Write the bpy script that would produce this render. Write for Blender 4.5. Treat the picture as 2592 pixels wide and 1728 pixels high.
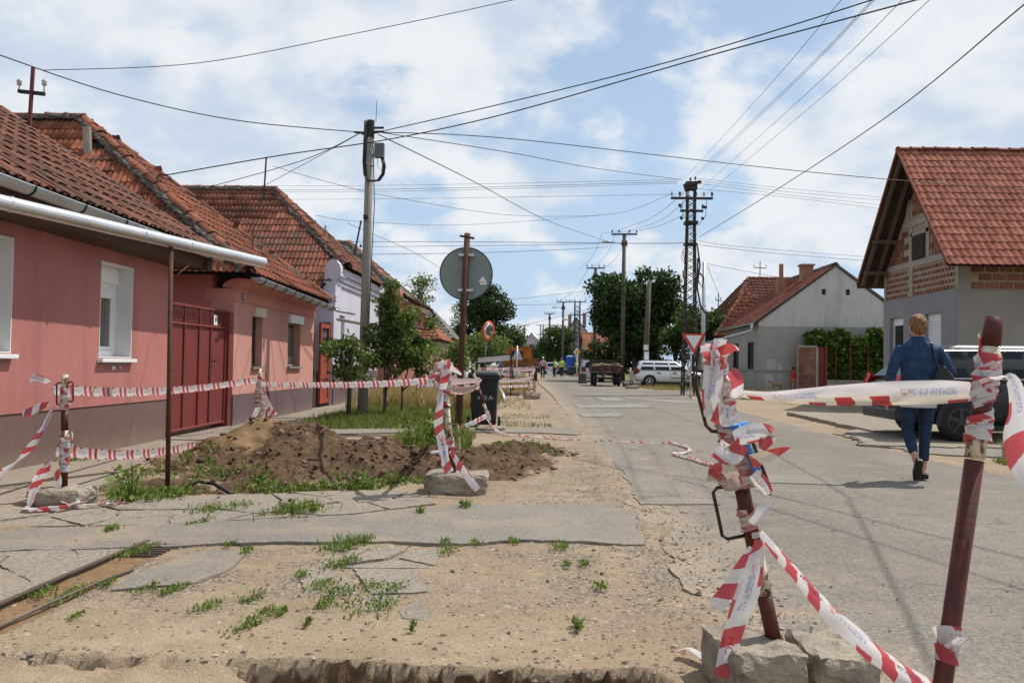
import bpy, bmesh, math, random
import numpy as np
from mathutils import Vector, Matrix, Euler, noise as mnoise
from mathutils.geometry import tessellate_polygon
R = math.radians
random.seed(7); rng = np.random.default_rng(7)
for o in list(bpy.data.objects): bpy.data.objects.remove(o)
scn = bpy.context.scene
C = scn.collection
# ---------------------------------------------------------------- camera
CAM_H = 1.12
LENS, SENS = 18.0, 22.3
FPX = LENS / SENS * 2592
cam_d = bpy.data.cameras.new('camera'); cam = bpy.data.objects.new('camera', cam_d); C.objects.link(cam)
cam_d.lens = LENS; cam_d.sensor_width = SENS; cam_d.clip_start = .05; cam_d.clip_end = 3000
YAW, PITCH, ROLL = R(1.342), R(1.588), R(0.95)
CM = Matrix.Translation((0, 0, CAM_H)) @ Matrix.Rotation(YAW, 4, 'Z') @ Matrix.Rotation(math.pi/2 + PITCH, 4, 'X') @ Matrix.Rotation(ROLL, 4, 'Z')
cam.matrix_world = CM
cam_d.dof.use_dof = True; cam_d.dof.focus_distance = 9.5; cam_d.dof.aperture_fstop = 5.0
scn.camera = cam
# ---------------------------------------------------------------- sky, sun, exposure
SUN_EL = R(57); SH = Vector((-.83, -.56)).normalized()      # shadows fall this way on the ground
sun_dir = Vector((SH.x*math.cos(SUN_EL), SH.y*math.cos(SUN_EL), -math.sin(SUN_EL)))   # travel direction
w = bpy.data.worlds.new('World'); scn.world = w; w.use_nodes = True
wn, wl = w.node_tree.nodes, w.node_tree.links
for n in list(wn): wn.remove(n)
wo = wn.new('ShaderNodeOutputWorld'); bg = wn.new('ShaderNodeBackground'); wl.new(bg.outputs[0], wo.inputs[0])
sky = wn.new('ShaderNodeTexSky'); sky.sky_type = 'NISHITA'; sky.sun_disc = False
sky.sun_elevation = SUN_EL; sky.sun_rotation = math.atan2(-sun_dir.x, -sun_dir.y)
sky.air_density = 1.0; sky.dust_density = 1.5; sky.ozone_density = 1.0; sky.altitude = 80
bg.inputs[1].default_value = 0.122
tc = wn.new('ShaderNodeTexCoord')
sep = wn.new('ShaderNodeSeparateXYZ'); wl.new(tc.outputs['Generated'], sep.inputs[0])
def wmath(op, a, b=None, c=None):
    m = wn.new('ShaderNodeMath'); m.operation = op
    for i, q in enumerate((a, b, c)):
        if q is None: continue
        if isinstance(q, (int, float)): m.inputs[i].default_value = q
        else: wl.new(q, m.inputs[i])
    return m.outputs[0]
zc = wmath('ADD', wmath('MAXIMUM', sep.outputs[2], 0.0), 0.42)
cx = wmath('DIVIDE', sep.outputs[0], zc); cy = wmath('DIVIDE', sep.outputs[1], zc)
comb = wn.new('ShaderNodeCombineXYZ'); wl.new(cx, comb.inputs[0]); wl.new(cy, comb.inputs[1]); comb.inputs[2].default_value = 3.7
def wnoise(scale, det, rough, dist=0, off=(0, 0, 0)):
    mp = wn.new('ShaderNodeMapping'); mp.inputs['Location'].default_value = off; wl.new(comb.outputs[0], mp.inputs[0])
    n = wn.new('ShaderNodeTexNoise'); n.inputs['Scale'].default_value = scale; n.inputs['Detail'].default_value = det
    n.inputs['Roughness'].default_value = rough; n.inputs['Distortion'].default_value = dist
    wl.new(mp.outputs[0], n.inputs['Vector']); return n.outputs['Fac']
def wramp(fac, p0, c0, p1, c1):
    r = wn.new('ShaderNodeValToRGB'); e = r.color_ramp.elements
    e[0].position = p0; e[0].color = (*c0, 1); e[1].position = p1; e[1].color = (*c1, 1)
    r.color_ramp.interpolation = 'EASE'; wl.new(fac, r.inputs[0]); return r.outputs[0]
def cl(off): return wnoise(3.1, 11, .53, .12, off)
n1 = cl((2.9, .4, 0)); n2 = cl((2.9-.07, .4+.05, .0))
big = wnoise(1.0, 3, .5, 0, (5.1, 8.3, 1.0))
dens = wmath('ADD', n1, wmath('MULTIPLY', wmath('SUBTRACT', big, .5), .55))
cmask = wramp(dens, .415, (0, 0, 0), .525, (1, 1, 1))
lit = wmath('ADD', wmath('MULTIPLY', wmath('SUBTRACT', n1, n2), 3.2), wmath('ADD', .5, wmath('MULTIPLY', wmath('SUBTRACT', .56, dens), 1.1)))
ctone = wramp(lit, .15, (4.9, 5.65, 6.75), .74, (7.25, 7.4, 7.6))
# thin bright haze veil that lightens the blue towards the horizon
veil = wramp(sep.outputs[2], 0.0, (.9, .9, .9), .6, (.30, .30, .30))
mixv = wn.new('ShaderNodeMixRGB'); wl.new(veil, mixv.inputs[0]); wl.new(sky.outputs[0], mixv.inputs[1]); mixv.inputs[2].default_value = (4.25, 5.65, 7.35, 1)
cm2 = wmath('MULTIPLY', cmask, .92)
mixc = wn.new('ShaderNodeMixRGB'); wl.new(cm2, mixc.inputs[0]); wl.new(mixv.outputs[0], mixc.inputs[1]); wl.new(ctone, mixc.inputs[2])
wl.new(mixc.outputs[0], bg.inputs[0])
sun_d = bpy.data.lights.new('sun', 'SUN'); sun_d.energy = 4.6; sun_d.angle = R(.55); sun_d.color = (1, .945, .86)
sun = bpy.data.objects.new('sun', sun_d); C.objects.link(sun); sun.rotation_euler = sun_dir.to_track_quat('-Z', 'Y').to_euler()
vs = scn.view_settings; vs.view_transform = 'Standard'; vs.look = 'None'; vs.exposure = 0.0; vs.gamma = 1.0; vs.use_curve_mapping = False
# ---------------------------------------------------------------- pixel -> place (photograph measured at 2592 x 1728)
CR = CM.to_3x3()
def ray(u, v): return CR @ Vector(((u-1296)/FPX, -(v-864)/FPX, -1))
def G(u, v, z=0.0):
    d = ray(u, v); t = (z-CAM_H)/d.z; return Vector((d.x*t, d.y*t, z))
def P(u, v, Y):
    d = ray(u, v); t = Y/d.y; return Vector((d.x*t, Y, CAM_H+d.z*t))
def PX(u, v, X):
    d = ray(u, v); t = X/d.x; return Vector((X, d.y*t, CAM_H+d.z*t))
# ---------------------------------------------------------------- mesh helpers
WM = {}
def setp(o, label=None, cat=None, group=None, kind=None):
    if label: o['label'] = label
    if cat: o['category'] = cat
    if group: o['group'] = group
    if kind: o['kind'] = kind
    return o
def thing(name, label, cat, loc=(0, 0, 0), rz=0.0, group=None):
    o = bpy.data.objects.new(name, None); C.objects.link(o); o.empty_display_size = .2
    o.location = loc; o.rotation_euler = (0, 0, rz)
    WM[o] = Matrix.Translation(Vector(loc)) @ Matrix.Rotation(rz, 4, 'Z')
    return setp(o, label, cat, group)
def finish(me, name, m, parent, smooth):
    o = bpy.data.objects.new(name, me); C.objects.link(o)
    if m is not None:
        for mm in (m if isinstance(m, (list, tuple)) else [m]): me.materials.append(mm)
    if smooth:
        me.polygons.foreach_set('use_smooth', [True]*len(me.polygons))
    if parent is not None:
        o.parent = parent; WM[o] = WM.get(parent, Matrix())
    else: WM[o] = Matrix()
    return o
class MB:
    def __init__(s): s.v = []; s.f = []; s.uv = {}; s.mi = []
    def add(s, vs, fs, mi=0, uv=None):
        b = len(s.v); s.v.extend([tuple(q) for q in vs]); s.f.extend([tuple(i+b for i in q) for q in fs]); s.mi.extend([mi]*len(fs))
        if uv:
            for i, q in enumerate(uv): s.uv[b+i] = q
        return s
    def box(s, x0, x1, y0, y1, z0, z1, M=None, mi=0):
        vs = [Vector((x, y, z)) for x in (x0, x1) for y in (y0, y1) for z in (z0, z1)]
        if M: vs = [M @ q for q in vs]
        return s.add(vs, [(0, 1, 3, 2), (4, 6, 7, 5), (0, 4, 5, 1), (2, 3, 7, 6), (0, 2, 6, 4), (1, 5, 7, 3)], mi)
    def bar(s, a, b, w, h, up=(0, 0, 1), mi=0):
        a, b = Vector(a), Vector(b); d = (b-a).normalized(); up = Vector(up)
        sd = d.cross(up)
        if sd.length < 1e-4: sd = d.cross(Vector((1, 0, 0)))
        sd.normalize(); u = sd.cross(d).normalized()
        vs = [p + sd*(w/2*i) + u*(h/2*j) for p in (a, b) for i, j in ((-1, -1), (1, -1), (1, 1), (-1, 1))]
        return s.add(vs, [(3, 2, 1, 0), (4, 5, 6, 7), (0, 1, 5, 4), (1, 2, 6, 5), (2, 3, 7, 6), (3, 0, 4, 7)], mi)
    def tube(s, pts, r, n=8, cap=True, mi=0, sq=None):
        pts = [Vector(p) for p in pts]; k = len(pts)
        rs = r if isinstance(r, (list, tuple)) else [r]*k
        vs = []; prev = None
        for i, p in enumerate(pts):
            t = (pts[min(i+1, k-1)] - pts[max(i-1, 0)])
            t = t.normalized() if t.length > 1e-9 else Vector((0, 0, 1))
            if prev is None:
                a = Vector((0, 0, 1)) if abs(t.z) < .9 else Vector((1, 0, 0))
                prev = (a - t*a.dot(t)).normalized()
            else:
                q = prev - t*prev.dot(t); prev = q.normalized() if q.length > 1e-6 else prev
            bnv = t.cross(prev)
            for j in range(n):
                an = 2*math.pi*j/n
                vs.append(p + prev*(rs[i]*math.cos(an)) + bnv*(rs[i]*math.sin(an)*(sq or 1)))
        fs = [(i*n+j, i*n+(j+1) % n, (i+1)*n+(j+1) % n, (i+1)*n+j) for i in range(k-1) for j in range(n)]
        if cap: fs += [tuple(range(n-1, -1, -1)), tuple((k-1)*n+j for j in range(n))]
        return s.add(vs, fs, mi)
    def prism(s, poly, ext, mi=0):
        poly = [Vector(p) for p in poly]; e = Vector(ext); n = len(poly)
        vs = poly + [p+e for p in poly]
        fs = [(i, (i+1) % n, n+(i+1) % n, n+i) for i in range(n)]
        fs += [tuple(range(n-1, -1, -1)), tuple(range(n, 2*n))]
        return s.add(vs, fs, mi)
    def loft(s, secs, close=True, cap=True, mi=0):
        n = len(secs[0]); k = len(secs); vs = [q for sec in secs for q in sec]
        rngj = range(n if close else n-1)
        fs = [(i*n+j, i*n+(j+1) % n, (i+1)*n+(j+1) % n, (i+1)*n+j) for i in range(k-1) for j in rngj]
        if cap: fs += [tuple(range(n-1, -1, -1)), tuple((k-1)*n+j for j in range(n))]
        return s.add(vs, fs, mi)
    def lathe(s, prof, c=(0, 0, 0), n=16, M=None, mi=0):
        c = Vector(c); secs = []
        for r, z in prof:
            sec = [Vector((r*math.cos(2*math.pi*j/n), r*math.sin(2*math.pi*j/n), z)) for j in range(n)]
            secs.append([(M @ q if M else q) + c for q in sec])
        return s.loft(secs, mi=mi)
    def ell(s, c, rad, n=10, k=7, M=None, mi=0):
        c = Vector(c); secs = []
        for i in range(k+1):
            th = math.pi*(i+.02)/(k+.04)
            sec = [Vector((rad[0]*math.sin(th)*math.cos(2*math.pi*j/n), rad[1]*math.sin(th)*math.sin(2*math.pi*j/n), -rad[2]*math.cos(th))) for j in range(n)]
            secs.append([(M @ q if M else q) + c for q in sec])
        return s.loft(secs, mi=mi)
    def build(s, name, m, parent=None, smooth=False, local=False, label=None, cat=None, group=None, kind=None, fixn=False):
        me = bpy.data.meshes.new(name)
        vs = s.v
        if parent is not None and not local:
            I = WM[parent].inverted(); vs = [I @ Vector(q) for q in vs]
        me.from_pydata([tuple(q) for q in vs], [], s.f)
        if any(s.mi): me.polygons.foreach_set('material_index', s.mi)
        if s.uv:
            ul = me.uv_layers.new(name='UVMap')
            for lp in me.loops: ul.data[lp.index].uv = s.uv.get(lp.vertex_index, (0, 0))
        if fixn:
            b = bmesh.new(); b.from_mesh(me); bmesh.ops.recalc_face_normals(b, faces=b.faces); b.to_mesh(me); b.free()
        me.update()
        o = finish(me, name, m, parent, smooth)
        return setp(o, label, cat, group, kind)
def npmesh(name, V, F, m, parent=None, smooth=False, attrs=None, label=None, cat=None, group=None, kind=None):
    """V (n,3), F (k,3|4) numpy arrays -> one mesh object; attrs: {name: per-vertex floats}"""
    me = bpy.data.meshes.new(name); V = np.asarray(V, np.float32); F = np.asarray(F, np.int32)
    if parent is not None:
        I = np.array(WM[parent].inverted()); V = V @ I[:3, :3].T.astype(np.float32) + I[:3, 3].astype(np.float32)
    k = F.shape[1]
    me.vertices.add(len(V)); me.vertices.foreach_set('co', V.ravel().astype(np.float32))
    me.loops.add(F.size); me.loops.foreach_set('vertex_index', F.ravel())
    me.polygons.add(len(F)); me.polygons.foreach_set('loop_start', np.arange(0, F.size, k, dtype=np.int32))
    me.update(calc_edges=True)
    for an, av in (attrs or {}).items():
        a = me.attributes.new(an, 'FLOAT', 'POINT'); a.data.foreach_set('value', np.asarray(av, np.float32))
    o = finish(me, name, m, parent, smooth)
    return setp(o, label, cat, group, kind)
def copy_tree(o, parent=None):
    c = o.copy(); C.objects.link(c); c.parent = parent
    for ch in list(o.children): copy_tree(ch, c)
    return c
def bevel(o, wd=.01, seg=2):
    b = o.modifiers.new('bevel', 'BEVEL'); b.width = wd; b.segments = seg; b.limit_method = 'ANGLE'; return o
# vectorised value noise
def _h(ix, iy, sd):
    n = (ix.astype(np.int64)*374761393 + iy.astype(np.int64)*668265263 + sd*1442695041) & 0x7fffffff
    n = ((n ^ (n >> 13))*1274126177) & 0x7fffffff
    return ((n ^ (n >> 16)) & 0xffff)/65535.0
def vnoise(x, y, sd=0):
    ix, iy = np.floor(x), np.floor(y); fx, fy = x-ix, y-iy
    fx = fx*fx*(3-2*fx); fy = fy*fy*(3-2*fy)
    a, b = _h(ix, iy, sd), _h(ix+1, iy, sd); c, d = _h(ix, iy+1, sd), _h(ix+1, iy+1, sd)
    return (a*(1-fx)+b*fx)*(1-fy) + (c*(1-fx)+d*fx)*fy
def fbm(x, y, oct=4, sd=0, gain=.5):
    t = 0; a = 1; s = 0
    for i in range(oct): t = t + a*(vnoise(x*2**i, y*2**i, sd+i*17)-.5)*2; s += a; a *= gain
    return t/s
def sstep(a, b, x):
    t = np.clip((x-a)/(b-a), 0, 1); return t*t*(3-2*t)
# ---------------------------------------------------------------- materials (all procedural)
class NT:
    def __init__(s, name):
        s.m = bpy.data.materials.new(name); s.m.use_nodes = True; s.n = s.m.node_tree.nodes; s.l = s.m.node_tree.links
        s.b = s.n['Principled BSDF']; s.out = s.n['Material Output']; s._pos = None
    def pos(s):
        if s._pos is None: s._pos = s.n.new('ShaderNodeNewGeometry').outputs['Position']
        return s._pos
    def put(s, val, sock):
        if isinstance(val, (int, float)): sock.default_value = val
        elif isinstance(val, tuple): sock.default_value = val if len(val) == 4 else (*val, 1)
        else: s.l.new(val, sock)
    def math(s, op, a, b=0.0, c=None, clamp=False):
        m = s.n.new('ShaderNodeMath'); m.operation = op; m.use_clamp = clamp
        s.put(a, m.inputs[0]); s.put(b, m.inputs[1])
        if c is not None: s.put(c, m.inputs[2])
        return m.outputs[0]
    def noise(s, scale, det=4, rough=.55, vec=None, stretch=None, dist=0):
        v = vec or s.pos()
        if stretch:
            mp = s.n.new('ShaderNodeMapping'); mp.inputs['Scale'].default_value = stretch; s.l.new(v, mp.inputs[0]); v = mp.outputs[0]
        n = s.n.new('ShaderNodeTexNoise'); n.inputs['Scale'].default_value = scale; n.inputs['Detail'].default_value = det
        n.inputs['Roughness'].default_value = rough; n.inputs['Distortion'].default_value = dist; s.l.new(v, n.inputs['Vector']); return n.outputs['Fac']
    def voro(s, scale, feature='F1', out='Distance', vec=None, rnd=1.0):
        n = s.n.new('ShaderNodeTexVoronoi'); n.feature = feature; n.inputs['Scale'].default_value = scale; n.inputs['Randomness'].default_value = rnd
        s.l.new(vec or s.pos(), n.inputs['Vector']); return n.outputs[out]
    def ramp(s, fac, stops, interp='LINEAR'):
        r = s.n.new('ShaderNodeValToRGB'); e = r.color_ramp.elements; r.color_ramp.interpolation = interp
        while len(e) < len(stops): e.new(.5)
        for i, (p, c) in enumerate(stops):
            e[i].position = p; e[i].color = (c, c, c, 1) if isinstance(c, (int, float)) else (*c[:3], 1)
        s.put(fac, r.inputs[0]); return r.outputs[0]
    def mix(s, fac, a, b, mode='MIX'):
        m = s.n.new('ShaderNodeMixRGB'); m.blend_type = mode; s.put(fac, m.inputs[0]); s.put(a, m.inputs[1]); s.put(b, m.inputs[2]); return m.outputs[0]
    def attr(s, name):
        a = s.n.new('ShaderNodeAttribute'); a.attribute_name = name; return a.outputs['Fac']
    def rnd(s): return s.n.new('ShaderNodeObjectInfo').outputs['Random']
    def sepx(s, v):
        q = s.n.new('ShaderNodeSeparateXYZ'); s.l.new(v, q.inputs[0]); return q.outputs
    def bump(s, h, strength=.3, dist=.02):
        b = s.n.new('ShaderNodeBump'); b.inputs['Strength'].default_value = strength; b.inputs['Distance'].default_value = dist
        s.put(h, b.inputs['Height']); s.l.new(b.outputs[0], s.b.inputs['Normal'])
    def col(s, c): s.put(c, s.b.inputs['Base Color'])
    def set(s, rough=None, metal=None, spec=None, **kw):
        if rough is not None: s.put(rough, s.b.inputs['Roughness'])
        if metal is not None: s.put(metal, s.b.inputs['Metallic'])
        if spec is not None: s.put(spec, s.b.inputs['Specular IOR Level'])
        return s.m
def mul(c, k): return tuple(min(1, q*k) for q in c)
def simple(name, base, rough=.75, vary=.18, scale=4, fine=60, bump=.15, bdist=.004, metal=0, spec=.3, base2=None, b2at=(.52, .68), stretch=None, rand=0.0):
    t = NT(name)
    n1 = t.noise(scale, 6, .6, stretch=stretch)
    c = t.ramp(n1, [(.25, mul(base, 1-vary)), (.75, mul(base, 1+vary))])
    if base2 is not None:
        c = t.mix(t.ramp(t.noise(scale*1.7, 7, .65, stretch=stretch), [(b2at[0], 0), (b2at[1], 1)]), c, base2)
    n2 = t.noise(fine, 3, .6)
    c = t.mix(.35, c, t.ramp(n2, [(.3, .35), (.7, .75)]), 'OVERLAY')
    if rand: c = t.mix(1, c, t.ramp(t.rnd(), [(0, 1-rand), (1, 1.0)]), 'MULTIPLY')
    t.col(c)
    if bump: t.bump(n2, bump, bdist)
    return t.set(rough, metal, spec)
# ================================================================ ground materials
def mat_terrain():
    t = NT('sandy_ground')
    nbig = t.noise(1.1, 6, .6); nmid = t.noise(7, 6, .65); nfine = t.noise(70, 4, .7); ngr = t.noise(190, 2, .5)
    sand = t.ramp(nbig, [(.3, (.285, .21, .138)), (.5, (.345, .265, .178)), (.7, (.395, .315, .22))])
    sand = t.mix(t.ramp(nmid, [(.45, 0), (.7, .55)]), sand, (.245, .185, .125))
    peb = t.voro(85, out='Color'); pv = t.sepx(peb)[0]
    gravel = t.ramp(pv, [(0, (.09, .07, .052)), (.3, (.195, .155, .115)), (.7, (.275, .225, .17)), (.97, (.40, .345, .28))])
    gm = t.math('MULTIPLY', t.attr('gravel'), t.ramp(t.noise(3.2, 7, .7), [(.4, 0), (.56, 1)]))
    c = t.mix(gm, sand, gravel)
    soiln = t.noise(14, 7, .7)
    soil = t.ramp(soiln, [(.3, (.055, .035, .021)), (.52, (.115, .073, .044)), (.72, (.20, .132, .082))])
    so = t.math('ADD', t.attr('soil'), t.math('MULTIPLY', t.math('SUBTRACT', nmid, .5), .9))
    c = t.mix(t.ramp(so, [(.42, 0), (.56, 1)]), c, soil)
    dry = t.math('ADD', t.attr('drysoil'), t.math('MULTIPLY', t.math('SUBTRACT', nmid, .5), .8))
    c = t.mix(t.ramp(dry, [(.45, 0), (.62, 1)]), c, t.ramp(nmid, [(.3, (.20, .125, .065)), (.7, (.28, .185, .105))]))
    tu = t.math('ADD', t.attr('turf'), t.math('MULTIPLY', t.math('SUBTRACT', nmid, .5), .9))
    c = t.mix(t.ramp(tu, [(.42, 0), (.6, 1)]), c, t.ramp(nmid, [(.3, (.085, .082, .030)), (.7, (.20, .165, .085))]))
    c = t.mix(.45, c, t.ramp(nfine, [(.28, .28), (.5, .5), (.75, .74)]), 'OVERLAY')
    t.col(c)
    h = t.math('ADD', t.math('MULTIPLY', nfine, .7), t.math('ADD', t.math('MULTIPLY', nmid, .8), t.math('MULTIPLY', ngr, .25)))
    t.bump(h, .75, .022)
    return t.set(.95, 0, .12)
def mat_asphalt(name, a, b, c_, speck=110, dust=.5, edge_dust=False, crack=True):
    t = NT(name)
    big = t.noise(.6, 6, .6, stretch=(1, .45, 1)); mid = t.noise(5, 6, .7)
    v = t.sepx(t.voro(speck, out='Color'))[0]
    base = t.ramp(big, [(.3, a), (.7, b)])
    st = t.ramp(v, [(0, .18), (.3, .42), (.6, .52), (.85, .66), (1, .95)])
    c = t.mix(.5, base, st, 'OVERLAY')
    dm = t.ramp(t.noise(1.6, 8, .68), [(.48, 0), (.72, dust)])
    c = t.mix(dm, c, c_)
    if edge_dust:
        x = t.sepx(t.pos())[0]
        e = t.math('SUBTRACT', 1.0, t.math('MULTIPLY', t.math('SUBTRACT', x, .75), .75))
        e = t.math('ADD', e, t.math('MULTIPLY', t.math('SUBTRACT', t.noise(2.4, 7, .7), .5), 2.2))
        c = t.mix(t.ramp(e, [(.45, 0), (1.0, .78)]), c, t.mix(.4, c_, st, 'OVERLAY'))
    if crack:
        vv = t.n.new('ShaderNodeVectorMath'); vv.operation = 'ADD'; t.l.new(t.pos(), vv.inputs[0])
        nz = t.n.new('ShaderNodeTexNoise'); nz.inputs['Scale'].default_value = 2.5; nz.inputs['Detail'].default_value = 6; t.l.new(t.pos(), nz.inputs['Vector'])
        t.l.new(nz.outputs['Color'], vv.inputs[1])
        ed = t.voro(.55, 'DISTANCE_TO_EDGE', vec=vv.outputs[0])
        cm = t.math('MULTIPLY', t.ramp(ed, [(.0, 1), (.012, 0)]), t.ramp(t.noise(.5, 3), [(.48, 0), (.56, .75)]))
        c = t.mix(cm, c, (.09, .08, .07))
    t.col(c)
    t.bump(t.math('ADD', v, t.math('MULTIPLY', mid, .5)), .55, .006)
    return t.set(.9, 0, .2)
m_ground = mat_terrain()
SANDC = (.325, .255, .178)
m_road = mat_asphalt('old_asphalt', (.165, .147, .125), (.215, .193, .165), SANDC, 85, .42, True)
m_patch = mat_asphalt('asphalt_patch', (.19, .172, .148), (.235, .212, .182), SANDC, 120, .85, False, False)
m_conc = mat_asphalt('worn_concrete', (.215, .187, .155), (.28, .245, .20), (.29, .235, .17), 80, .75, False, True)
m_walk = mat_asphalt('footpath_concrete', (.23, .195, .155), (.29, .25, .20), (.29, .235, .175), 130, .5, False, True)
m_block = simple('rough_concrete', (.29, .25, .195), .95, .3, 6, 70, .9, .012, base2=(.14, .11, .08), b2at=(.52, .72))
m_paint = simple('worn_road_paint', (.255, .245, .23), .85, .1, 3, 40, .2, base2=(.185, .17, .15), b2at=(.38, .60))
# ================================================================ terrain
def edgeY(x):      # lip of the trench in the foreground; it swings back on the right, under the concrete foot
    return 3.13 + .030*fbm(x*1.3, x*0+3.1, 3, 5) + (.045*fbm(x*5, x*0+9.2, 5, 6, .65)) - .28*sstep(.42, .60, x)
def gauss(x, y, cx, cy, rx, ry): return np.exp(-(((x-cx)/rx)**2 + ((y-cy)/ry)**2))
def soilmask(x, y):
    m = np.maximum.reduce([gauss(x, y, -2.75, 8.9, 1.35, 1.5), gauss(x, y, -1.5, 8.9, 1.2, 1.3), gauss(x, y, -.55, 9.2, .9, 1.0),
                           gauss(x, y, -.2, 10.6, .8, 1.3)*.9, gauss(x, y, -3.3, 7.2, .6, .5), gauss(x, y, -2.2, 7.4, .8, .5)])
    return m
def terrain_h(x, y):
    z = -.004 + .012*fbm(x*.8, y*.8, 3, 1) + .011*fbm(x*5, y*5, 4, 2)
    z = z + .014*gauss(x, 0, .80, 0, .24, 9)*(.75+1.3*fbm(x*1.2+5, y*1.6, 3, 41))
    near = sstep(40, 14, y)
    z = z*near - .03*(1-near)
    s = soilmask(x, y)
    pile = .43*gauss(x, y, -2.95, 9.35, .72, .78) + .10*gauss(x, y, -2.25, 9.25, .6, .6) + .17*gauss(x, y, -1.6, 9.2, .65, .6) + .14*gauss(x, y, -.80, 8.85, .5, .5)
    pile = pile + .10*gauss(x, y, -.1, 10.2, .6, .9) + .08*gauss(x, y, -.2, 9.1, .4, .4) + .08*gauss(x, y, -3.45, 8.4, .5, .5)
    pit = -.16*gauss(x, y, -3.25, 7.25, .55, .22) - .14*gauss(x, y, -2.2, 7.55, .6, .22) - .11*gauss(x, y, -1.35, 8.2, .5, .28) - .09*gauss(x, y, -.2, 8.35, .45, .2)
    lump = sstep(.25, .7, s)*(.10*fbm(x*2.3, y*2.3, 3, 11) + .17*np.abs(fbm(x*4.5, y*4.5, 5, 12, .6)) + .09*np.abs(fbm(x*12, y*12, 3, 13, .6)) - .06)
    z = z + pile*(1+.25*fbm(x*2.5, y*2.5, 3, 14)) + pit + lump*(.6+.7*sstep(-.1, .25, -fbm(x*1.2, y*1.2, 2, 19)))*(1-.65*gauss(x, y, -3.05, 9.1, .5, .6))
    # trench in front: ragged lip, steep crumbling face, shallow sandy ledge on the left
    e = edgeY(x); lip = e - y; left = sstep(-.95, -1.25, x + .15*fbm(x*2, y*0, 2, 9))
    deep = .20 + .35*sstep(.02, .3, lip) + .05*fbm(x*11, y*11, 3, 21)
    shal = .035*sstep(.0, .10, lip) + .10*sstep(.15, .45, lip) + .014*fbm(x*7, y*7, 4, 22)
    face = sstep(-.004, .014, lip)*(deep*(1-left)) + left*sstep(-.01, .05, lip)*shal
    under = .06*sstep(.02, .05, lip)*sstep(.12, .06, lip)*np.maximum(0, fbm(x*8, y*3, 3, 25))*(1-left)
    z = z - face + under - .012*sstep(-.10, -.01, lip)*np.maximum(0, fbm(x*14, y*14, 3, 26))
    back = sstep(1.75, 1.45, y); z = z*(1-back) + back*0.0
    # hollows along the lip on the left
    for hx, hw2, hd in ((-1.66, .10, .10), (-1.50, .07, .09), (-1.82, .06, .07), (-.98, .05, .08), (-1.35, .03, .04)): z = z - hd*sstep(.35, .8, gauss(x, y, hx, 3.10, hw2, .03+.01*np.sin(x*60)))
    # road bed lies lower than the asphalt
    rd = sstep(.95, 1.2, x)*sstep(4.95, 4.75, x); z = z*(1-rd) - .07*rd*1.0
    # drain channel bed
    ch = sstep(-2.36, -2.33, x)*sstep(-2.10, -2.14, x)*sstep(3.3, 3.35, y)*sstep(5.0, 4.95, y)
    z = z*(1-ch) + ch*(-.010 + .010*fbm(x*6, y*6, 3, 23))
    # ditch with a culvert slab on the far verge to the right
    z = z - .32*gauss(x, y, 7.4, 15.2, .9, 2.0)*sstep(6.4, 6.9, x)
    return z
def axis(*segs):
    out = []
    for a, b, st in segs: out += list(np.arange(a, b, st))
    return np.array(out)
xs = np.concatenate([-np.geomspace(400, 5.4, 34), axis((-5.3, 2.0, .028), (2.0, 9, .14)), np.geomspace(9.0, 400, 34)])
ys = np.concatenate([[-40, -12, -4, -1, .4, 1.2], axis((1.4, 2.6, .06), (2.6, 3.4, .016), (3.4, 5.5, .025), (5.5, 11.4, .032), (11.4, 20, .09), (20, 44, .4)), np.geomspace(44, 900, 40)])
GX, GY = np.meshgrid(xs, ys)
GZ = terrain_h(GX, GY)
nx, ny = len(xs), len(ys)
idx = np.arange(nx*ny).reshape(ny, nx)
GF = np.stack([idx[:-1, :-1], idx[:-1, 1:], idx[1:, 1:], idx[1:, :-1]], -1).reshape(-1, 4)
s_soil = soilmask(GX, GY)
lip = edgeY(GX) - GY
a_soil = np.maximum(s_soil*1.1, .95*sstep(-.012, .006, lip)*sstep(.6, .3, lip)*sstep(-1.3, -.8, GX))
a_dry = np.maximum(1.0*sstep(-2.37, -2.34, GX)*sstep(-2.09, -2.13, GX)*sstep(3.2, 3.3, GY)*sstep(5.02, 4.95, GY), np.maximum(gauss(GX, GY, -3.05, 9.2, .75, 1.0)*.80*sstep(-2.45, -3.0, GX), .6*gauss(GX, GY, -.9, 8.7, .35, .3)))
a_turf = np.maximum.reduce([sstep(-4.7, -4.2, GX)*sstep(-.9, -1.5, GX)*sstep(13.2, 14.2, GY)*sstep(60, 45, GY)*.95,
                            sstep(6.9, 8.5, GX)*sstep(17, 22, GY)*.5, sstep(5.6, 6.4, GX)*sstep(36, 40, GY)*.62,
                            sstep(-.1, -.9, GX)*sstep(30, 34, GY)*.8, sstep(6, 6.6, GX)*gauss(GX, GY, 7.0, 11.0, 2.0, 1.6)*.9])
a_gravel = np.clip(.45 + .75*sstep(1.2, -.2, np.abs(GX-.6)) + .6*sstep(-.6, -1.4, GX)*sstep(5.2, 4.2, GY), 0, 1)*sstep(3.15, 4.2, GY)
npmesh('ground', np.stack([GX, GY, GZ], -1).reshape(-1, 3), GF, m_ground, None, True,
       dict(soil=a_soil.ravel(), drysoil=a_dry.ravel(), turf=a_turf.ravel(), gravel=a_gravel.ravel()), kind='structure')
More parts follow.
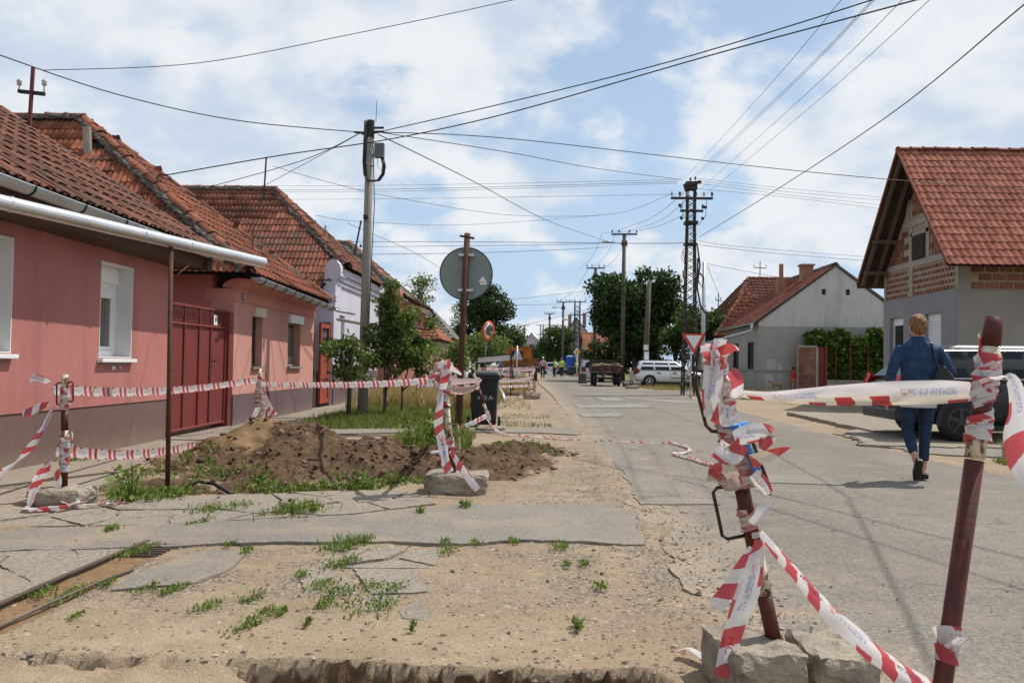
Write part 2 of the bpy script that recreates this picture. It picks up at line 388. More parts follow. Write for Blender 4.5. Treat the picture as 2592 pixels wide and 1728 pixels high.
# ================================================================ slabs with ragged edges
def ragged(poly, step=.03, amp=.012, sd=0, skip=()):
    out = []; n = len(poly)
    for i in range(n):
        a, b = Vector(poly[i]), Vector(poly[(i+1) % n]); L = (b-a).length
        if i in skip: out.append((a.x, a.y)); continue
        k = max(1, int(L/step)); nrm = Vector((-(b-a).y, (b-a).x))/max(L, 1e-6)
        for j in range(k):
            p = a.lerp(b, j/k)
            q = mnoise.noise(Vector((p.x*4, p.y*4, sd)))*amp*1.6 + mnoise.noise(Vector((p.x*17, p.y*17, sd+5)))*amp*.9
            out.append(tuple((p + nrm*q)[:2]))
    return out
def slab(name, poly, z, th, m, parent=None, amp=.012, sd=0, step=.03, skip=(), tilt=(0, 0), **kw):
    pts = ragged(poly, step, amp, sd, skip); n = len(pts)
    cx_, cy_ = sum(p[0] for p in pts)/n, sum(p[1] for p in pts)/n
    top = [Vector((x, y, z + (x-cx_)*tilt[0] + (y-cy_)*tilt[1])) for x, y in pts]
    tri = tessellate_polygon([top])
    mb = MB(); vs = top + [q - Vector((0, 0, th)) for q in top]
    area = sum(pts[i][0]*pts[(i+1) % n][1] - pts[(i+1) % n][0]*pts[i][1] for i in range(n))
    fs = []
    for a, b, c in tri:
        nz = (top[b]-top[a]).cross(top[c]-top[a]).z
        fs.append((a, b, c) if nz > 0 else (a, c, b))
    for i in range(n):
        j = (i+1) % n; fs.append((i, n+i, n+j, j) if area > 0 else (i, j, n+j, n+i))
    mb.add(vs, fs)
    return mb.build(name, m, parent, **kw)
def gd(u, v): p = G(u*2592/2352, v*2592/2352); return (p.x, p.y)
# road down the street, with the side street joining on the right
ROADP = [(.82, 2.0), (.82, 6.9), (.86, 9.0), (.82, 13.7), (.84, 17.6), (.80, 32), (.5, 50), (.4, 130), (5.6, 130), (5.4, 50), (5.6, 42.2), (6.6, 41.0), (12, 40.7), (70, 40.7), (70, 35.6), (11, 35.6), (7.6, 35.0), (6.15, 32.6), (5.7, 29), (5.5, 26), (5.35, 20), (5.2, 16), (5.05, 12), (5.2, 8), (5.4, 2.0)]
slab('road', ROADP, .002, .09, m_road, None, .045, 3, .05, kind='structure')
slab('footpath', [(-5.2, 2.2), (-3.72, 2.2), (-3.70, 6.8), (-3.98, 9.3), (-4.25, 11.4), (-4.0, 14.5), (-4.2, 19), (-4.35, 24), (-4.5, 30), (-4.6, 60), (-5.2, 60)], .012, .08, m_walk, None, .02, 8, .06, kind='structure')
slab('side_footpath', [(9.6, 41.5), (70, 41.5), (70, 43.4), (9.6, 43.4)], .05, .12, m_walk, None, .02, 9, .2, kind='structure')
slab('driveway_strip', [gd(*q) for q in [(-260, 1262), (0, 1268), (380, 1257), (600, 1245), (900, 1246), (1060, 1251), (1200, 1240), (1480, 1252), (1462, 1180), (1390, 1158), (1060, 1160), (800, 1185), (400, 1203), (0, 1222), (-260, 1225)]],
     .008, .05, m_patch, None, .022, 12, .025, kind='structure')
slab('asphalt_repair', [gd(*q) for q in [(415, 1282), (470, 1268), (545, 1263), (562, 1276), (520, 1312), (440, 1341), (255, 1357), (300, 1322)]], .007, .04, m_patch, None, .014, 14, .02, kind='structure')
slab('crossing_driveway', [gd(*q) for q in [(690, 1000), (1010, 992), (1240, 995), (1330, 1000), (1335, 985), (1010, 982), (760, 988)]], .015, .06, m_patch, None, .03, 15, .05, kind='structure')
slab('asphalt_repair', [(.9, 6.75), (1.55, 6.8), (1.3, 9.8), (1.2, 13.0), (.95, 12.5), (.98, 9)], .0105, .012, m_patch, None, .03, 31, .05, kind='structure')
slab('asphalt_repair', [(2.1, 8.2), (3.0, 8.1), (3.1, 8.75), (2.2, 8.9)], .0105, .012, m_patch, None, .03, 32, .05, kind='structure')
slab('asphalt_repair', [(2.55, 3.2), (3.6, 3.3), (3.6, 4.0), (2.7, 3.75)], .0105, .012, m_patch, None, .04, 33, .05, kind='structure')
slab('asphalt_repair', [(5.25, 11.3), (7.5, 10.6), (8.4, 13.9), (5.3, 14.6)], .016, .05, m_patch, None, .10, 34, .06, kind='structure')
slab('culvert_slab', [(6.0, 14.6), (6.3, 20.5), (10.5, 20.2), (10.5, 14.4)], .07, .16, m_walk, None, .05, 35, .08, kind='structure')
# faded crossing paint and pale bands near the junction
for i, q in enumerate([[(1365, 913), (1415, 913), (1440, 921), (1385, 921)], [(1445, 917), (1540, 919), (1640, 927), (1560, 926)], [(1320, 930), (1480, 928), (1500, 936), (1330, 938)], [(1330, 950), (1425, 949), (1430, 957), (1335, 958)]]):
    slab('paint_mark', [gd(*p) for p in q], .012, .004, m_paint, None, .05, 40+i, .15, kind='structure')
# broken concrete pieces of the old pavement
def clip(poly, p, n):
    out = []
    for i in range(len(poly)):
        a, b = poly[i], poly[(i+1) % len(poly)]; da, db = (a-p).dot(n), (b-p).dot(n)
        if da <= 0: out.append(a)
        if (da < 0) != (db < 0) and abs(da-db) > 1e-9: out.append(a.lerp(b, da/(da-db)))
    return out
def shards(region, pts, gap, z, m, parent, seed):
    region = [Vector(p) for p in region]; rr = random.Random(seed)
    for i, p in enumerate(pts):
        poly = list(region)
        for j, q in enumerate(pts):
            if i == j or not poly: continue
            mid = (p+q)/2; n = (q-p).normalized(); poly = clip(poly, mid - n*gap*rr.uniform(.3, 1.2), n)
        if len(poly) < 3: continue
        A = abs(sum(poly[k].x*poly[(k+1) % len(poly)].y - poly[(k+1) % len(poly)].x*poly[k].y for k in range(len(poly))))/2
        if A < .004: continue
        slab('slab', [tuple(q) for q in poly], z + rr.uniform(-.004, .006), .06, m, parent, .016, seed+i, .03, tilt=(rr.uniform(-.012, .012), rr.uniform(-.015, .015)))
pav = bpy.data.objects.new('pavement', None); C.objects.link(pav); WM[pav] = Matrix(); pav['kind'] = 'structure'
rr = random.Random(5)
reg = [gd(*q) for q in [(-200, 1206), (120, 1205), (420, 1188), (760, 1172), (960, 1150), (860, 1122), (640, 1130), (470, 1132), (330, 1150), (60, 1170), (-200, 1180)]]
hull = [(-3.75, 5.3), (-2.3, 5.62), (-1.35, 6.05), (-.75, 6.6), (-1.0, 7.15), (-1.5, 7.2), (-2.45, 6.85), (-3.2, 6.45), (-3.75, 6.2)]
shards(hull, [Vector((rr.uniform(-3.75, -.75), rr.uniform(5.4, 7.1))) for _ in range(30)], .016, .004, m_conc, pav, 50)
shards([(-2.9, 3.25), (-2.36, 3.25), (-2.36, 4.85), (-3.4, 4.6)], [Vector((rr.uniform(-3.3, -2.4), rr.uniform(3.3, 4.8))) for _ in range(7)], .008, .004, m_conc, pav, 90)
shards([gd(690, 1300), gd(960, 1310), gd(1010, 1420), gd(700, 1400)], [Vector(gd(rr.uniform(690, 1000), rr.uniform(1300, 1420))) for _ in range(9)], .03, -.003, m_conc, pav, 120)
shards([gd(760, 1255), gd(1010, 1258), gd(1000, 1300), gd(730, 1300)], [Vector(gd(rr.uniform(740, 1000), rr.uniform(1258, 1300))) for _ in range(6)], .03, -.003, m_conc, pav, 150)
shards([(-5.0, 11.2), (-4.2, 11.2), (-4.2, 13.2), (-5.0, 13.6)], [Vector((rr.uniform(-5, -4.2), rr.uniform(11.3, 13.5))) for _ in range(8)], .025, .026, m_conc, pav, 170)
# drain channel with steel edging and grate
ch = thing('drain_channel', 'soil filled drain channel with rusty steel edging in the sandy foreground', 'drain', (-2.22, 4.2, 0))
m_steel = simple('weathered_steel', (.12, .10, .085), .55, .3, 9, 60, .3, metal=.5, base2=(.16, .09, .055))
mb = MB(); mb.bar((-2.36, 2.9, .002), (-2.345, 3.95, .008), .010, .03); mb.bar((-2.345, 3.95, .008), (-2.325, 5.02, -.002), .010, .03); mb.bar((-2.352, 2.9, .017), (-2.337, 3.95, .023), .028, .006); mb.bar((-2.337, 3.95, .023), (-2.317, 5.02, .013), .028, .006); mb.build('edging_rail', m_steel, ch)
mb = MB(); mb.tube([(-2.20, 2.95, .0), (-2.145, 3.7, .014), (-2.10, 4.15, .016), (-2.085, 4.35, .004)], .009, 6); mb.build('edging_rail', m_steel, ch)
for k in range(6):
    mb = MB(); y = 4.66+.05*k; mb.bar((-2.31, y, .002), (-2.11, y+.05, -.012+.002*k), .012, .02); mb.build('grate_bar', m_steel, ch)
# ================================================================ plants on the ground
def mat_leaf(name, dark, mid, light, rough=.6, trans=.35):
    t = NT(name)
    f = t.math('ADD', t.math('MULTIPLY', t.attr('rnd'), .75), t.math('MULTIPLY', t.noise(.9, 3), .35))
    c = t.ramp(f, [(.1, dark), (.5, mid), (.95, light)]); t.col(c); t.set(rough, 0, .25)
    tr = t.n.new('ShaderNodeBsdfTranslucent'); mx = t.n.new('ShaderNodeMixShader'); mx.inputs[0].default_value = trans
    t.put(t.mix(1, c, (1.0, 1.0, .55), 'MULTIPLY'), tr.inputs[0]); t.l.new(t.b.outputs[0], mx.inputs[1]); t.l.new(tr.outputs[0], mx.inputs[2]); t.l.new(mx.outputs[0], t.out.inputs[0])
    return t.m
m_grass = mat_leaf('green_grass', (.075, .10, .022), (.145, .185, .045), (.26, .29, .09))
m_dry = mat_leaf('dry_grass', (.20, .145, .06), (.33, .25, .12), (.46, .37, .20))
m_weed = mat_leaf('weed_leaves', (.06, .10, .018), (.12, .185, .035), (.23, .30, .075))
def blades(P0, h, wd, lean=.5, seed=0):
    r = np.random.default_rng(seed); n = len(P0)
    h = h*(.55+.7*r.random(n)); a = r.random(n)*2*np.pi; l = lean*h*(.2+r.random(n))
    d = np.stack([np.cos(a), np.sin(a), np.zeros(n)], 1); s = np.stack([-np.sin(a), np.cos(a), np.zeros(n)], 1)
    up = np.array([0, 0, 1.0]); w2 = (wd*(.6+.8*r.random(n)))[:, None]
    mid = P0 + d*(l*.35)[:, None] + up*(h*.6)[:, None]; tip = P0 + d*l[:, None] + up*h[:, None]
    V = np.stack([P0-s*w2, P0+s*w2, mid-s*w2*.8, mid+s*w2*.8, tip], 1).reshape(-1, 3)
    b = (np.arange(n)*5)[:, None]
    F = np.concatenate([b+[0, 1, 2], b+[1, 3, 2], b+[2, 3, 4]], 0)
    return V, F, np.repeat(r.random(n), 5)
def leaves(P0, size, seed=0, flat=.0, out=None):
    """small bent leaves (two quads folded on the mid rib) at points P0"""
    r = np.random.default_rng(seed); n = len(P0)
    d = r.normal(size=(n, 3)); d[:, 2] = d[:, 2]*(1-flat) - .15
    if out is not None: d = d + out*1.2
    d /= np.linalg.norm(d, axis=1)[:, None]+1e-9
    u = r.normal(size=(n, 3)); u -= d*(u*d).sum(1)[:, None]; u /= np.linalg.norm(u, axis=1)[:, None]+1e-9
    nn = np.cross(d, u); sz = (size*(.6+.8*r.random(n)))[:, None]
    V = np.stack([P0, P0+d*sz*.5+u*sz*.32+nn*sz*.08, P0+d*sz, P0+d*sz*.5-u*sz*.32+nn*sz*.08], 1).reshape(-1, 3)
    b = (np.arange(n)*4)[:, None]; F = np.concatenate([b+[0, 1, 2], b+[0, 2, 3]], 0)
    return V, F, np.repeat(r.random(n), 4)
def scatter_rect(n, x0, x1, y0, y1, seed, dens=None):
    r = np.random.default_rng(seed); x = r.uniform(x0, x1, n); y = r.uniform(y0, y1, n)
    if dens is not None: k = r.random(n) < dens(x, y); x, y = x[k], y[k]
    return np.stack([x, y, terrain_h(x, y)-.004], 1)
acc = []
def lawn(x0, x1, y0, y1, n, h, wd, seed, dens=None): acc.append(blades(scatter_rect(n, x0, x1, y0, y1, seed, dens), h, wd, .6, seed))
def flush(name, m, label, cat='grass'):
    V = np.concatenate([a[0] for a in acc]); off = np.cumsum([0]+[len(a[0]) for a in acc[:-1]])
    F = np.concatenate([a[1]+o for a, o in zip(acc, off)]); r_ = np.concatenate([a[2] for a in acc]); acc.clear()
    return npmesh(name, V, F, m, None, False, dict(rnd=r_), label, cat, None, 'stuff')
dn = lambda x, y: .25+.9*sstep(-.15, .35, fbm(x*1.3, y*1.3, 3, 61))
lawn(-3.95, -1.25, 13.6, 20, 26000, .13, .006, 1, dn)
lawn(-4.1, -.9, 14.8, 19, 2500, .17, .006, 2, dn)
lawn(-.6, .4, 14.8, 18.5, 900, .06, .005, 3, lambda x, y: sstep(.1, .5, fbm(x*2, y*2, 2, 5)+.3))
lawn(-1.9, -.8, 10.6, 13.2, 2600, .16, .006, 4, lambda x, y: sstep(-.1, .4, fbm(x*1.5, y*1.5, 2, 8)+.15))
flush('lawn_grass', m_grass, 'green grass growing round the concrete pole and saplings')
dd = lambda x, y: .3+.7*sstep(-.2, .3, fbm(x*.9, y*.9, 3, 66))
lawn(-4.4, -.9, 19.5, 31, 22000, .42, .008, 11, dd)
lawn(-1.0, .0, 20, 27, 900, .10, .007, 12, lambda x, y: .25+0*x)
lawn(5.9, 12, 39.5, 60, 9000, .18, .014, 13, dd); lawn(-4.4, .2, 31, 60, 9000, .35, .014, 14, dd)
flush('dry_grass', m_dry, 'tall dry straw coloured grass on the left verge')
lawn(6.2, 11.5, 40.2, 52, 9000, .13, .012, 21, lambda x, y: sstep(-.1, .3, fbm(x*.7, y*.7, 2, 9)))
lawn(6.25, 8.0, 10.0, 12.2, 5200, .28, .008, 22, lambda x, y: sstep(.35, .7, gauss(x, y, 7.2, 11.0, 1.0, .9)+.25*fbm(x*2, y*2, 2, 4)))
lawn(5.75, 6.5, 9.8, 10.6, 700, .12, .006, 23)
lawn(6.8, 9.5, 30, 33, 1500, .15, .01, 24)
flush('verge_grass', m_grass, 'rough green grass on the right hand verge')
# low weed tufts rooted in the cracks of the foreground (positions read from the photograph)
TUFT = [(800, 1250, 90, 14), (770, 1262, 70, 12), (830, 1243, 60, 10), (860, 1395, 110, 12), (740, 1395, 60, 10), (780, 1365, 70, 10), (730, 1350, 60, 10), (585, 1375, 40, 10), (480, 1395, 45, 12),
        (690, 1325, 30, 8), (560, 1270, 26, 10), (520, 1255, 22, 8), (1290, 1258, 40, 12), (1030, 1265, 40, 8), (1020, 1248, 24, 10), (1380, 1350, 28, 10), (1325, 1445, 20, 22), (565, 1443, 60, 9), (610, 1412, 50, 10),
        (340, 1352, 40, 8), (400, 1355, 50, 8), (690, 1175, 120, 26), (640, 1180, 50, 16), (480, 1172, 90, 12), (540, 1165, 60, 10), (250, 1220, 30, 14), (330, 1145, 130, 22), (290, 1140, 60, 26), (400, 1140, 60, 18),
        (965, 1180, 20, 14), (1065, 1168, 24, 18), (1180, 1247, 30, 8), (130, 1385, 30, 10), (95, 1365, 40, 12), (180, 1360, 50, 12), (240, 1345, 30, 10), (290, 1275, 60, 10), (330, 1262, 60, 8), (170, 1420, 22, 8),
        (850, 1352, 60, 7), (905, 1352, 50, 7), (640, 1415, 20, 14), (945, 1450, 12, 18), (700, 1440, 14, 14), (380, 1360, 30, 8), (1300, 1300, 20, 8), (1090, 1250, 30, 8), (460, 1200, 40, 8), (1340, 1300, 20, 10), (760, 1303, 60, 8), (800, 1290, 50, 8)]
rw = np.random.default_rng(77)
for i, (u, v, wd, ht) in enumerate(TUFT):
    c = Vector((*gd(u, v), 0)); sc = c.y*2592/2352/FPX; wm, hm = wd*sc*.5, ht*sc*1.25
    n = int(18 + wd*1.15)
    px = c.x + rw.normal(size=n)*wm*.5; py = c.y + rw.normal(size=n)*min(wm, .16)*.75; clump = rw.integers(0, max(2, int(wd/12)), n); px = px + .35*wm*np.sin(clump*2.4); py = py + .06*np.cos(clump*1.7)
    P0 = np.stack([px, py, np.maximum(terrain_h(px, py), .006)], 1)
    acc.append(blades(P0, hm*.75, .0042, 1.1, 200+i))
    P1 = P0[rw.random(n) < .45].copy(); P1[:, 2] += rw.random(len(P1))*hm*.6
    acc.append(leaves(P1, np.full(len(P1), max(.014, hm*.38)), 300+i, .3))
# weeds along the foot of the soil heap
for (x0, y0, x1, y1, n, h) in [(-3.5, 6.85, -2.9, 6.95, 90, .08), (-2.35, 7.0, -1.75, 7.3, 120, .11), (-1.75, 7.3, -.95, 7.9, 150, .09), (-3.7, 7.5, -3.2, 8.6, 60, .11), (-3.15, 7.9, -2.8, 8.0, 40, .12), (-1.6, 10.6, -1.0, 12.2, 220, .22), (.2, 9.9, -.3, 11.2, 130, .06), (-4.0, 10.5, -3.8, 12.5, 60, .12), (-4.9, 8.7, -4.8, 9.2, 40, .12)]:
    k = rw.random(n); px = x0+(x1-x0)*k + rw.normal(size=n)*.09; py = y0+(y1-y0)*k + rw.normal(size=n)*.09
    P0 = np.stack([px, py, terrain_h(px, py)], 1); acc.append(blades(P0, h, .006, .8, int(n+(x0+9)*10)))
    P1 = np.repeat(P0, 2, 0); P1[:, 2] += rw.random(len(P1))*h*.9; P1[:, :2] += rw.normal(size=(len(P1), 2))*.03
    acc.append(leaves(P1, np.full(len(P1), .042), int(n+7), .35))
flush('weeds', m_weed, 'low green weeds sprouting from cracks and round the soil heap', 'weeds')
# loose stones, crumbs of asphalt and clods
def pebbles(P0, size, seed):
    r = np.random.default_rng(seed); n = len(P0)
    base = np.array([[1, 0, 0], [.3, .95, 0], [-.8, .6, 0], [-.8, -.6, 0], [.3, -.95, 0], [.1, .1, .8], [0, 0, -.5]])
    F0 = np.array([[0, 1, 5], [1, 2, 5], [2, 3, 5], [3, 4, 5], [4, 0, 5]])
    a = r.random(n)*2*np.pi; ca, sa = np.cos(a), np.sin(a)
    V = base[None]*(.7+.6*r.random((n, 7, 1)))*size[:, None, None]*np.stack([.8+.5*r.random(n), .8+.5*r.random(n), .45+.4*r.random(n)], 1)[:, None, :]
    V = np.stack([V[..., 0]*ca[:, None]-V[..., 1]*sa[:, None], V[..., 0]*sa[:, None]+V[..., 1]*ca[:, None], V[..., 2]], -1) + P0[:, None, :]
    F = (F0[None]+(np.arange(n)*7)[:, None, None]).reshape(-1, 3)
    return V.reshape(-1, 3), F, np.repeat(r.random(n), 7)
def mat_peb(name, stops):
    t = NT(name); t.col(t.mix(.4, t.ramp(t.attr('rnd'), stops), t.ramp(t.noise(120, 3), [(.3, .3), (.7, .7)]), 'OVERLAY')); return t.set(.9, 0, .2)
m_peb = mat_peb('loose_stones', [(0, (.05, .038, .028)), (.3, (.14, .108, .08)), (.75, (.245, .20, .155)), (1, (.40, .35, .29))])
m_clod = mat_peb('soil_clods', [(0, (.062, .039, .023)), (.55, (.125, .08, .048)), (.9, (.19, .125, .078)), (1, (.28, .21, .14))])
r = np.random.default_rng(99)
px = np.concatenate([r.uniform(-3.6, 1.3, 6500), r.normal(.75, .22, 2600), r.normal(.35, .3, 900), r.uniform(.8, 6, 400)]); py = 3.1 + (np.concatenate([r.random(6500)**1.5*5, r.random(2600)**1.3*8, r.random(900)*3, r.random(400)*6]))
k = (terrain_h(px, py) > -.06) | (px > .8); px, py = px[k], py[k]
pz = np.where(px > .84, .007, np.maximum(terrain_h(px, py), -.05)); sz = .0035+.011*r.random(len(px))**3
V, F, rn = pebbles(np.stack([px, py, pz], 1), sz, 98)
npmesh('pebbles', V, F, m_peb, None, False, dict(rnd=rn), 'loose stones and crumbs scattered over the sandy ground', 'pebbles', None, 'stuff')
b_ = bmesh.new(); bmesh.ops.create_icosphere(b_, subdivisions=1, radius=1); ICV = np.array([v.co[:] for v in b_.verts]); ICF = np.array([[v.index for v in f.verts] for f in b_.faces]); b_.free()
def lumps(P0, size, seed):
    r = np.random.default_rng(seed); n = len(P0); rad = 1+.36*r.normal(size=(n, len(ICV), 1)).clip(-1.6, 1.6); V = ICV[None]*rad*size[:, None, None]*(.7+.6*r.random((n, 1, 3)))*np.array([1, 1, .75])
    a = r.random(n)*6.28; ca, sa = np.cos(a)[:, None], np.sin(a)[:, None]; V = np.stack([V[..., 0]*ca-V[..., 1]*sa, V[..., 0]*sa+V[..., 1]*ca, V[..., 2]], -1)+P0[:, None, :]
    return V.reshape(-1, 3), (ICF[None]+(np.arange(n)*len(ICV))[:, None, None]).reshape(-1, 3), np.repeat(r.random(n), len(ICV))
px, py = r.uniform(-4.3, .75, 9000), r.uniform(6.7, 11.6, 9000); k = r.random(9000) < np.clip(soilmask(px, py)*1.25-.3, 0, 1)*(1-.8*gauss(px, py, -3.1, 9.0, .5, .7)); px, py = px[k], py[k]
extra = r.uniform(-3, 1, 120); ey = r.uniform(3.2, 7, 120)
px = np.concatenate([px, extra]); py = np.concatenate([py, ey]); sz = .005 + .034*r.random(len(px))**6; sz[-120:] = .004+.008*r.random(120)**2
V, F, rn = lumps(np.stack([px, py, terrain_h(px, py)+sz*.25], 1), sz, 97)
npmesh('soil_clods', V, F, m_clod, None, False, dict(rnd=rn), 'dark lumps of soil on the dug up heap', 'soil', None, 'stuff')
# ================================================================ building kit
def proj(p):
    q = CM.inverted() @ Vector(p)
    return (1296+FPX*q.x/-q.z, 864-FPX*q.y/-q.z) if q.z < -.01 else (-9999, -9999)
CMI = np.array(CM.inverted())
def inframe(Pn):
    q = Pn @ CMI[:3, :3].T + CMI[:3, 3]; z = -q[:, 2]; u = 1296+FPX*q[:, 0]/np.maximum(z, .01); v = 864-FPX*q[:, 1]/np.maximum(z, .01)
    return (z > .1) & (u > -30) & (u < 2620) & (v > -30) & (v < 1760)
def mat_tile(name, a, b, c, lich, lamt=.5, dark=(.035, .03, .026)):
    t = NT(name)
    f = t.math('FRACT', t.math('ADD', t.rnd(), t.attr('rnd')))
    col = t.ramp(f, [(0, a), (.35, b), (.8, c), (1, mul(c, 1.15))])
    n = t.noise(5.5, 7, .7); big = t.noise(1.3, 4, .6)
    lm = t.ramp(t.math('ADD', n, t.math('MULTIPLY', t.math('SUBTRACT', big, .5), .5)), [(.62-.2*lamt, 0), (.80-.2*lamt, .85)])
    col = t.mix(lm, col, lich)
    col = t.mix(t.ramp(t.noise(26, 5, .7), [(.55, 0), (.72, .55)]), col, dark)
    col = t.mix(t.ramp(t.voro(3.2), [(.0, .8), (.07, 0)]), col, (.42, .40, .36))
    t.col(col); t.bump(t.noise(60, 4), .4, .006); return t.set(.9, 0, .15)
m_tileA = mat_tile('clay_tile_weathered', (.125, .056, .040), (.18, .076, .052), (.235, .102, .07), (.085, .066, .05), .85)
m_tileB = mat_tile('clay_tile_orange', (.15, .050, .030), (.22, .072, .041), (.285, .10, .056), (.08, .064, .05), .68)
m_tileC = mat_tile('clay_tile_old', (.13, .048, .031), (.20, .072, .045), (.26, .10, .062), (.085, .07, .055), .80)
m_tileR = mat_tile('clay_tile_clean', (.215, .076, .050), (.265, .095, .062), (.325, .125, .084), (.16, .07, .05), .25, (.11, .042, .03))
m_tileS = mat_tile('grey_slate_tile', (.17, .16, .14), (.25, .235, .20), (.33, .31, .26), (.10, .095, .08), .4)
m_tileO = mat_tile('clay_tile_far', (.26, .095, .055), (.33, .125, .07), (.39, .165, .10), (.18, .115, .075), .35)
m_mortar = simple('ridge_mortar', (.115, .105, .092), .95, .4, 9, 50, 1, .02, base2=(.24, .22, .18), b2at=(.55, .7))
m_backing = simple('roof_backing', (.03, .022, .018), .9, .2, 3, 30, 0)
def tile_proto(w, l, h=.024, th=.016, style='rib'):
    if style == 'rib': pr = [(0, .8), (.1, 1.), (.24, .2), (.42, .12), (.55, .9), (.66, .9), (.8, .15), (1., .2)]
    elif style == 'wave': pr = [(0, .1), (.2, .05), (.42, .6), (.6, 1.), (.8, .6), (1., .1)]
    else: pr = [(0, .5), (.3, .6), (.7, .6), (1, .5)]
    k = len(pr); L = l*1.1
    V = [((u-.5)*w, 0, q*h+.022) for u, q in pr] + [((u-.5)*w, L, q*h) for u, q in pr] + [((u-.5)*w, .002, q*h+.022-th) for u, q in pr]
    if style == 'scale':     # rounded lower end
        for i in (0, k-1): V[i] = (V[i][0], .04, V[i][2]); V[2*k+i] = (V[2*k+i][0], .042, V[2*k+i][2])
    F = [(i, i+1, k+i+1, k+i) for i in range(k-1)] + [(2*k+i, 2*k+i+1, i+1, i) for i in range(k-1)]
    return np.array(V), np.array(F)
def inpoly(x, y, poly):
    ins = np.zeros(len(x), bool); n = len(poly)
    for i in range(n):
        (x0, y0), (x1, y1) = poly[i], poly[(i+1) % n]
        c = (y0 > y) != (y1 > y)
        with np.errstate(divide='ignore', invalid='ignore'): ins ^= c & (x < (x1-x0)*(y-y0)/(y1-y0+1e-12)+x0)
    return ins
class Roof:
    """collects tiles of every slope of a house; the 300 that show largest become single parts"""
    def __init__(s, parent, mat, w, l, h=.024, style='rib', seed=1): s.p, s.m, s.w, s.l, s.T = parent, mat, w, l, []; s.V, s.F = tile_proto(w, l, h, .016, style); s.r = np.random.default_rng(seed); s.style = style
    def slope(s, poly, skip=None, deck=True, sag=.0):
        poly = [Vector(q) for q in poly]; U = (poly[1]-poly[0]).normalized(); N = U.cross(poly[-1]-poly[0]).normalized()
        if N.z < 0: N = -N
        S = N.cross(U).normalized()
        if S.z < 0: S = -S
        U = S.cross(N)
        o = poly[0]; p2 = [((q-o).dot(U), (q-o).dot(S)) for q in poly]
        us = np.arange(min(q[0] for q in p2)+s.w/2, max(q[0] for q in p2)+s.w, s.w*.985); ss = np.arange(-.03, max(q[1] for q in p2), s.l)
        A, B = np.meshgrid(us, ss); A = A + (np.arange(len(ss)) % 2)[:, None]*(s.w*.5 if s.style == 'scale' else 0); A, B = A.ravel(), B.ravel()
        k = inpoly(A, B+s.l*.5, p2)
        if skip is not None: k &= ~skip(A, B)
        A, B = A[k], B[k]
        o_, U_, S_, N_ = (np.array(q) for q in (o, U, S, N))
        pos = o_ + A[:, None]*U_ + B[:, None]*S_ + N_*(.008+.006*s.r.random(len(A))[:, None])
        Rm = np.stack([U_, S_, N_], 1)
        s.T.append((pos, Rm, U, S, N))
        if deck:
            mb = MB(); d = [q - N*.035 for q in poly]; mb.add(d + [q - N*.03 for q in d], [tuple(range(len(d)))] + [tuple(range(2*len(d)-1, len(d)-1, -1))])
            mb.build('roof_backing', m_backing, s.p)  # dark sheet added under the tiles to block light through the gaps
    def done(s, limit=300):
        me = bpy.data.meshes.new('roof_tile'); me.from_pydata([tuple(q) for q in s.V], [], [tuple(int(i) for i in q) for q in s.F]); me.materials.append(s.m)
        at = me.attributes.new('rnd', 'FLOAT', 'POINT'); at.data.foreach_set('value', np.zeros(len(s.V), np.float32))
        allp = np.concatenate([t[0] for t in s.T]); sl = np.concatenate([np.full(len(t[0]), i) for i, t in enumerate(s.T)])
        fr = inframe(allp); d = np.linalg.norm(allp-np.array([0, 0, CAM_H]), axis=1)
        face = np.array([1.0 if t[4].dot(Vector((0, 0, CAM_H))-Vector(t[0][0])) > 0 else 0. for t in s.T])[sl]
        key = np.where(fr & (face > 0), d, 1e6+d); order = np.argsort(key)
        near = order[:limit]; near = near[key[near] < 1e6]; rest = np.setdiff1d(order, near)
        I = WM[s.p].inverted()
        for i in near:
            _, Rm, U, S, N = s.T[sl[i]]
            M = Matrix((U, S, N)).transposed().to_4x4() @ Euler((s.r.normal()*.012, s.r.normal()*.012, s.r.normal()*.014)).to_matrix().to_4x4()
            M.translation = Vector(allp[i]); o = bpy.data.objects.new('roof_tile', me); C.objects.link(o); o.parent = s.p; o.matrix_local = I @ M
        if len(rest):
            Vs = []
            for k, t in enumerate(s.T):
                q = rest[sl[rest] == k]
                if len(q): 
                    a, b = s.r.normal(size=len(q))*.014, s.r.normal(size=len(q))*.012
                    L = np.repeat(s.V[None], len(q), 0); L = np.stack([L[..., 0]-L[..., 1]*a[:, None], L[..., 1]+L[..., 0]*a[:, None], L[..., 2]+L[..., 0]*b[:, None]], -1)
                    Vs.append(L @ t[1].T + allp[q][:, None, :])
            V = np.concatenate(Vs); n = len(V); m = len(s.V)
            F = (s.F[None]+(np.arange(n)*m)[:, None, None]).reshape(-1, 4)
            npmesh('roof_tiles', V.reshape(-1, 3), F, s.m, s.p, False, dict(rnd=np.repeat(s.r.random(n), m)), kind='stuff')
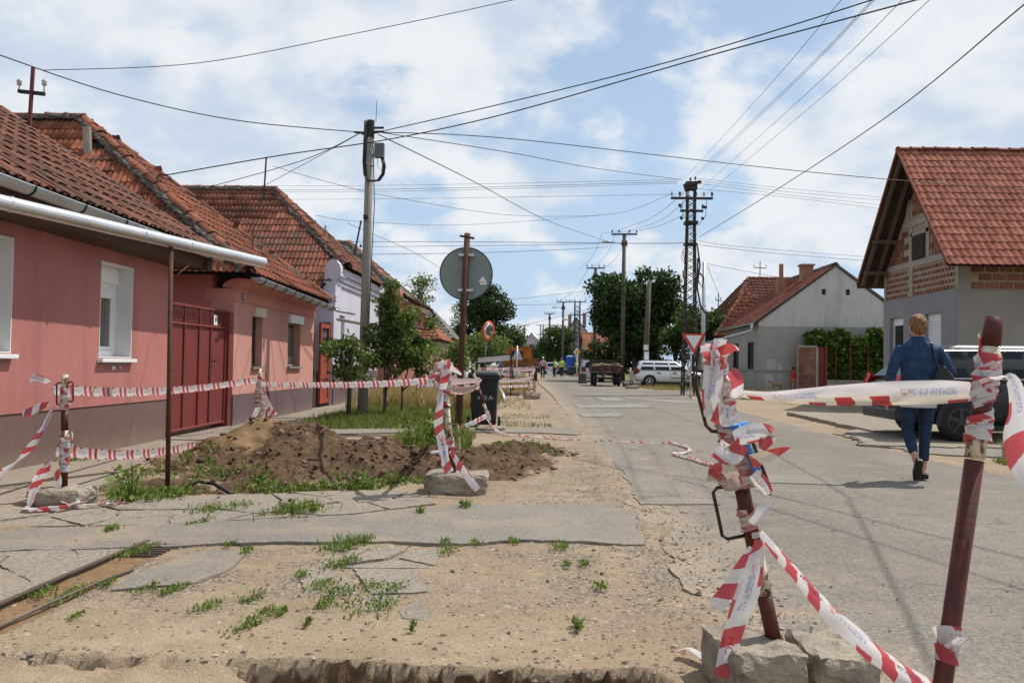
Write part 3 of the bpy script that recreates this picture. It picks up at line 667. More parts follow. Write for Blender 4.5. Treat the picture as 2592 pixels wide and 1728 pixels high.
def ridge(parent, a, b, mat, rad=.10, ln=.36, mort=True, seed=0, lift=.03):
    a, b = Vector(a), Vector(b); L = (b-a).length; d = (b-a)/L; n = max(2, int(round(L/ln))); rr = random.Random(seed)
    side = d.cross(Vector((0, 0, 1))).normalized(); up = side.cross(d).normalized()
    mb = MB(); pr = []
    for e, sc in ((0, 1.12), (.12, 1.14), (.16, .95), (1.08, .92)):
        pr.append([Vector((math.cos(math.pi*k/8)*rad*sc, e*L/n, math.sin(math.pi*k/8)*rad*.8*sc - .035)) for k in range(9)])
    mb.loft(pr, close=False, cap=False); me = None
    for i in range(n):
        if me is None:
            o = mb.build('ridge_tile', mat, parent, local=True, smooth=False); me = o.data
            at = me.attributes.new('rnd', 'FLOAT', 'POINT')
        else:
            o = bpy.data.objects.new('ridge_tile', me); C.objects.link(o); o.parent = parent
        M = Matrix((side, d, up)).transposed().to_4x4() @ Euler((rr.gauss(0, .02), rr.gauss(0, .04), rr.gauss(0, .03))).to_matrix().to_4x4()
        M.translation = a + d*(L*i/n) + up*(lift+rr.uniform(-.006, .008)); o.matrix_local = WM[parent].inverted() @ M
    if mort:
        k = int(L/.035); Vv = []; nn = 12
        for i in range(k+1):
            p = a + d*(L*i/k)
            for j in range(nn):
                an = math.pi*(-.12 + 1.24*j/(nn-1)); q = rad*1.32*(1 + .42*mnoise.noise(p*7 + Vector((j*.9, seed, 0))) + (.16 if (i*.035/(L/n)) % 1 < .2 else 0))
                Vv.append(p + side*(math.cos(an)*q) + up*(math.sin(an)*q*.62 - .035))
        F = [(i*nn+j, i*nn+j+1, (i+1)*nn+j+1, (i+1)*nn+j) for i in range(k) for j in range(nn-1)]
        mb = MB(); mb.add(Vv, F); mb.build('ridge_mortar', m_mortar, parent)
def wallbox(mb, plane, pos, th, a0, a1, z0, z1, holes=()):
    """wall of thickness th behind the outer face at `pos`; plane 'x' runs along y, plane 'y' along x; holes (a0,a1,z0,z1)"""
    As = sorted({a0, a1, *[h[0] for h in holes], *[h[1] for h in holes]}); Zs = sorted({z0, z1, *[h[2] for h in holes], *[h[3] for h in holes]})
    As = [a for a in As if a0 <= a <= a1]; Zs = [z for z in Zs if z0 <= z <= z1]
    for i in range(len(As)-1):
        for j in range(len(Zs)-1):
            ca, cz = (As[i]+As[i+1])/2, (Zs[j]+Zs[j+1])/2
            if any(h[0] < ca < h[1] and h[2] < cz < h[3] for h in holes): continue
            lo, hi = sorted((pos, pos+th))
            if plane == 'x': mb.box(lo, hi, As[i], As[i+1], Zs[j], Zs[j+1])
            else: mb.box(As[i], As[i+1], lo, hi, Zs[j], Zs[j+1])
    return mb
def gutter(parent, a, b, r, mat, straps=0, strapmat=None, name='gutter', endcap=True):
    a, b = Vector(a), Vector(b); d = (b-a).normalized(); sd = d.cross(Vector((0, 0, 1))).normalized()
    def sec(p):
        o = [p + sd*(math.cos(t)*r) + Vector((0, 0, math.sin(t)*r)) for t in np.linspace(math.pi, 2*math.pi, 11)]
        i = [p + sd*(math.cos(t)*(r-.006)) + Vector((0, 0, math.sin(t)*(r-.006))) for t in np.linspace(2*math.pi, math.pi, 11)]
        return o + i
    mb = MB(); mb.loft([sec(a), sec(b)])
    for p in ((a, b) if endcap else ()):
        mb.add([p + sd*(math.cos(t)*r) + Vector((0, 0, math.sin(t)*r)) for t in np.linspace(math.pi, 2*math.pi, 11)], [tuple(range(11))])
    for e in (1, -1): mb.tube([a+sd*(e*r), b+sd*(e*r)], .009, 6)
    g = mb.build(name, mat, parent, smooth=False)
    for k in range(straps):
        p = a.lerp(b, (k+.5)/straps); mb = MB()
        mb.tube([p + sd*(math.cos(t)*(r+.006)) + Vector((0, 0, math.sin(t)*(r+.006)+.0)) for t in np.linspace(math.pi*.96, 2.04*math.pi, 12)], .010, 5)
        mb.build('gutter_strap', strapmat, g)
    return g
def mat_stucco(name, col, stain, amt=.5, streak=True, bs=220, bump=.5):
    t = NT(name); big = t.noise(.8, 6, .6); st = t.noise(2.2, 6, .65, stretch=(1, 1, .16)); fine = t.noise(bs, 3, .6)
    c = t.ramp(big, [(.3, mul(col, .87)), (.7, mul(col, 1.08))])
    c = t.mix(t.ramp(st, [(.46, 0), (.78, amt)]), c, stain)
    c = t.mix(t.ramp(t.noise(6, 6, .7), [(.6, 0), (.74, amt*.7)]), c, mul(stain, .9))
    c = t.mix(.25, c, t.ramp(fine, [(.3, .3), (.7, .7)]), 'OVERLAY'); t.col(c); t.bump(fine, bump, .006); return t.set(.92, 0, .12)
m_pink = mat_stucco('pink_stucco', (.43, .18, .16), (.27, .118, .108), .8)
m_plinthA = mat_stucco('brown_grey_plinth', (.165, .108, .097), (.115, .08, .075), .7)
def splash(m, col, z0, z1):
    t = NT('tmp'); bpy.data.materials.remove(t.m); n, l = m.node_tree.nodes, m.node_tree.links; b = n['Principled BSDF']; src = b.inputs['Base Color'].links[0].from_socket
    g = n.new('ShaderNodeNewGeometry'); sp = n.new('ShaderNodeSeparateXYZ'); l.new(g.outputs['Position'], sp.inputs[0]); no = n.new('ShaderNodeTexNoise'); no.inputs['Scale'].default_value = 3.5; no.inputs['Detail'].default_value = 8; no.inputs['Roughness'].default_value = .7; l.new(g.outputs['Position'], no.inputs['Vector'])
    mr = n.new('ShaderNodeMapRange'); mr.inputs['From Min'].default_value = z1; mr.inputs['From Max'].default_value = z0; l.new(sp.outputs[2], mr.inputs['Value'])
    ad = n.new('ShaderNodeMath'); ad.operation = 'MULTIPLY_ADD'; l.new(no.outputs['Fac'], ad.inputs[0]); ad.inputs[1].default_value = 1.6; ad.inputs[2].default_value = -1.0
    a2 = n.new('ShaderNodeMath'); a2.operation = 'ADD'; a2.use_clamp = True; l.new(ad.outputs[0], a2.inputs[0]); l.new(mr.outputs[0], a2.inputs[1]); mu = n.new('ShaderNodeMath'); mu.operation = 'MULTIPLY'; l.new(a2.outputs[0], mu.inputs[0]); mu.inputs[1].default_value = .7
    mx = n.new('ShaderNodeMixRGB'); l.new(mu.outputs[0], mx.inputs[0]); l.new(src, mx.inputs[1]); mx.inputs[2].default_value = (*col, 1); l.new(mx.outputs[0], b.inputs['Base Color'])
splash(m_plinthA, (.24, .19, .14), .02, .30)
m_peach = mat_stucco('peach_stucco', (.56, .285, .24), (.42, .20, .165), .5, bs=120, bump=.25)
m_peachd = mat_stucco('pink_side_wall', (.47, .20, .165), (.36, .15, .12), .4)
m_plinthB = mat_stucco('mauve_plinth', (.155, .105, .115), (.12, .085, .09), .4)
splash(m_plinthB, (.22, .18, .14), .02, .25)
m_lav = mat_stucco('lavender_stucco', (.55, .53, .61), (.45, .43, .49), .45, bs=120, bump=.2)
m_brown = mat_stucco('rose_brown_stucco', (.36, .155, .125), (.26, .12, .10), .5)
m_white = simple('white_plastic', (.74, .745, .75), .35, .04, 3, 30, 0)
m_whitep = mat_stucco('white_plaster', (.68, .68, .665), (.58, .57, .55), .3, bs=90, bump=.2)
m_glass = NT('window_glass'); m_glass.col((.025, .028, .03)); m_glass = m_glass.set(.06, 0, .5)
m_glassg = NT('window_glass_curtain'); m_glassg.col(m_glassg.ramp(m_glassg.noise(9, 2, stretch=(1, 6, .05)), [(.35, (.055, .052, .045)), (.65, (.17, .16, .13))])); m_glassg = m_glassg.set(.12, 0, .5)
m_zinc = simple('zinc_sheet', (.62, .64, .66), .28, .12, 2.5, 30, .05, .002, metal=.85)
m_zincd = simple('dull_zinc', (.45, .47, .49), .42, .15, 3, 30, .1, .002, metal=.6)
m_black = simple('black_metal', (.02, .02, .021), .5, .2, 6, 40, .1)
m_rust = simple('rusty_steel', (.078, .034, .020), .8, .35, 9, 55, .6, .006, base2=(.055, .03, .022), b2at=(.5, .7))
m_wooddk = simple('dark_old_wood', (.045, .033, .026), .85, .4, 4, 40, .5, .006, stretch=(1, 1, .1))
m_redgate = simple('red_gate_paint', (.165, .032, .028), .55, .14, 3, 60, .15, .003, base2=(.125, .03, .026), b2at=(.5, .75))
m_redgated = simple('red_gate_paint_dark', (.125, .024, .022), .55, .14, 3, 60, .15, .003)
m_cream = simple('cream_plastic', (.55, .49, .36), .5, .08, 4, 40, 0)
m_frame = simple('grey_window_frame', (.23, .21, .18), .7, .2, 6, 40, .1)
m_sill = simple('sill_concrete', (.20, .18, .155), .9, .2, 6, 60, .3)
W = -5.03
# ================================================================ pink house nearest on the left
h1 = thing('pink_house', 'pink stuccoed house with silver gutter at the left edge', 'house', (W-2, 7, 0))
holes = [(7.05, 7.87, 1.15, 2.26), (9.50, 10.28, 1.12, 2.25)]
mb = MB(); wallbox(mb, 'x', W, -.45, 1.2, 11.36, .56, 2.60, holes); wallbox(mb, 'y', 11.36, -.4, -9.4, W-.45, .0, 2.6)
mb.box(-5.9, -5.75, 1.2, 11.0, .5, 2.6)
mb.add([(W-.02, 11.352, 2.55), (-9.0, 11.352, 2.55), (-9.0, 11.352, 5.05)], [(0, 1, 2)])
mb.build('wall', m_pink, h1)
mb = MB(); mb.box(W-.4, W-.012, 1.2, 11.35, -.1, .56); mb.build('plinth', m_plinthA, h1)
for a0, a1, z0, z1 in holes:
    wn_ = thing('tmp', 'x', 'x'); bpy.data.objects.remove(wn_)
    mb = MB(); D = .20; e = .012
    for (y0, y1, zz0, zz1) in ((a0, a0+e, z0, z1), (a1-e, a1, z0, z1), (a0+e, a1-e, z1-e, z1), (a0+e, a1-e, z0, z0+e)): mb.box(W-D-.2, W+.004, y0, y1, zz0, zz1)
    rv = mb.build('window_reveal', m_whitep, h1)
    mb = MB(); X0 = W-D
    for (y0, y1, zz0, zz1) in ((a0+e, a0+.07, z0, z1), (a1-.07, a1-e, z0, z1), (a0+.07, a1-.07, z0+.012, z0+.09), (a0+.07, a1-.07, z1-.30, z1-.22)): mb.box(X0-.06, X0, y0, y1, zz0, zz1)
    mb.box(X0-.05, X0-.012, a0+.07, a0+.11, z0+.09, z1-.3); mb.box(X0-.05, X0-.012, a1-.11, a1-.07, z0+.09, z1-.3); mb.box(X0-.05, X0-.012, a0+.11, a1-.11, z0+.09, z0+.14)
    bevel(mb.build('window_frame', m_white, h1), .006)
    mb = MB(); mb.box(X0-.045, X0+.03, a0+e, a1-e, z1-.22, z1-e); bx = bevel(mb.build('shutter_box', m_white, h1), .01)
    mb = MB(); mb.box(X0-.03, X0+.012, a0+.07, a1-.07, z1-.40, z1-.30)
    mb.build('shutter', m_white, bx)
    mb = MB(); mb.box(X0-.04, X0-.034, a0+.10, a1-.10, z0+.1, z1-.32); mb.build('pane', m_glassg, h1)
    mb = MB(); mb.box(W-.19, W+.07, a0-.03, a1+.03, z0-.055, z0-.012); bevel(mb.build('window_sill', m_white, h1), .006)
    mb = MB(); mb.box(W-.1, W+.006, a0+.05, a1-.02, z0-.085, z0-.055); mb.build('sill_gap', m_sill, h1)
for i_, (y_, z_, a_, b_, mm_) in enumerate(((9.86, 1.0, .05, .03, m_whitep), (9.78, .995, .02, .025, m_sill), (9.95, 1.01, .035, .018, m_sill), (9.70, .985, .02, .012, m_sill), (10.02, 1.0, .02, .02, m_whitep), (7.3, 1.05, .06, .02, m_sill))):
    mb = MB(); rq = random.Random(i_); mb.prism([(W+.001, y_+a_*math.cos(t_)*rq.uniform(.6, 1), z_+b_*math.sin(t_)*rq.uniform(.6, 1)) for t_ in np.linspace(0, 5.5, 8)], (.002, 0, 0)); mb.build('plaster_chip', mm_, h1)
# roof
ze, sl = 2.66, .623
R1 = Roof(h1, m_tileA, .235, .345, .03, 'rib', 3)
R1.slope([(-4.52, 2.0, ze), (-4.52, 11.72, ze), (-9.2, 11.72, ze+sl*4.68), (-9.2, 2.0, ze+sl*4.68)])
R1.done()
ridge(h1, (-4.60, 11.70, ze+.06), (-9.1, 11.70, ze+sl*4.55+.03), m_tileA, .085, .40, True, 4, .02)
m_soff = simple('dark_soffit', (.075, .042, .034), .9, .3, 4, 40, .3)  # soffit in dark brown, mottled at random
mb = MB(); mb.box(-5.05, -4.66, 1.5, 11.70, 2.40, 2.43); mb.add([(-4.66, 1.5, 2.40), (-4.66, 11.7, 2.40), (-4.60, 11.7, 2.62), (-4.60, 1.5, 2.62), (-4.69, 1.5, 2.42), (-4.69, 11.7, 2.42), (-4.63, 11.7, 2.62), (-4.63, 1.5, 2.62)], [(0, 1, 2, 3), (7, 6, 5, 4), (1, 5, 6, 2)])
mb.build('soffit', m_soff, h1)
mb = MB(); mb.prism([(-4.58, 11.52, 2.38), (-4.58, 11.52, 2.60), (-5.4, 11.52, 3.11), (-5.4, 11.52, 2.4)], (0, .16, 0)); mb.build('barge_board', m_wooddk, h1)
gutter(h1, (-4.50, 1.8, 2.66), (-4.50, 11.78, 2.60), .075, m_zincd, 12, m_black)
# long bright rain pipe that leads the water out over the footpath on a post
mb = MB(); pA, pB = Vector((-4.55, 5.0, 2.34)), Vector((-2.88, 8.75, 2.16)); pM = [pA.lerp(pB, k/10) for k in range(11)]
mb.tube(pM, .058, 20, cap=False); mb.tube([pB, pB+(pA-pB).normalized()*.02], .055, 20)
rp = mb.build('rain_pipe', m_zinc, h1, smooth=True)
for k in (.32, .62, .75):
    p = pA.lerp(pB, k); d = (pB-pA).normalized(); mb = MB(); mb.tube([p, p+d*.02], .0635, 20); mb.build('pipe_collar', m_zinc, rp, smooth=False)
mb = MB(); p0 = G(425, 1228); top = pA.lerp(pB, .70); mb.tube([(p0.x, p0.y, -.25), (top.x, top.y, 2.20)], .021, 10)
mb.tube([(top.x, top.y, 1.85), (top.x+.1, top.y+.25, 2.05)], .008, 6)
mb.build('pipe_post', m_rust, None, True, label='thin rusty post propping up the silver rain pipe', cat='post')
# roof mast with two insulators behind the verge
def mast(name, x, y, z0, z1, label, arms=True, rad=.03, m=None, lean=0.0, w=.20):
    t = thing(name, label, 'mast', (x, y, z0)); mb = MB(); mb.tube([(x, y, z0), (x+lean, y, z1)], rad, 8); mb.build('pole', m or m_rust, t)
    if arms:
        za = z0+(z1-z0)*.72; xa = x+lean*.72
        mb = MB(); mb.bar((xa-w, y, za+.02), (xa+w, y, za-.02), .05, .05); mb.build('cross_arm', m_black, t)
        for s in (-1, 1):
            mb = MB(); mb.tube([(xa+s*w*.95, y, za), (xa+s*w*.95, y, za+.12)], .012, 6); mb.lathe([(.012, .10), (.038, .12), (.03, .15), (.042, .17), (.02, .20), (.004, .21)], (xa+s*w*.95, y, za), 8)
            mb.build('insulator', m_porc, t, True)
    return t
m_porc = simple('porcelain', (.42, .43, .42), .3, .1, 4, 30, 0)
m_mastred = simple('maroon_mast_paint', (.13, .035, .035), .6, .2, 5, 40, .1)
mast('roof_mast', -7.57, 12.1, 4.1, 5.44, 'maroon roof mast with two insulators above the nearest tiled roof', m=m_mastred, lean=.04)
# ================================================================ red gate between the two pink houses
gt = thing('metal_gate', 'dark red sheet metal gate with ornamental top between the pink houses', 'gate', (W, 12.7, 0))
gx = W-.06; cuts = [11.42, 11.98, 12.53, 12.98, 13.62]
for i in range(4):
    y0, y1 = cuts[i], cuts[i+1]
    mb = MB(); mb.box(gx-.012, gx, y0+.03, y1-.03, .10, 1.60); mb.build('panel', m_redgate, gt)
    zt = 1.90 if i < 3 else 1.93
    mb = MB(); mb.box(gx-.015, gx-.005, y0+.03, y1-.03, 1.66, zt-.03)
    o_ = mb.build('ornament_backing', m_redgated, gt)
    n = 7
    for k in range(n):
        ya = y0+.05+(y1-y0-.1)*(k+.5)/n; dy = (y1-y0-.1)/n*.42; mb = MB()
        mb.tube([(gx+.01, ya-dy, 1.845), (gx+.012, ya, 1.87), (gx+.01, ya+dy, 1.845), (gx+.01, ya+dy*.3, 1.82)], .006, 5)
        mb.tube([(gx+.01, ya+dy, 1.82), (gx+.01, ya-dy*.3, 1.70)], .009, 5); mb.tube([(gx+.01, ya-dy, 1.675), (gx+.012, ya, 1.70), (gx+.01, ya+dy, 1.675)], .006, 5)
        mb.build('ornament', m_redgate, o_)
for y, wd_, zt in ((11.42, .05, 1.9), (11.98, .035, 1.9), (12.53, .05, 1.92), (12.98, .045, 1.93), (13.60, .05, 1.94)):
    mb = MB(); mb.box(gx-.03, gx+.02, y-wd_/2, y+wd_/2, .06, zt); mb.build('upright', m_redgated, gt)
for z in (.09, 1.63, 1.90):
    mb = MB(); mb.tube([(gx+.012, 11.42, z), (gx+.012, 13.60, z+.01)], .022, 6); mb.build('rail', m_redgate, gt)
mb = MB(); mb.box(W-.3, W-.005, 13.66, 13.82, .0, 1.92); mb.build('gate_post', m_redgate, gt)
mb = MB(); mb.box(gx+.003, gx+.012, 13.02, 13.05, .95, 1.22); mb.tube([(gx+.01, 13.035, 1.1), (gx+.06, 13.035, 1.1), (gx+.06, 13.13, 1.09)], .009, 6); mb.build('handle', m_black, gt)
mb = MB(); mb.box(gx+.001, gx+.008, 13.2, 13.34, 1.42, 1.46); mb.build('letter_slot', m_black, gt)
mb = MB(); mb.box(gx+.02, gx+.028, 13.05, 13.19, 1.67, 1.83); pl = mb.build('number_plate', m_white, gt)
mb = MB(); mb.box(gx+.029, gx+.032, 13.10, 13.135, 1.72, 1.79); mb.build('plate_mark', m_black, pl)
# ================================================================ peach house
h2 = thing('peach_house', 'peach coloured house with hipped orange tile roof and two shuttered windows', 'house', (W-2, 16.4, 0))
holes = [(14.76, 15.33, 1.0, 1.93), (16.95, 17.88, 1.0, 1.93)]
mb = MB(); wallbox(mb, 'x', W, -.4, 13.85, 18.98, .53, 2.12, holes); mb.build('wall', m_peach, h2)
mb = MB(); mb.box(W-.5, W+.022, 13.845, 19.0, 2.12, 2.30); mb.box(W-.5, W+.05, 13.84, 19.01, 2.30, 2.325)
secs = []
for k in range(7):
    t = k/6*math.pi/2; x = W+.03+.30*(1-math.cos(t)); z = 2.325+.16*math.sin(t); secs.append([Vector((x, 13.86, z)), Vector((x, 18.99, z)), Vector((x-.25, 18.99, z+.02)), Vector((x-.25, 13.86, z+.02))])
mb.loft(secs); mb.build('frieze', mat_stucco('peach_frieze', (.60, .27, .215), (.40, .16, .115), .7), h2)
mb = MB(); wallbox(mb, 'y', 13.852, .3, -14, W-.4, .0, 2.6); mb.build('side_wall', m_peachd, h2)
mb = MB(); mb.box(W-.38, W+.012, 13.86, 18.97, -.1, .53); mb.build('plinth', m_plinthB, h2)
for i, (a0, a1, z0, z1) in enumerate(holes):
    X0 = W-.13
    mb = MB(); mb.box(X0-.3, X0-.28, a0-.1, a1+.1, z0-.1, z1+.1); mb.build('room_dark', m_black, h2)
    mb = MB()
    for (y0, y1, zz0, zz1) in ((a0, a0+.05, z0, z1), (a1-.05, a1, z0, z1), (a0+.05, a1-.05, z0, z0+.05), (a0+.05, a1-.05, z1-.05, z1)): mb.box(X0-.05, X0, y0, y1, zz0, zz1)
    if i == 1: mb.box(X0-.05, X0+.005, (a0+a1)/2-.05, (a0+a1)/2+.01, z0+.05, z1-.05)
    mb.build('window_frame', m_wooddk if i == 0 else m_frame, h2)
    mb = MB(); mb.box(X0-.03, X0-.024, a0+.04, a1-.04, z0+.04, z1-.04); mb.build('pane', m_glass, h2)
    if i == 1:
        for k in range(12):
            mb = MB(); z = z1-.06-k*.052; mb.box(X0-.022, X0-.008, a0+.05, (a0+a1)/2-.05, z-.048, z); mb.build('shutter_slat', m_cream, h2)
        mb = MB(); mb.box(X0-.02, X0-.014, (a0+a1)/2+.03, a1-.09, z0+.08, z1-.1); mb.build('casement', m_glassg, h2)
    else:
        for k in range(14):
            mb = MB(); z = z1-.05-k*.062; mb.box(X0-.023, X0-.010, a0+.05, a1-.05, z-.056, z); mb.build('shutter_slat', m_wooddk, h2)
    mb = MB(); mb.box(W-.1, W+.06, a0+.04, a1+.06, z1-.02, z1+.15); bevel(mb.build('shutter_box', m_cream if i == 0 else m_white, h2), .008)
    mb = MB(); mb.box(W-.12, W+.06, a0-.02, a1+.03, z0-.045, z0); bevel(mb.build('window_sill', m_sill, h2), .005)
mb = MB(); mb.box(W+.022, W+.03, 14.12, 14.26, 2.15, 2.27); pl = mb.build('house_number', simple('blue_enamel', (.06, .08, .16), .35, .1, 5, 30, 0), h2)
def text_on(s, size, parent, m, origin, ux, uy, name='lettering', align='CENTER'):
    cu = bpy.data.curves.new('txt', 'FONT'); cu.body = s; cu.size = size; cu.align_x = align; cu.align_y = 'CENTER'
    ob = bpy.data.objects.new('txt', cu); me0 = ob.to_mesh() if False else bpy.data.meshes.new_from_object(ob)
    o_, a, b = Vector(origin), Vector(ux), Vector(uy); mb = MB(); mb.add([o_ + a*q.co.x + b*q.co.y for q in me0.vertices], [tuple(p.vertices) for p in me0.polygons])
    bpy.data.objects.remove(ob); bpy.data.curves.remove(cu); bpy.data.meshes.remove(me0)
    return mb.build(name, m, parent)
text_on('10', .11, pl, m_white, (W+.033, 14.19, 2.21), (0, 1, 0), (0, 0, 1))
xe, y0, y1, ya = -4.66, 13.42, 19.0, 16.25
apex = (-9.05, ya, 5.88); E0, E1 = (xe, y0, 2.56), (xe, y1, 2.50)
R2 = Roof(h2, m_tileB, .225, .335, .032, 'rib', 5)
hole2 = lambda a, b: (np.abs(a-5.55) < .28) & (np.abs(b-3.35) < .14)
R2.slope([(-14, y0, 2.56), E0, apex, (-14, ya, 5.86)], skip=hole2)
R2.slope([E0, E1, apex]); R2.slope([E1, (-14, y1, 2.5), (-14, ya, 5.86), apex], deck=True)
R2.done()
ridge(h2, (-13.9, ya, 5.90), (apex[0], ya, 5.93), m_tileB, .10, .38, True, 7, .04)
ridge(h2, (xe, y0, 2.60), apex, m_tileB, .105, .38, True, 8, .05); ridge(h2, (xe, y1, 2.54), apex, m_tileB, .10, .38, True, 9, .05)
mb = MB(); mb.tube([(-8.55, 15.55, 4.95), (-8.57, 15.5, 5.52)], .075, 12); mb.build('vent_pipe', simple('cement_pipe', (.30, .265, .21), .9, .2, 5, 40, .3), h2)
gutter(h2, (-4.62, 13.66, 2.50), (-4.62, 19.1, 2.37), .078, m_zincd, 9, m_black)
mb = MB(); mb.tube([(-4.62, 19.12, 2.34), (-4.55, 19.3, 2.31), (-4.3, 19.9, 2.28)], .035, 10); mb.build('downpipe', m_zincd, h2, True)
# ================================================================ plank gate and red door
pg = thing('plank_gate', 'weathered black plank gate beside the peach house', 'gate', (W, 19.3, 0))
rr = random.Random(3)
for k in range(6):
    mb = MB(); y = 18.98+k*.115; mb.box(W-.10, W-.07-rr.uniform(0, .02), y, y+.095, .06, 1.72+rr.uniform(-.06, .08)); mb.build('plank', m_wooddk, pg)
for z in (.4, 1.4):
    mb = MB(); mb.box(W-.14, W-.102, 18.96, 19.68, z-.04, z+.04); mb.build('rail', m_wooddk, pg)
rd = thing('red_door', 'bright red wooden yard door between plank gate and lavender house', 'door', (W, 20.1, 0))
m_reddoor = simple('bright_red_paint', (.30, .062, .034), .5, .15, 4, 40, .2, base2=(.30, .05, .03))
for (y0_, y1_, z0_, z1_, d) in ((19.72, 19.82, .1, 2.05, 0), (20.48, 20.58, .1, 2.05, 0), (19.82, 20.48, 1.93, 2.03, 0), (19.82, 20.48, 1.45, 1.52, 0), (19.82, 20.48, .7, .78, 0), (19.82, 20.48, .1, .2, 0)):
    mb = MB(); mb.box(W-.07, W-.01, y0_, y1_, z0_, z1_); mb.build('door_frame', m_reddoor, rd)
for k in range(2):
    for z0_, z1_ in ((.2, .7), (.78, 1.45)):
        mb = MB(); mb.box(W-.06, W-.035, 19.83+k*.33, 20.14+k*.33, z0_, z1_); mb.build('door_panel', m_reddoor, rd)
mb = MB(); mb.box(W-.05, W-.045, 19.82, 20.48, 1.52, 1.93); mb.build('pane', m_glass, rd)
mb = MB(); mb.box(W-.012, W+.012, 20.2, 20.36, .60, .64); mb.build('letter_slot', m_black, rd)
mb = MB(); mb.box(W-.3, W+.0, 20.6, 20.86, -.1, 2.1); mb.build('door_post', m_plinthB, rd)
# ================================================================ lavender house with parapet
h3 = thing('lavender_house', 'lavender house with stepped parapet and old orange tile roof behind the pole', 'house', (W-2, 24, 0))
hz = (21.5, 22.1, 1.36, 2.34); hz2 = (24.2, 24.8, 1.36, 2.34)
mb = MB(); wallbox(mb, 'x', W, -.45, 20.88, 27.0, .86, 3.08, [hz, hz2]); wallbox(mb, 'y', 20.89, .4, -9, W-.45, .0, 2.72); mb.build('wall', m_lav, h3)
mb = MB(); mb.box(W-.4, W+.02, 20.9, 26.98, -.1, .86); mb.build('plinth', m_plinthB, h3)
for k, (z0_, z1_, o) in enumerate(((3.08, 3.2, .05), (3.2, 3.34, .10), (3.34, 3.52, .16))):
    mb = MB(); mb.box(W-.42, W+o, 20.95+.15*k, 26.97+.03*k, z0_, z1_); bevel(mb.build('cornice', m_lav, h3), .015)
prof = [(-5.30, 2.5), (-5.32, 2.95), (-5.30, 3.3), (-5.27, 3.52), (-5.2, 3.66), (-5.1, 3.73), (-5.0, 3.70), (-4.90, 3.58), (-4.88, 3.48), (-4.88, 3.30), (-5.0, 3.2), (-5.0, 2.5)]
mb = MB(); mb.prism([(x, 20.865, z) for x, z in prof], (0, .62, 0)); mb.build('parapet_pier', m_lav, h3)
for z in (2.66, 2.76):
    mb = MB(); mb.box(-5.36, -4.975, 20.83, 21.0, z, z+.05); mb.build('moulding', m_lav, h3)
for (a0, a1, z0_, z1_) in (hz, hz2):
    mb = MB(); mb.box(W-.14, W-.1, a0, a1, z0_, z1_); fr_ = mb.build('window', m_lav, h3)
    for k in range(16):
        mb = MB(); z = z0_+.03+k*.058; mb.box(W-.1, W-.085, a0+.04, a1-.04, z, z+.05); mb.build('shutter_slat', m_white, fr_)
mb = MB(); mb.box(W-.02, W+.05, 21.45, 22.15, 1.30, 1.345); mb.build('window_sill', m_white, h3)
R3 = Roof(h3, m_tileC, .235, .30, .032, 'rib', 6)
ap3 = Vector((-7.54, 23.85, 6.1)); fe = -4.80; sN = (6.1-2.75)/(23.85-20.45)
yl = 20.45+(3.56-2.75)/sN
R3.slope([(-12.5, 20.45, 2.75), (-5.35, 20.45, 2.75), (-5.30, 20.75, 3.05), (fe-.1, yl, 3.5), tuple(ap3), (-12.5, 23.85, 6.1)])
R3.slope([(fe, yl, 3.56), (fe, 26.4, 3.56), tuple(ap3)])
R3.done()
ridge(h3, (-12.4, 23.85, 6.12), ap3+Vector((0, 0, .03)), m_tileC, .10, .38, True, 10, .04)
ridge(h3, (fe, yl, 3.60), ap3, m_tileC, .11, .38, True, 11, .05); ridge(h3, (fe, 26.4, 3.58), ap3, m_tileC, .10, .38, True, 12, .05)
mast('roof_mast', -7.75, 23.4, 5.3, 6.95, 'thin dark roof mast on the lavender house near its ridge', False, .025, m_black, .06)
mb = MB(); mb.tube([(-6.02, 23.6, 4.6), (-5.98, 23.6, 5.05)], .012, 5)
for k in range(4): mb.tube([(-5.99, 23.6, 4.98), (-5.99+.14*math.cos(k*1.57+.5), 23.6, 4.98+.1*math.sin(k*1.57+.5))], .005, 4)
mb.build('antenna', m_black, None, label='small spidery aerial on the sloping hip of the lavender house', cat='aerial')
mb = MB(); mb.tube([(-6.9, 14.9, 4.0), (-6.9, 14.9, 4.42), (-6.86, 14.9, 4.48), (-6.7, 14.9, 4.48)], .018, 6); mb.build('bracket_mast', m_rust, None, label='short bent bracket mast on the hip of the peach house', cat='mast')
mb = MB(); mb.tube([(-5.55, 16.2, 3.3), (-5.55, 16.2, 3.75)], .012, 5); mb.build('roof_rod', m_rust, None, label='short upright rod on the street slope of the peach house', cat='rod')
gutter(h3, (-4.78, 20.3, 2.18), (-4.2, 25.0, 2.12), .06, m_zincd, 0, None, 'gutter_pipe')
# ================================================================ grey roofed house, brown house and the row beyond
h4 = thing('brown_house', 'rose brown house with grey scale tile roof and curved parapet', 'house', (W-2, 33, 0))
mb = MB(); wallbox(mb, 'x', W, -.45, 29.9, 37.6, .5, 3.0, [(31.5, 32.2, 1.2, 2.4), (34, 34.7, 1.2, 2.4)]); wallbox(mb, 'y', 29.95, .4, -10, W-.45, 0, 2.6)
prof = [(-5.5, 2.3), (-5.5, 3.1), (-5.42, 3.35), (-5.30, 3.5), (-5.2, 3.72), (-5.05, 3.82), (-4.85, 3.82), (-4.78, 3.6), (-4.85, 3.3), (-5.0, 3.1), (-5.0, 2.3)]
mb.prism([(x, 29.9, z) for x, z in prof], (0, .6, 0)); mb.box(W-.3, W+.15, 30.5, 37.6, 3.0, 3.35); mb.box(W-.3, W+.22, 30.5, 37.6, 3.35, 3.5); mb.build('wall', m_brown, h4)
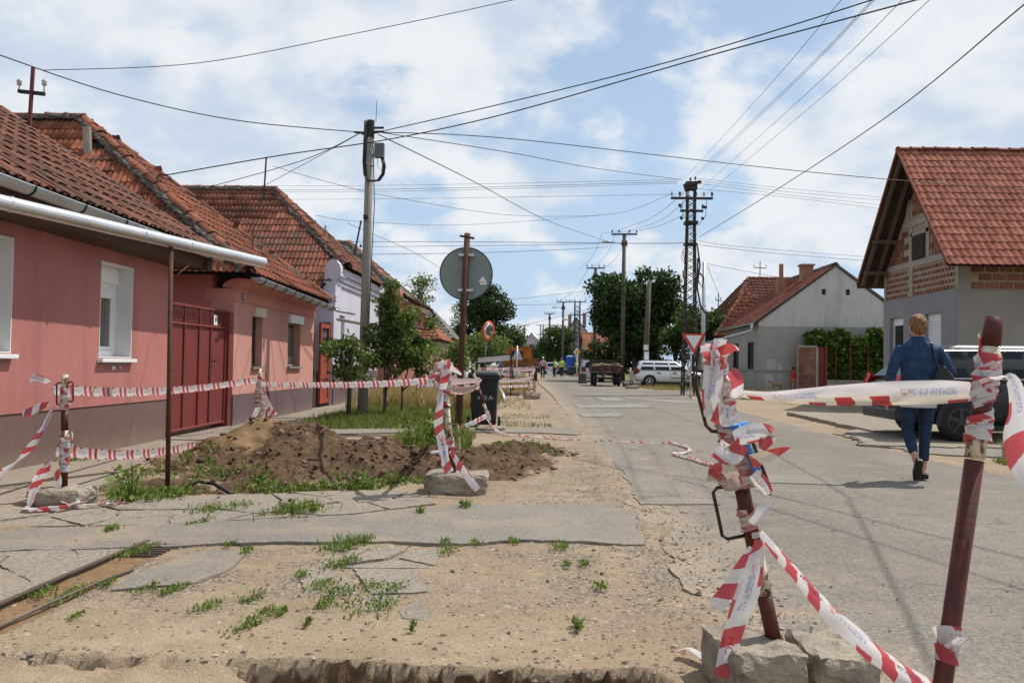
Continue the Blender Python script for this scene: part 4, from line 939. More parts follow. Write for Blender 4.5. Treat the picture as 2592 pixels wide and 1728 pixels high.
for a in (31.5, 34): mb = MB(); mb.box(W-.2, W-.15, a, a+.7, 1.2, 2.4); mb.build('pane', m_glass, h4)
mb = MB(); mb.box(W-.3, W+.015, 29.9, 37.6, -.1, .5); mb.build('plinth', m_plinthB, h4)
R4 = Roof(h4, m_tileS, .26, .21, .012, 'scale', 8)
ap4 = Vector((-7.45, 33.3, 5.97)); s4 = (5.97-2.55)/(33.3-29.5); y4 = 29.5+(3.6-2.55)/s4
R4.slope([(-12, 29.5, 2.55), (-5.5, 29.5, 2.55), (-5.4, 29.9, 3.0), (-4.85, y4, 3.55), tuple(ap4), (-12, 33.3, 5.95)]); R4.slope([(-4.8, y4, 3.6), (-4.8, 36.5, 3.6), tuple(ap4)])
R4.done()
m_ridgeS = mat_tile('ridge_tile_brown', (.20, .085, .055), (.26, .11, .07), (.30, .13, .085), (.12, .105, .085), .7)
ridge(h4, (-12, 33.3, 5.98), ap4, m_ridgeS, .11, .4, True, 13); ridge(h4, (-4.8, y4, 3.62), ap4, m_ridgeS, .12, .4, True, 14); ridge(h4, (-4.8, 36.5, 3.6), ap4, m_ridgeS, .11, .4, False, 15)
gutter(h4, (-4.72, 31, 3.62), (-4.6, 37.8, 3.55), .08, m_rust, 0)
mb = MB(); mb.tube([(-4.6, 37.7, 3.5), (-4.45, 37.8, 3.3), (-4.75, 37.8, 3.05), (-4.95, 37.8, 2.9)], .06, 8); mb.tube([(-5.6, 30.6, 2.62), (-4.1, 33, 2.45)], .055, 8); mb.build('downpipe', m_rust, h4, True)
mast('roof_mast', -6.98, 31.8, 4.9, 6.6, 'leaning dark mast with a forked top on the grey scale tile roof', False, .035, m_black, .30)
g2 = thing('metal_gate', 'far rose red metal gate past the brown house', 'gate', (W, 36.8, 0))
for k in range(5): mb = MB(); mb.box(W+.06, W+.09, 35.9+k*.38, 36.26+k*.38, .15, 1.9); mb.build('panel', m_redgated, g2)
mb = MB(); mb.box(W-.3, W+.08, 37.85, 37.98, 0, 2.0); mb.build('gate_post', m_redgated, g2)
yw = thing('garden_wall', 'pink garden wall with green ivy along its top', 'wall', (W, 41.5, 0))
mb = MB(); mb.box(W-.25, W+.02, 38.0, 45.2, -.1, 1.75); mb.build('wall_face', m_peach, yw)
# far cottages on the left
def cottage(name, label, x0, x1, y0, y1, ze, zr, wallm, roofm, along='y', hip=0.0, over=.35, tile=(.30, .36), tiles=True, chim=(), wins=(), chm=None):
    """simple gabled or hipped cottage; ridge runs along `along`"""
    t = thing(name, label, 'house', ((x0+x1)/2, (y0+y1)/2, 0)); mb = MB()
    mb.box(x0, x1, y0, y1, -.1, ze)
    if along == 'y':
        xm = (x0+x1)/2
        if not hip: mb.prism([(x0, y0+.002, ze), (x1, y0+.002, ze), (xm, y0+.002, zr-.12)], (0, y1-y0-.004, 0))
        s = (zr-ze)/(xm-x0); A, B = x0-over, x1+over; zo = ze-over*s*.6; ya_, yb_ = y0-over*.6, y1+over*.6
        r0, r1 = (xm, ya_+hip, zr), (xm, yb_-hip, zr)
        slopes = [[(A, ya_, zo), (A, yb_, zo), r1, r0], [(B, yb_, zo), (B, ya_, zo), r0, r1]]
        if hip: slopes += [[(B, ya_, zo), (A, ya_, zo), r0][::1]]
    else:
        ym = (y0+y1)/2
        if not hip: mb.prism([(x0+.002, y0, ze), (x0+.002, y1, ze), (x0+.002, ym, zr-.12)], (x1-x0-.004, 0, 0))
        s = (zr-ze)/(ym-y0); A, B = y0-over, y1+over; zo = ze-over*s*.6; xa_, xb_ = x0-over*.6, x1+over*.6
        r0, r1 = (xa_+hip, ym, zr), (xb_-hip, ym, zr)
        slopes = [[(xa_, A, zo), (xb_, A, zo), r1, r0], [(xb_, B, zo), (xa_, B, zo), r0, r1]]
        if hip: slopes += [[(xa_, B, zo), (xa_, A, zo), r0], [(xb_, A, zo), (xb_, B, zo), r1]]
    mb.build('wall', wallm, t)
    if tiles:
        Rf = Roof(t, roofm, tile[0], tile[1], .035, 'wave', int(abs(x0*7+y0)))
        for sl_ in slopes:
            q = [Vector(v) for v in sl_]; n = (q[1]-q[0]).cross(q[-1]-q[0])
            if n.z < 0: n = -n
            if n.dot(Vector((0, 0, CAM_H))-q[0]) > 0: Rf.slope(sl_)
            else:
                mb = MB(); mb.add(sl_, [tuple(range(len(sl_)))]); mb.build('roof_backing', m_backing, t)
        if Rf.T: Rf.done(300 if y0 < 45 else 0)
        ridge(t, r0, r1, roofm, .12, .45, False, 3, .05)
        if hip:
            for c_ in ([(A, ya_, zo), (B, ya_, zo)] if along == 'y' else [(xa_, A, zo), (xa_, B, zo)]): ridge(t, c_, r0, roofm, .12, .45, False, 3, .05)
    for (cx_, cy_, cz0, cz1, cw) in chim:
        mb = MB(); mb.box(cx_-cw, cx_+cw, cy_-cw, cy_+cw, cz0, cz1); mb.box(cx_-cw-.05, cx_+cw+.05, cy_-cw-.05, cy_+cw+.05, cz1, cz1+.1); mb.build('chimney', chm or m_chim, t)
    for (pl_, pos, a0, a1, z0, z1) in wins:
        mb = MB(); e = .03
        if pl_ == 'y': mb.box(a0, a1, pos-e, pos+.05, z0, z1)
        else: mb.box(pos-.05, pos+e, a0, a1, z0, z1)
        f_ = mb.build('window', m_frame, t); mb = MB(); q = .07
        if pl_ == 'y': mb.box(a0+q, a1-q, pos-e-.006, pos-e+.002, z0+q, z1-q)
        else: mb.box(pos+e-.002, pos+e+.006, a0+q, a1-q, z0+q, z1-q)
        mb.build('pane', m_glass, f_)
    return t
m_chim = simple('chimney_brick', (.33, .17, .10), .9, .25, 5, 40, .4)
m_creamw = mat_stucco('cream_stucco', (.52, .45, .33), (.4, .34, .25), .4)
m_greyw = mat_stucco('grey_render', (.46, .44, .40), (.36, .345, .31), .5)
cottage('cottage', 'cream cottage with bright orange hipped roof beyond the garden wall', -9.5, W-.05, 45.4, 52, 2.5, 4.6, m_creamw, m_tileO, 'x', 2.2, .3, wins=(('x', W-.05, 46.4, 47.2, .9, 2.0), ('x', W-.05, 48.6, 49.4, .9, 2.0)))
cottage('cottage', 'small cottage with yellow grey old roof left of the sign pole', -10, W-.02, 53, 60, 2.8, 5.2, m_creamw, m_tileS, 'x', 2.4, .3)
cottage('cottage', 'low white cottage half hidden behind pale roadside bushes', -11, W+.1, 61, 68, 2.5, 4.4, m_whitep, m_tileO, 'x', 2.2, .3)
# ================================================================ unfinished brick house on the right
m_grend = mat_stucco('bluish_grey_render', (.265, .265, .28), (.21, .21, .225), .5, bs=140, bump=.2)
m_grend2 = mat_stucco('cement_render', (.29, .275, .245), (.23, .215, .19), .5, bs=140, bump=.2)
m_concf = simple('concrete_frame', (.33, .30, .26), .95, .2, 3, 40, .5, .01, base2=(.28, .25, .215))
m_mort = simple('wall_mortar', (.36, .285, .21), .95, .2, 4, 40, .8, .012, base2=(.27, .23, .18))
m_brick = simple('red_block', (.27, .12, .082), .92, .3, 6, 50, .5, .008, base2=(.19, .09, .065), rand=.45)
hu = thing('unfinished_house', 'half rendered brick house with steep clean red tile roof on the right', 'house', (16, 26, 0))
XU = 12.0; yn, yf = 23.55, 28.45
holes = [(26.95, 27.95, 1.55, 2.86), (24.5, 25.52, 1.55, 2.86)]
mb = MB(); wallbox(mb, 'x', XU, .35, yn, yf, -.1, 3.46, holes); mb.build('rendered_wall', m_grend, hu)
mb = MB(); wallbox(mb, 'y', yn, .35, XU+.35, 24, -.1, 3.42); mb.box(XU+.001, XU+.36, yn-.012, yn, 0, 4.15); mb.build('side_wall', m_grend2, hu)
# masonry backing (mortar) with single blocks standing proud of it
mb = MB(); mb.box(XU+.05, XU+.3, yn+.02, yf-.02, 3.46, 4.45); ya = 25.75
mb.prism([(XU+.05, yn+.05, 4.45), (XU+.05, yf-.05, 4.45), (XU+.05, ya, 7.5)], (.25, 0, 0)); mb.box(XU+.36, 24, yn+.05, yn+.3, 3.42, 4.25); mb.build('mortar', m_mort, hu)
brick_me = {}
def brick(parent, x0, x1, y0, y1, z0, z1, mat):
    key = (round(x1-x0, 3), round(y1-y0, 3), round(z1-z0, 3), mat.name)
    if key not in brick_me:
        q = MB(); q.box(0, x1-x0, 0, y1-y0, 0, z1-z0); me = bpy.data.meshes.new('brick'); me.from_pydata([tuple(v) for v in q.v], [], q.f); me.materials.append(mat); brick_me[key] = me
    o = bpy.data.objects.new('brick', brick_me[key]); C.objects.link(o); o.parent = parent; o.location = WM[parent].inverted() @ Vector((x0, y0, z0)); return o
rr = random.Random(9)
for r_ in range(5):                      # course of upright blocks over the render
    z = 3.50+r_*.182
    n = 0; y = yn+.18+(r_ % 2)*.10
    while y < yf-.2:
        if abs(y-26.45) > .16: brick(hu, XU+.03+rr.uniform(-.008, .008), XU+.1, y, y+.125, z, z+.105, m_brick)
        y += .205
def roofz(y): return 4.45+(7.5-4.45)*(1-abs(y-ya)/((ya-yn) if y < ya else (yf-ya)))
for r_ in range(15):
    z = 4.62+r_*.20; y = yn+.2+(r_ % 2)*.15
    while y < yf-.3:
        inwin = 25.30 < y+.14 < 26.62 and 4.4 < z < 5.75; beam = abs(z-5.8) < .12
        col_ = min(abs(y+.13-25.38), abs(y+.13-26.5), abs(y+.13-26.85)) < .12
        if min(roofz(y), roofz(y+.27)) > z+.19 and not inwin and not beam and not col_: brick(hu, XU+.035+rr.uniform(-.006, .006), XU+.1, y, y+.27, z, z+.18, m_brick)
        y += .285
for r_ in range(3):
    z = 3.46+r_*.235; x = XU+.42+(r_ % 2)*.2
    while x < 20:
        brick(hu, x, x+.33, yn+.02, yn+.1, z+.02, z+.195, m_brick); x += .40
def cbeam(y0, y1, z0, z1): mb = MB(); mb.box(XU+.012, XU+.2, y0, y1, z0, z1); mb.build('concrete_beam', m_concf, hu)
cbeam(yn+.0, yf-.0, 4.41, 4.60); cbeam(26.36, 26.56, 3.47, 4.41); cbeam(26.40, 26.60, 4.60, 5.7); cbeam(25.28, 25.48, 4.60, 5.7); cbeam(24.9, 27.1, 5.70, 5.88); cbeam(26.62, 26.80, 5.88, 6.6); cbeam(25.3, 26.5, 5.38, 5.50); cbeam(yn, yn+.14, 3.47, 4.41); cbeam(yf-.14, yf, 3.47, 4.41)
mb = MB(); mb.box(XU-.005, XU+.08, 25.50, 26.38, 4.60, 5.36); f_ = mb.build('attic_window', m_wooddk, hu)
for k in range(9):
    for y0_, y1_ in ((25.55, 25.92), (25.96, 26.33)):
        mb = MB(); z = 4.66+k*.075; mb.add([(XU-.012, y0_, z), (XU-.012, y1_, z), (XU-.045, y1_, z-.0), (XU-.045, y0_, z), (XU-.012, y0_, z+.05), (XU-.012, y1_, z+.05)], [(0, 1, 5, 4), (3, 2, 5, 4), (0, 3, 2, 1)]); mb.build('louvre', simple('louvre_wood', (.085, .065, .052), .8, .2, 5, 40, .2) if k == 0 and y0_ < 25.6 else bpy.data.materials['louvre_wood'], f_)
for a0, a1, z0, z1 in holes:
    mb = MB()
    for (y0_, y1_, q0, q1) in ((a0, a0+.06, z0, z1), (a1-.06, a1, z0, z1), (a0+.06, a1-.06, z0, z0+.07), (a0+.06, a1-.06, z1-.25, z1)): mb.box(XU+.12, XU+.18, y0_, y1_, q0, q1)
    f_ = mb.build('window_frame', m_white, hu); mb = MB(); mb.box(XU+.15, XU+.155, a0+.05, a1-.05, z0+.06, z1-.2); mb.build('pane', m_glass, f_)
    if a0 < 25:
        for k in range(17):
            mb = MB(); z = z1-.26-k*.058; mb.box(XU+.125, XU+.14, a0+.06, a1-.06, z-.052, z); mb.build('shutter_slat', m_white, f_)
RU = Roof(hu, m_tileR, .205, .30, .034, 'wave', 21)
xv = 11.2; zr = 7.9; yr = 25.62
RU.slope([(xv, 22.5, 4.02), (24, 22.5, 4.02), (24, yr, zr), (xv, yr, zr)]); RU.done()
mb = MB(); mb.add([(xv, 28.75, 4.02), (24, 28.75, 4.02), (24, yr, zr), (xv, yr, zr)], [(0, 1, 2, 3)]); mb.add([(xv, 28.75, 3.94), (24, 28.75, 3.94), (24, yr, zr-.08), (xv, yr, zr-.08)], [(3, 2, 1, 0)]); mb.build('roof_backing', m_wooddk, hu)
mb = MB(); mb.bar((xv-.01, 28.72, 4.06), (xv-.01, yr, zr+.03), .03, .07); mb.bar((xv-.01, 22.5, 4.06), (xv-.01, yr, zr+.03), .03, .07); mb.build('verge_tile', m_tileR, hu)
ridge(hu, (xv, yr, zr+.03), (24, yr, zr+.03), m_tileR, .11, .38, False, 22, .05)
m_timber = simple('rafter_timber', (.12, .085, .06), .85, .25, 4, 40, .3, stretch=(1, 1, .2))
for x in (11.35, 11.75):
    for y_e in (28.6, 22.62):
        mb = MB(); mb.bar((x, y_e, 4.02), (x, yr, zr-.13), .10, .12); mb.build('rafter', m_timber, hu)
for (y, z) in ((27.5, 5.3), (24.1, 5.8), (28.2, 4.35)):
    mb = MB(); mb.box(11.25, 12.1, y-.07, y+.07, z, z+.12); mb.build('purlin', m_timber, hu)
# ================================================================ white gabled house at the corner
m_ww = mat_stucco('old_white_limewash', (.53, .525, .505), (.37, .35, .30), .85, bs=60)
m_wg = mat_stucco('grey_lower_render', (.35, .335, .305), (.29, .275, .25), .4, bs=60)
hw = thing('white_house', 'white gable house with grey lower wall and dark red roof at the corner', 'house', (15.8, 49, 0))
XW, YW = 11.85, 43.4
mb = MB(); mb.box(XW, 19.8, YW, 51, -.1, 3.33); mb.build('lower_wall', m_wg, hw)
mb = MB(); mb.prism([(XW+.0, YW-.012, 3.33), (19.8, YW-.012, 3.33), (19.8, YW-.012, 3.55), (15.82, YW-.012, 6.5), (XW, YW-.012, 3.55)], (0, 7.5, 0)); mb.build('gable', m_ww, hw)
for (a0, a1) in ((44.3, 45.5), (47.5, 48.7)):
    mb = MB(); mb.box(XW-.012, XW+.2, a0, a1, 1.07, 2.54); f_ = mb.build('window', m_wooddk, hw)
    mb = MB(); mb.box(XW-.02, XW-.014, a0+.62, a1-.08, 1.15, 2.46); mb.build('pane', m_glass, f_)
mb = MB(); mb.box(XW-.05, XW+.01, YW-.02, 51, 1.0, 1.05); mb.box(XW-.02, 19.8, YW-.05, YW-.012, 1.0, 1.04); mb.build('moulding', m_wg, hw)
for x in (15.2, 16.45):
    mb = MB(); mb.box(x-.1, x+.1, YW-.02, YW+.1, 5.02, 5.32); mb.build('vent_hole', m_black, hw)
for i, (x, z, a, b) in enumerate(((12.5, 1.35, .30, .35), (13.0, 1.2, .16, .2), (12.4, .65, .28, .26), (12.95, .72, .14, .18), (12.5, .3, .3, .2), (14.0, 1.2, .12, .15))):
    mb = MB(); rr_ = random.Random(i); mb.prism([(x+a*math.cos(t)*rr_.uniform(.7, 1), YW-.004, z+b*math.sin(t)*rr_.uniform(.7, 1)) for t in np.linspace(0, 5.6, 9)], (0, -.006, 0)); mb.build('plaster_patch', m_greyw, hw)
m_tileD = mat_tile('clay_tile_dark', (.13, .042, .032), (.18, .058, .042), (.23, .078, .055), (.10, .062, .05), .5)
RW = Roof(hw, m_tileD, .26, .34, .035, 'rib', 31); RW.slope([(XW-.35, 51.2, 3.38), (XW-.35, YW-.06, 3.38), (15.82, YW-.06, 6.6), (15.82, 51.2, 6.6)]); RW.done()
mb = MB(); mb.add([(15.82, YW-.06, 6.6), (20.2, YW-.06, 3.4), (20.2, 51.2, 3.4), (15.82, 51.2, 6.6)], [(0, 1, 2, 3)]); mb.bar((15.82, YW-.03, 6.6), (20.2, YW-.03, 3.42), .1, .12); mb.bar((15.82, YW-.03, 6.6), (11.5, YW-.03, 3.42), .1, .1); mb.build('roof_edge', m_mortar, hw)
ridge(hw, (15.82, YW, 6.62), (15.82, 51.2, 6.62), m_tileD, .12, .42, True, 33, .04)
mb = MB(); mb.box(14.95, 15.55, 46, 46.6, 6.0, 6.85); mb.box(14.88, 15.62, 45.93, 46.67, 6.85, 6.95); mb.build('chimney', m_chim, hw)
mb = MB(); mb.box(14.2, 14.7, 48, 48.5, 5.2, 6.35); mb.tube([(14.45, 48.25, 6.35), (14.45, 48.25, 7.2)], .13, 8); mb.build('chimney', m_chim, hw)
gutter(hw, (XW-.4, YW-.2, 3.48), (XW-.4, 51.2, 3.42), .1, m_zincd, 0)
mb = MB(); mb.tube([(XW-.4, YW-.15, 3.42), (XW-.4, YW-.15, 3.1), (XW-.6, YW+.2, 3.0), (9.2, 45.2, 2.35)], .07, 8); mb.build('downpipe', m_zincd, hw, True)
cottage('cottage', 'orange hip roofed house behind the white gable house', 12.4, 23, 53.6, 62.4, 3.7, 7.4, m_greyw, m_tileC, 'x', 3.0, .5)
cottage('cottage', 'lower hip roofed wing with red tiles beside the big trees', 11.6, 16.4, 51.8, 57.2, 3.3, 6.1, m_greyw, m_tileB, 'x', 2.5, .4)
mast('roof_mast', 15.9, 58, 7.0, 8.6, 'cross shaped roof mast with insulators on the orange hip roof', m=m_black, w=.45)
mast('roof_mast', 11.9, 53, 4.2, 5.9, 'short dark mast with a tangle of fittings beside the galvanised pole', m=m_black, w=.18)
# ================================================================ corner fence: block pillar, red gate, posts, vines
pw = thing('block_pillar', 'broad pillar of bare red blocks beside the red gate', 'pillar', (14.15, 42.6, 0))
mb = MB(); mb.box(13.66, 14.55, 42.62, 42.9, -.1, 2.26); mb.build('mortar', m_mort, pw)
for r_ in range(8):
    for k in range(3):
        x = 13.68+k*.29; brick(pw, x, x+.26, 42.59+rr.uniform(-.008, .008), 42.7, .05+r_*.272, .05+r_*.272+.24, m_brick)
mb = MB(); mb.box(13.62, 14.6, 42.55, 42.95, 2.26, 2.34); mb.box(14.55, 14.66, 42.56, 42.9, -.1, 2.26); mb.build('cap', m_concf, pw)
rg = thing('metal_gate', 'narrow red metal gate between block pillar and vine fence', 'gate', (14.85, 42.6, 0))
mb = MB(); mb.box(14.68, 15.02, 42.62, 42.66, .1, 2.3); mb.build('panel', m_redgate, rg); mb = MB(); mb.box(15.0, 15.12, 42.55, 42.68, 0, 2.36); mb.build('gate_post', m_redgate, rg)
vf = thing('vine_fence', 'fence of rusty posts on a low wall, overgrown by grape vine', 'fence', (16.6, 42.6, 0))
mb = MB(); mb.box(15.12, 19.5, 42.55, 42.75, -.1, .52); mb.box(15.1, 19.5, 42.5, 42.8, .52, .6); mb.build('low_wall', m_concf, vf)
for x in (15.55, 16.3, 17.18, 18.0):
    mb = MB(); mb.box(x-.035, x+.035, 42.56, 42.63, .6, 2.45+.05*(x-15.5)); mb.build('post', m_redgated, vf)
for z in (.9, 1.7):
    mb = MB(); mb.box(15.1, 19.4, 42.63, 42.65, z, z+.04); mb.build('rail', m_rust, vf)
# ================================================================ poles, tower and wires
m_pole = simple('grey_concrete_pole', (.265, .25, .225), .9, .2, 3, 60, .4, .004, stretch=(1, 1, .15), base2=(.19, .175, .155))
m_wood = simple('wooden_pole', (.10, .085, .068), .9, .25, 4, 50, .4, .005, stretch=(1, 1, .08))
m_latt = simple('dark_lattice_steel', (.035, .027, .023), .6, .3, 4, 40, .2, base2=(.06, .035, .025))
m_wire = simple('wire', (.03, .032, .033), .6, .1, 4, 30, 0)
m_lamp = simple('lamp_housing', (.55, .56, .57), .4, .1, 4, 30, 0)
lp = thing('concrete_pole', 'tall concrete utility pole with looped black cables beside the young trees', 'utility pole', (-3.42, 16.8, 0))
mb = MB(); mb.tube([(-3.42, 16.8, -.2), (-3.40, 16.8, 3), (-3.38, 16.8, 6.05)], [.108, .092, .078], 16); mb.build('shaft', m_pole, lp, True)
mb = MB(); mb.tube([(-3.38, 16.8, 5.72), (-3.38, 16.8, 6.08)], [.086, .084], 12); mb.tube([(-3.55, 16.78, 5.80), (-3.20, 16.72, 5.82)], .026, 6)
for s, z in ((-1, 5.8), (1, 5.82), (1, 5.9)): mb.tube([(-3.38+s*.1, 16.7, z), (-3.38+s*.3, 16.68, z+.0)], .025, 6)
mb.build('head_clamps', m_black, lp)
mb = MB(); cab = [(-3.47, 16.69, 6.05), (-3.49, 16.685, 5.2), (-3.46, 16.68, 4.92), (-3.34, 16.66, 4.80), (-3.18, 16.66, 4.82), (-3.10, 16.68, 4.95), (-3.08, 16.7, 5.12), (-3.13, 16.7, 5.32)]
for k in range(3): mb.tube([(x+.018*k, y+.014*k, z) for x, y, z in cab], .017, 6)
mb.tube([(-3.30, 16.69, 5.75), (-3.27, 16.69, 5.0), (-3.24, 16.68, 4.3), (-3.28, 16.68, 3.0), (-3.30, 16.67, 2.0)], .010, 5); mb.tube([(-3.2, 16.7, 5.3), (-3.19, 16.7, 5.1), (-3.12, 16.7, 5.02), (-3.09, 16.7, 5.2)], .005, 5)
mb.build('cable_loop', m_black, lp, True)
mb = MB(); mb.box(-3.26, -3.06, 16.62, 16.74, 5.28, 5.58); bevel(mb.build('junction_box', simple('grey_box', (.10, .12, .13), .5, .1, 4, 30, 0), lp), .015)
mb = MB(); mb.tube([(-3.27, 16.8, 6.05), (-3.255, 16.8, 6.5)], .006, 5); mb.build('spike', m_black, lp)
mb = MB(); mb.box(-3.46, -3.37, 16.66, 16.70, 4.02, 4.11); mb.tube([(-3.5, 16.68, 3.5), (-3.5, 16.66, 3.45)], .02, 6); mb.build('bracket', m_black, lp)
mb = MB(); 
for z in (5.15, 5.62): mb.tube([(-3.39+.092*math.cos(t), 16.8+.092*math.sin(t), z) for t in np.linspace(0, 6.28, 17)], .008, 5, cap=False)
mb.build('steel_band', m_zincd, lp)
def insul(mb, x, y, z, s=1.0): mb.tube([(x, y, z), (x, y, z+.12*s)], .012*s, 5); mb.lathe([(.02*s, .08*s), (.055*s, .1*s), (.04*s, .16*s), (.055*s, .19*s), (.03*s, .24*s), (.005, .25*s)], (x, y, z), 8)
def wood_pole(name, label, x, y, h, arm=.85, lamp=None, m=None, r=.12, lean=0., arms=True, group=None, sign=False):
    t = thing(name, label, 'utility pole', (x, y, 0), group=group)
    mb = MB(); mb.tube([(x, y, -.2), (x+lean, y, h)], [r*1.25, r*.8], 10); mb.build('shaft', m or m_wood, t, True)
    if arms:
        mb = MB(); mb.bar((x+lean-arm, y-.1, h-.05), (x+lean+arm, y-.1, h-.02), .09, .11); mb.build('cross_arm', m_latt, t)
        for k in (-.95, -.4, .4, .95):
            mb = MB(); insul(mb, x+lean+arm*k, y-.1, h, 1.1); mb.build('insulator', m_black, t)
        mb = MB(); mb.box(x+lean-.22, x+lean+.22, y-.2, y-.1, h-.75, h-.65); mb.tube([(x+lean-.15, y-.2, h-.9), (x+lean-.15, y-.2, h-.5)], .05, 6); mb.tube([(x+lean+.15, y-.2, h-.9), (x+lean+.15, y-.2, h-.5)], .05, 6); mb.build('fittings', m_latt, t)
    if lamp:
        lx, lz = lamp; mb = MB(); mb.tube([(x, y-.1, lz-.1), (x+lx*.5, y-.2, lz), (x+lx*.75, y-.25, lz+.02)], .025, 6); mb.build('lamp_arm', m_pole, t)
        mb = MB(); mb.ell((x+lx, y-.3, lz+.03), (abs(lx)*.32, .14, .10)); mb.build('lamp_head', m_lamp, t, True)
    return t
wood_pole('utility_pole', 'tall wooden pole with street lamp left of the dark lattice tower', 6.4, 58, 10.4, .9, (-1.25, 9.75), r=.15)
wood_pole('utility_pole', 'wooden pole with four insulators standing at the edge of the chestnut crown', 5.72, 75, 10.0, .83, r=.15)
wood_pole('utility_pole', 'distant wooden pole with street lamp in front of the grey gable', 3.6, 95, 8.4, .75, (-1.0, 7.7), r=.14)
wood_pole('utility_pole', 'thin distant pole between the lamp pole and the orange truck', 2.6, 120, 8.6, .75, r=.15)
wood_pole('utility_pole', 'farthest left pole rising above the distant pale house', -1.4, 160, 8.7, .9, r=.18)
w2 = wood_pole('utility_pole', 'bare slightly leaning post with paper notices in front of the white estate car', 6.42, 47, 5.95, m=m_wood, r=.15, lean=.22, arms=False)
for z0, z1, dx in ((2.05, 2.35, 0), (1.45, 1.95, .03), (1.2, 1.42, 0)):
    mb = MB(); mb.box(6.42+.05+dx-.13, 6.42+.05+dx+.13, 46.74, 46.76, z0, z1); mb.build('paper_notice', m_white, w2)
wood_pole('galvanised_pole', 'pale galvanised pole right of the lattice tower', 7.86, 38, 5.95, m=m_zincd, r=.09, arms=False)
def lattice(name, label, x, y, h, wb, wt, arms, rad=.03):
    t = thing(name, label, 'lattice tower', (x, y, 0))
    def hw_(z): return (wb+(wt-wb)*min(1, z/(h*.8)))/2
    for sx in (-1, 1):
        for sy in (-1, 1):
            mb = MB(); mb.tube([(x+sx*hw_(z), y+sy*hw_(z), z) for z in (-.1, h*.4, h*.8, h)], rad*1.25, 4); mb.build('leg', m_latt, t)
    mb = MB(); z = .1; k = 0
    while z < h*.93:
        s = max(.22, hw_(z)*1.6); z1 = min(h, z+s); a, b = hw_(z), hw_(z1)
        for (p, q) in (((-1, -1), (1, -1)), ((1, -1), (1, 1)), ((1, 1), (-1, 1)), ((-1, 1), (-1, -1))):
            mb.bar((x+p[0]*a, y+p[1]*a, z), (x+q[0]*b, y+q[1]*b, z1), rad, rad*.7); mb.bar((x+q[0]*a, y+q[1]*a, z), (x+p[0]*b, y+p[1]*b, z1), rad, rad*.7)
        z = z1
    mb.build('bracing', m_latt, t)
    for (z, aw, n) in arms:
        mb = MB(); mb.bar((x-aw, y-hw_(z)-.03, z), (x+aw, y-hw_(z)-.03, z), .09, .09); mb.build('cross_arm', m_latt, t)
        for j in range(n):
            xx = x-aw*.96+2*aw*.96*j/(n-1)
            if abs(xx-x) < .15 and n > 3: continue
            mb = MB(); insul(mb, xx, y-hw_(z)-.03, z+.02, 1.0); mb.build('insulator', m_black if j % 2 else m_porc, t)
    return t
tw = lattice('lattice_tower', 'dark steel lattice power mast with insulator arms behind the yield sign', 6.38, 33.5, 8.6, .52, .30, ((7.93, .84, 6), (7.42, .46, 4)))
mb = MB(); mb.bar((6.38-.35, 33.28, 8.42), (6.38+.35, 33.28, 8.6), .1, .12); mb.box(6.15, 6.6, 33.3, 33.7, 8.3, 8.62); mb.build('top_frame', m_latt, tw)
for z0_, z1_ in ((6.9, 7.02), (6.05, 6.12)): mb = MB(); mb.box(6.12, 6.64, 33.28, 33.72, z0_, z1_); mb.build('collar_frame', m_latt, tw)
for x, z in ((6.15, 8.45), (6.3, 8.66), (6.5, 8.7), (6.08, 8.3)): mb = MB(); insul(mb, x, 33.25, z-.1, .8); mb.build('insulator', m_black, tw)
for x, z in ((5.95, 7.1), (6.8, 7.1), (5.88, 7.62), (6.9, 7.55)): mb = MB(); mb.ell((x, 33.2, z), (.07, .07, .07), 8, 6); mb.build('strain_insulator', m_black, tw)
mb = MB(); mb.tube([(6.6, 33.2, 6.0), (6.7, 33.15, 5.2), (6.62, 33.15, 4.6), (6.8, 33.15, 4.3), (6.85, 33.15, 4.7), (6.7, 33.15, 4.9)], .035, 6); mb.tube([(6.62, 33.2, 5.5), (6.6, 33.15, 4.3), (6.72, 33.1, 3.6), (6.98, 33.1, 3.2), (6.98, 33.1, 2.6), (6.7, 33.1, 2.0), (6.6, 33.1, 1.2)], .035, 6)
mb.tube([(6.05, 33.2, 5.9), (5.95, 33.15, 5.5), (6.1, 33.15, 5.2), (6.02, 33.15, 5.8)], .012, 5); mb.tube([(6.0, 33.2, 7.8), (5.98, 33.15, 7.2), (6.3, 33.2, 6.9)], .012, 5); mb.tube([(6.95, 33.2, 7.9), (6.9, 33.15, 7.2), (6.6, 33.2, 6.8)], .012, 5)
mb.build('slack_cables', m_black, tw, True)
mb = MB(); mb.box(6.02, 6.13, 33.15, 33.25, 4.72, 5.0); mb.box(6.42, 6.52, 33.1, 33.2, 4.7, 4.9); mb.build('switch_box', m_frame, tw)
t2 = lattice('lattice_tower', 'far slender lattice mast with two arms left of the chestnut tree', 4.95, 90, 8.1, .75, .55, ((8.02, .9, 4), (6.6, .75, 3)), .05)
mb = MB(); mb.ell((3.6, 89.6, 6.1), (.35, .15, .13)); mb.tube([(3.8, 89.7, 6.05), (4.7, 89.7, 5.8)], .03, 5); mb.build('lamp_head', m_lamp, t2, True)
lattice('lattice_tower', 'smallest lattice mast far down the street', 2.0, 160, 8.9, .9, .6, ((8.8, 1.1, 4), (6.9, .9, 3)), .06)
nw = [0]
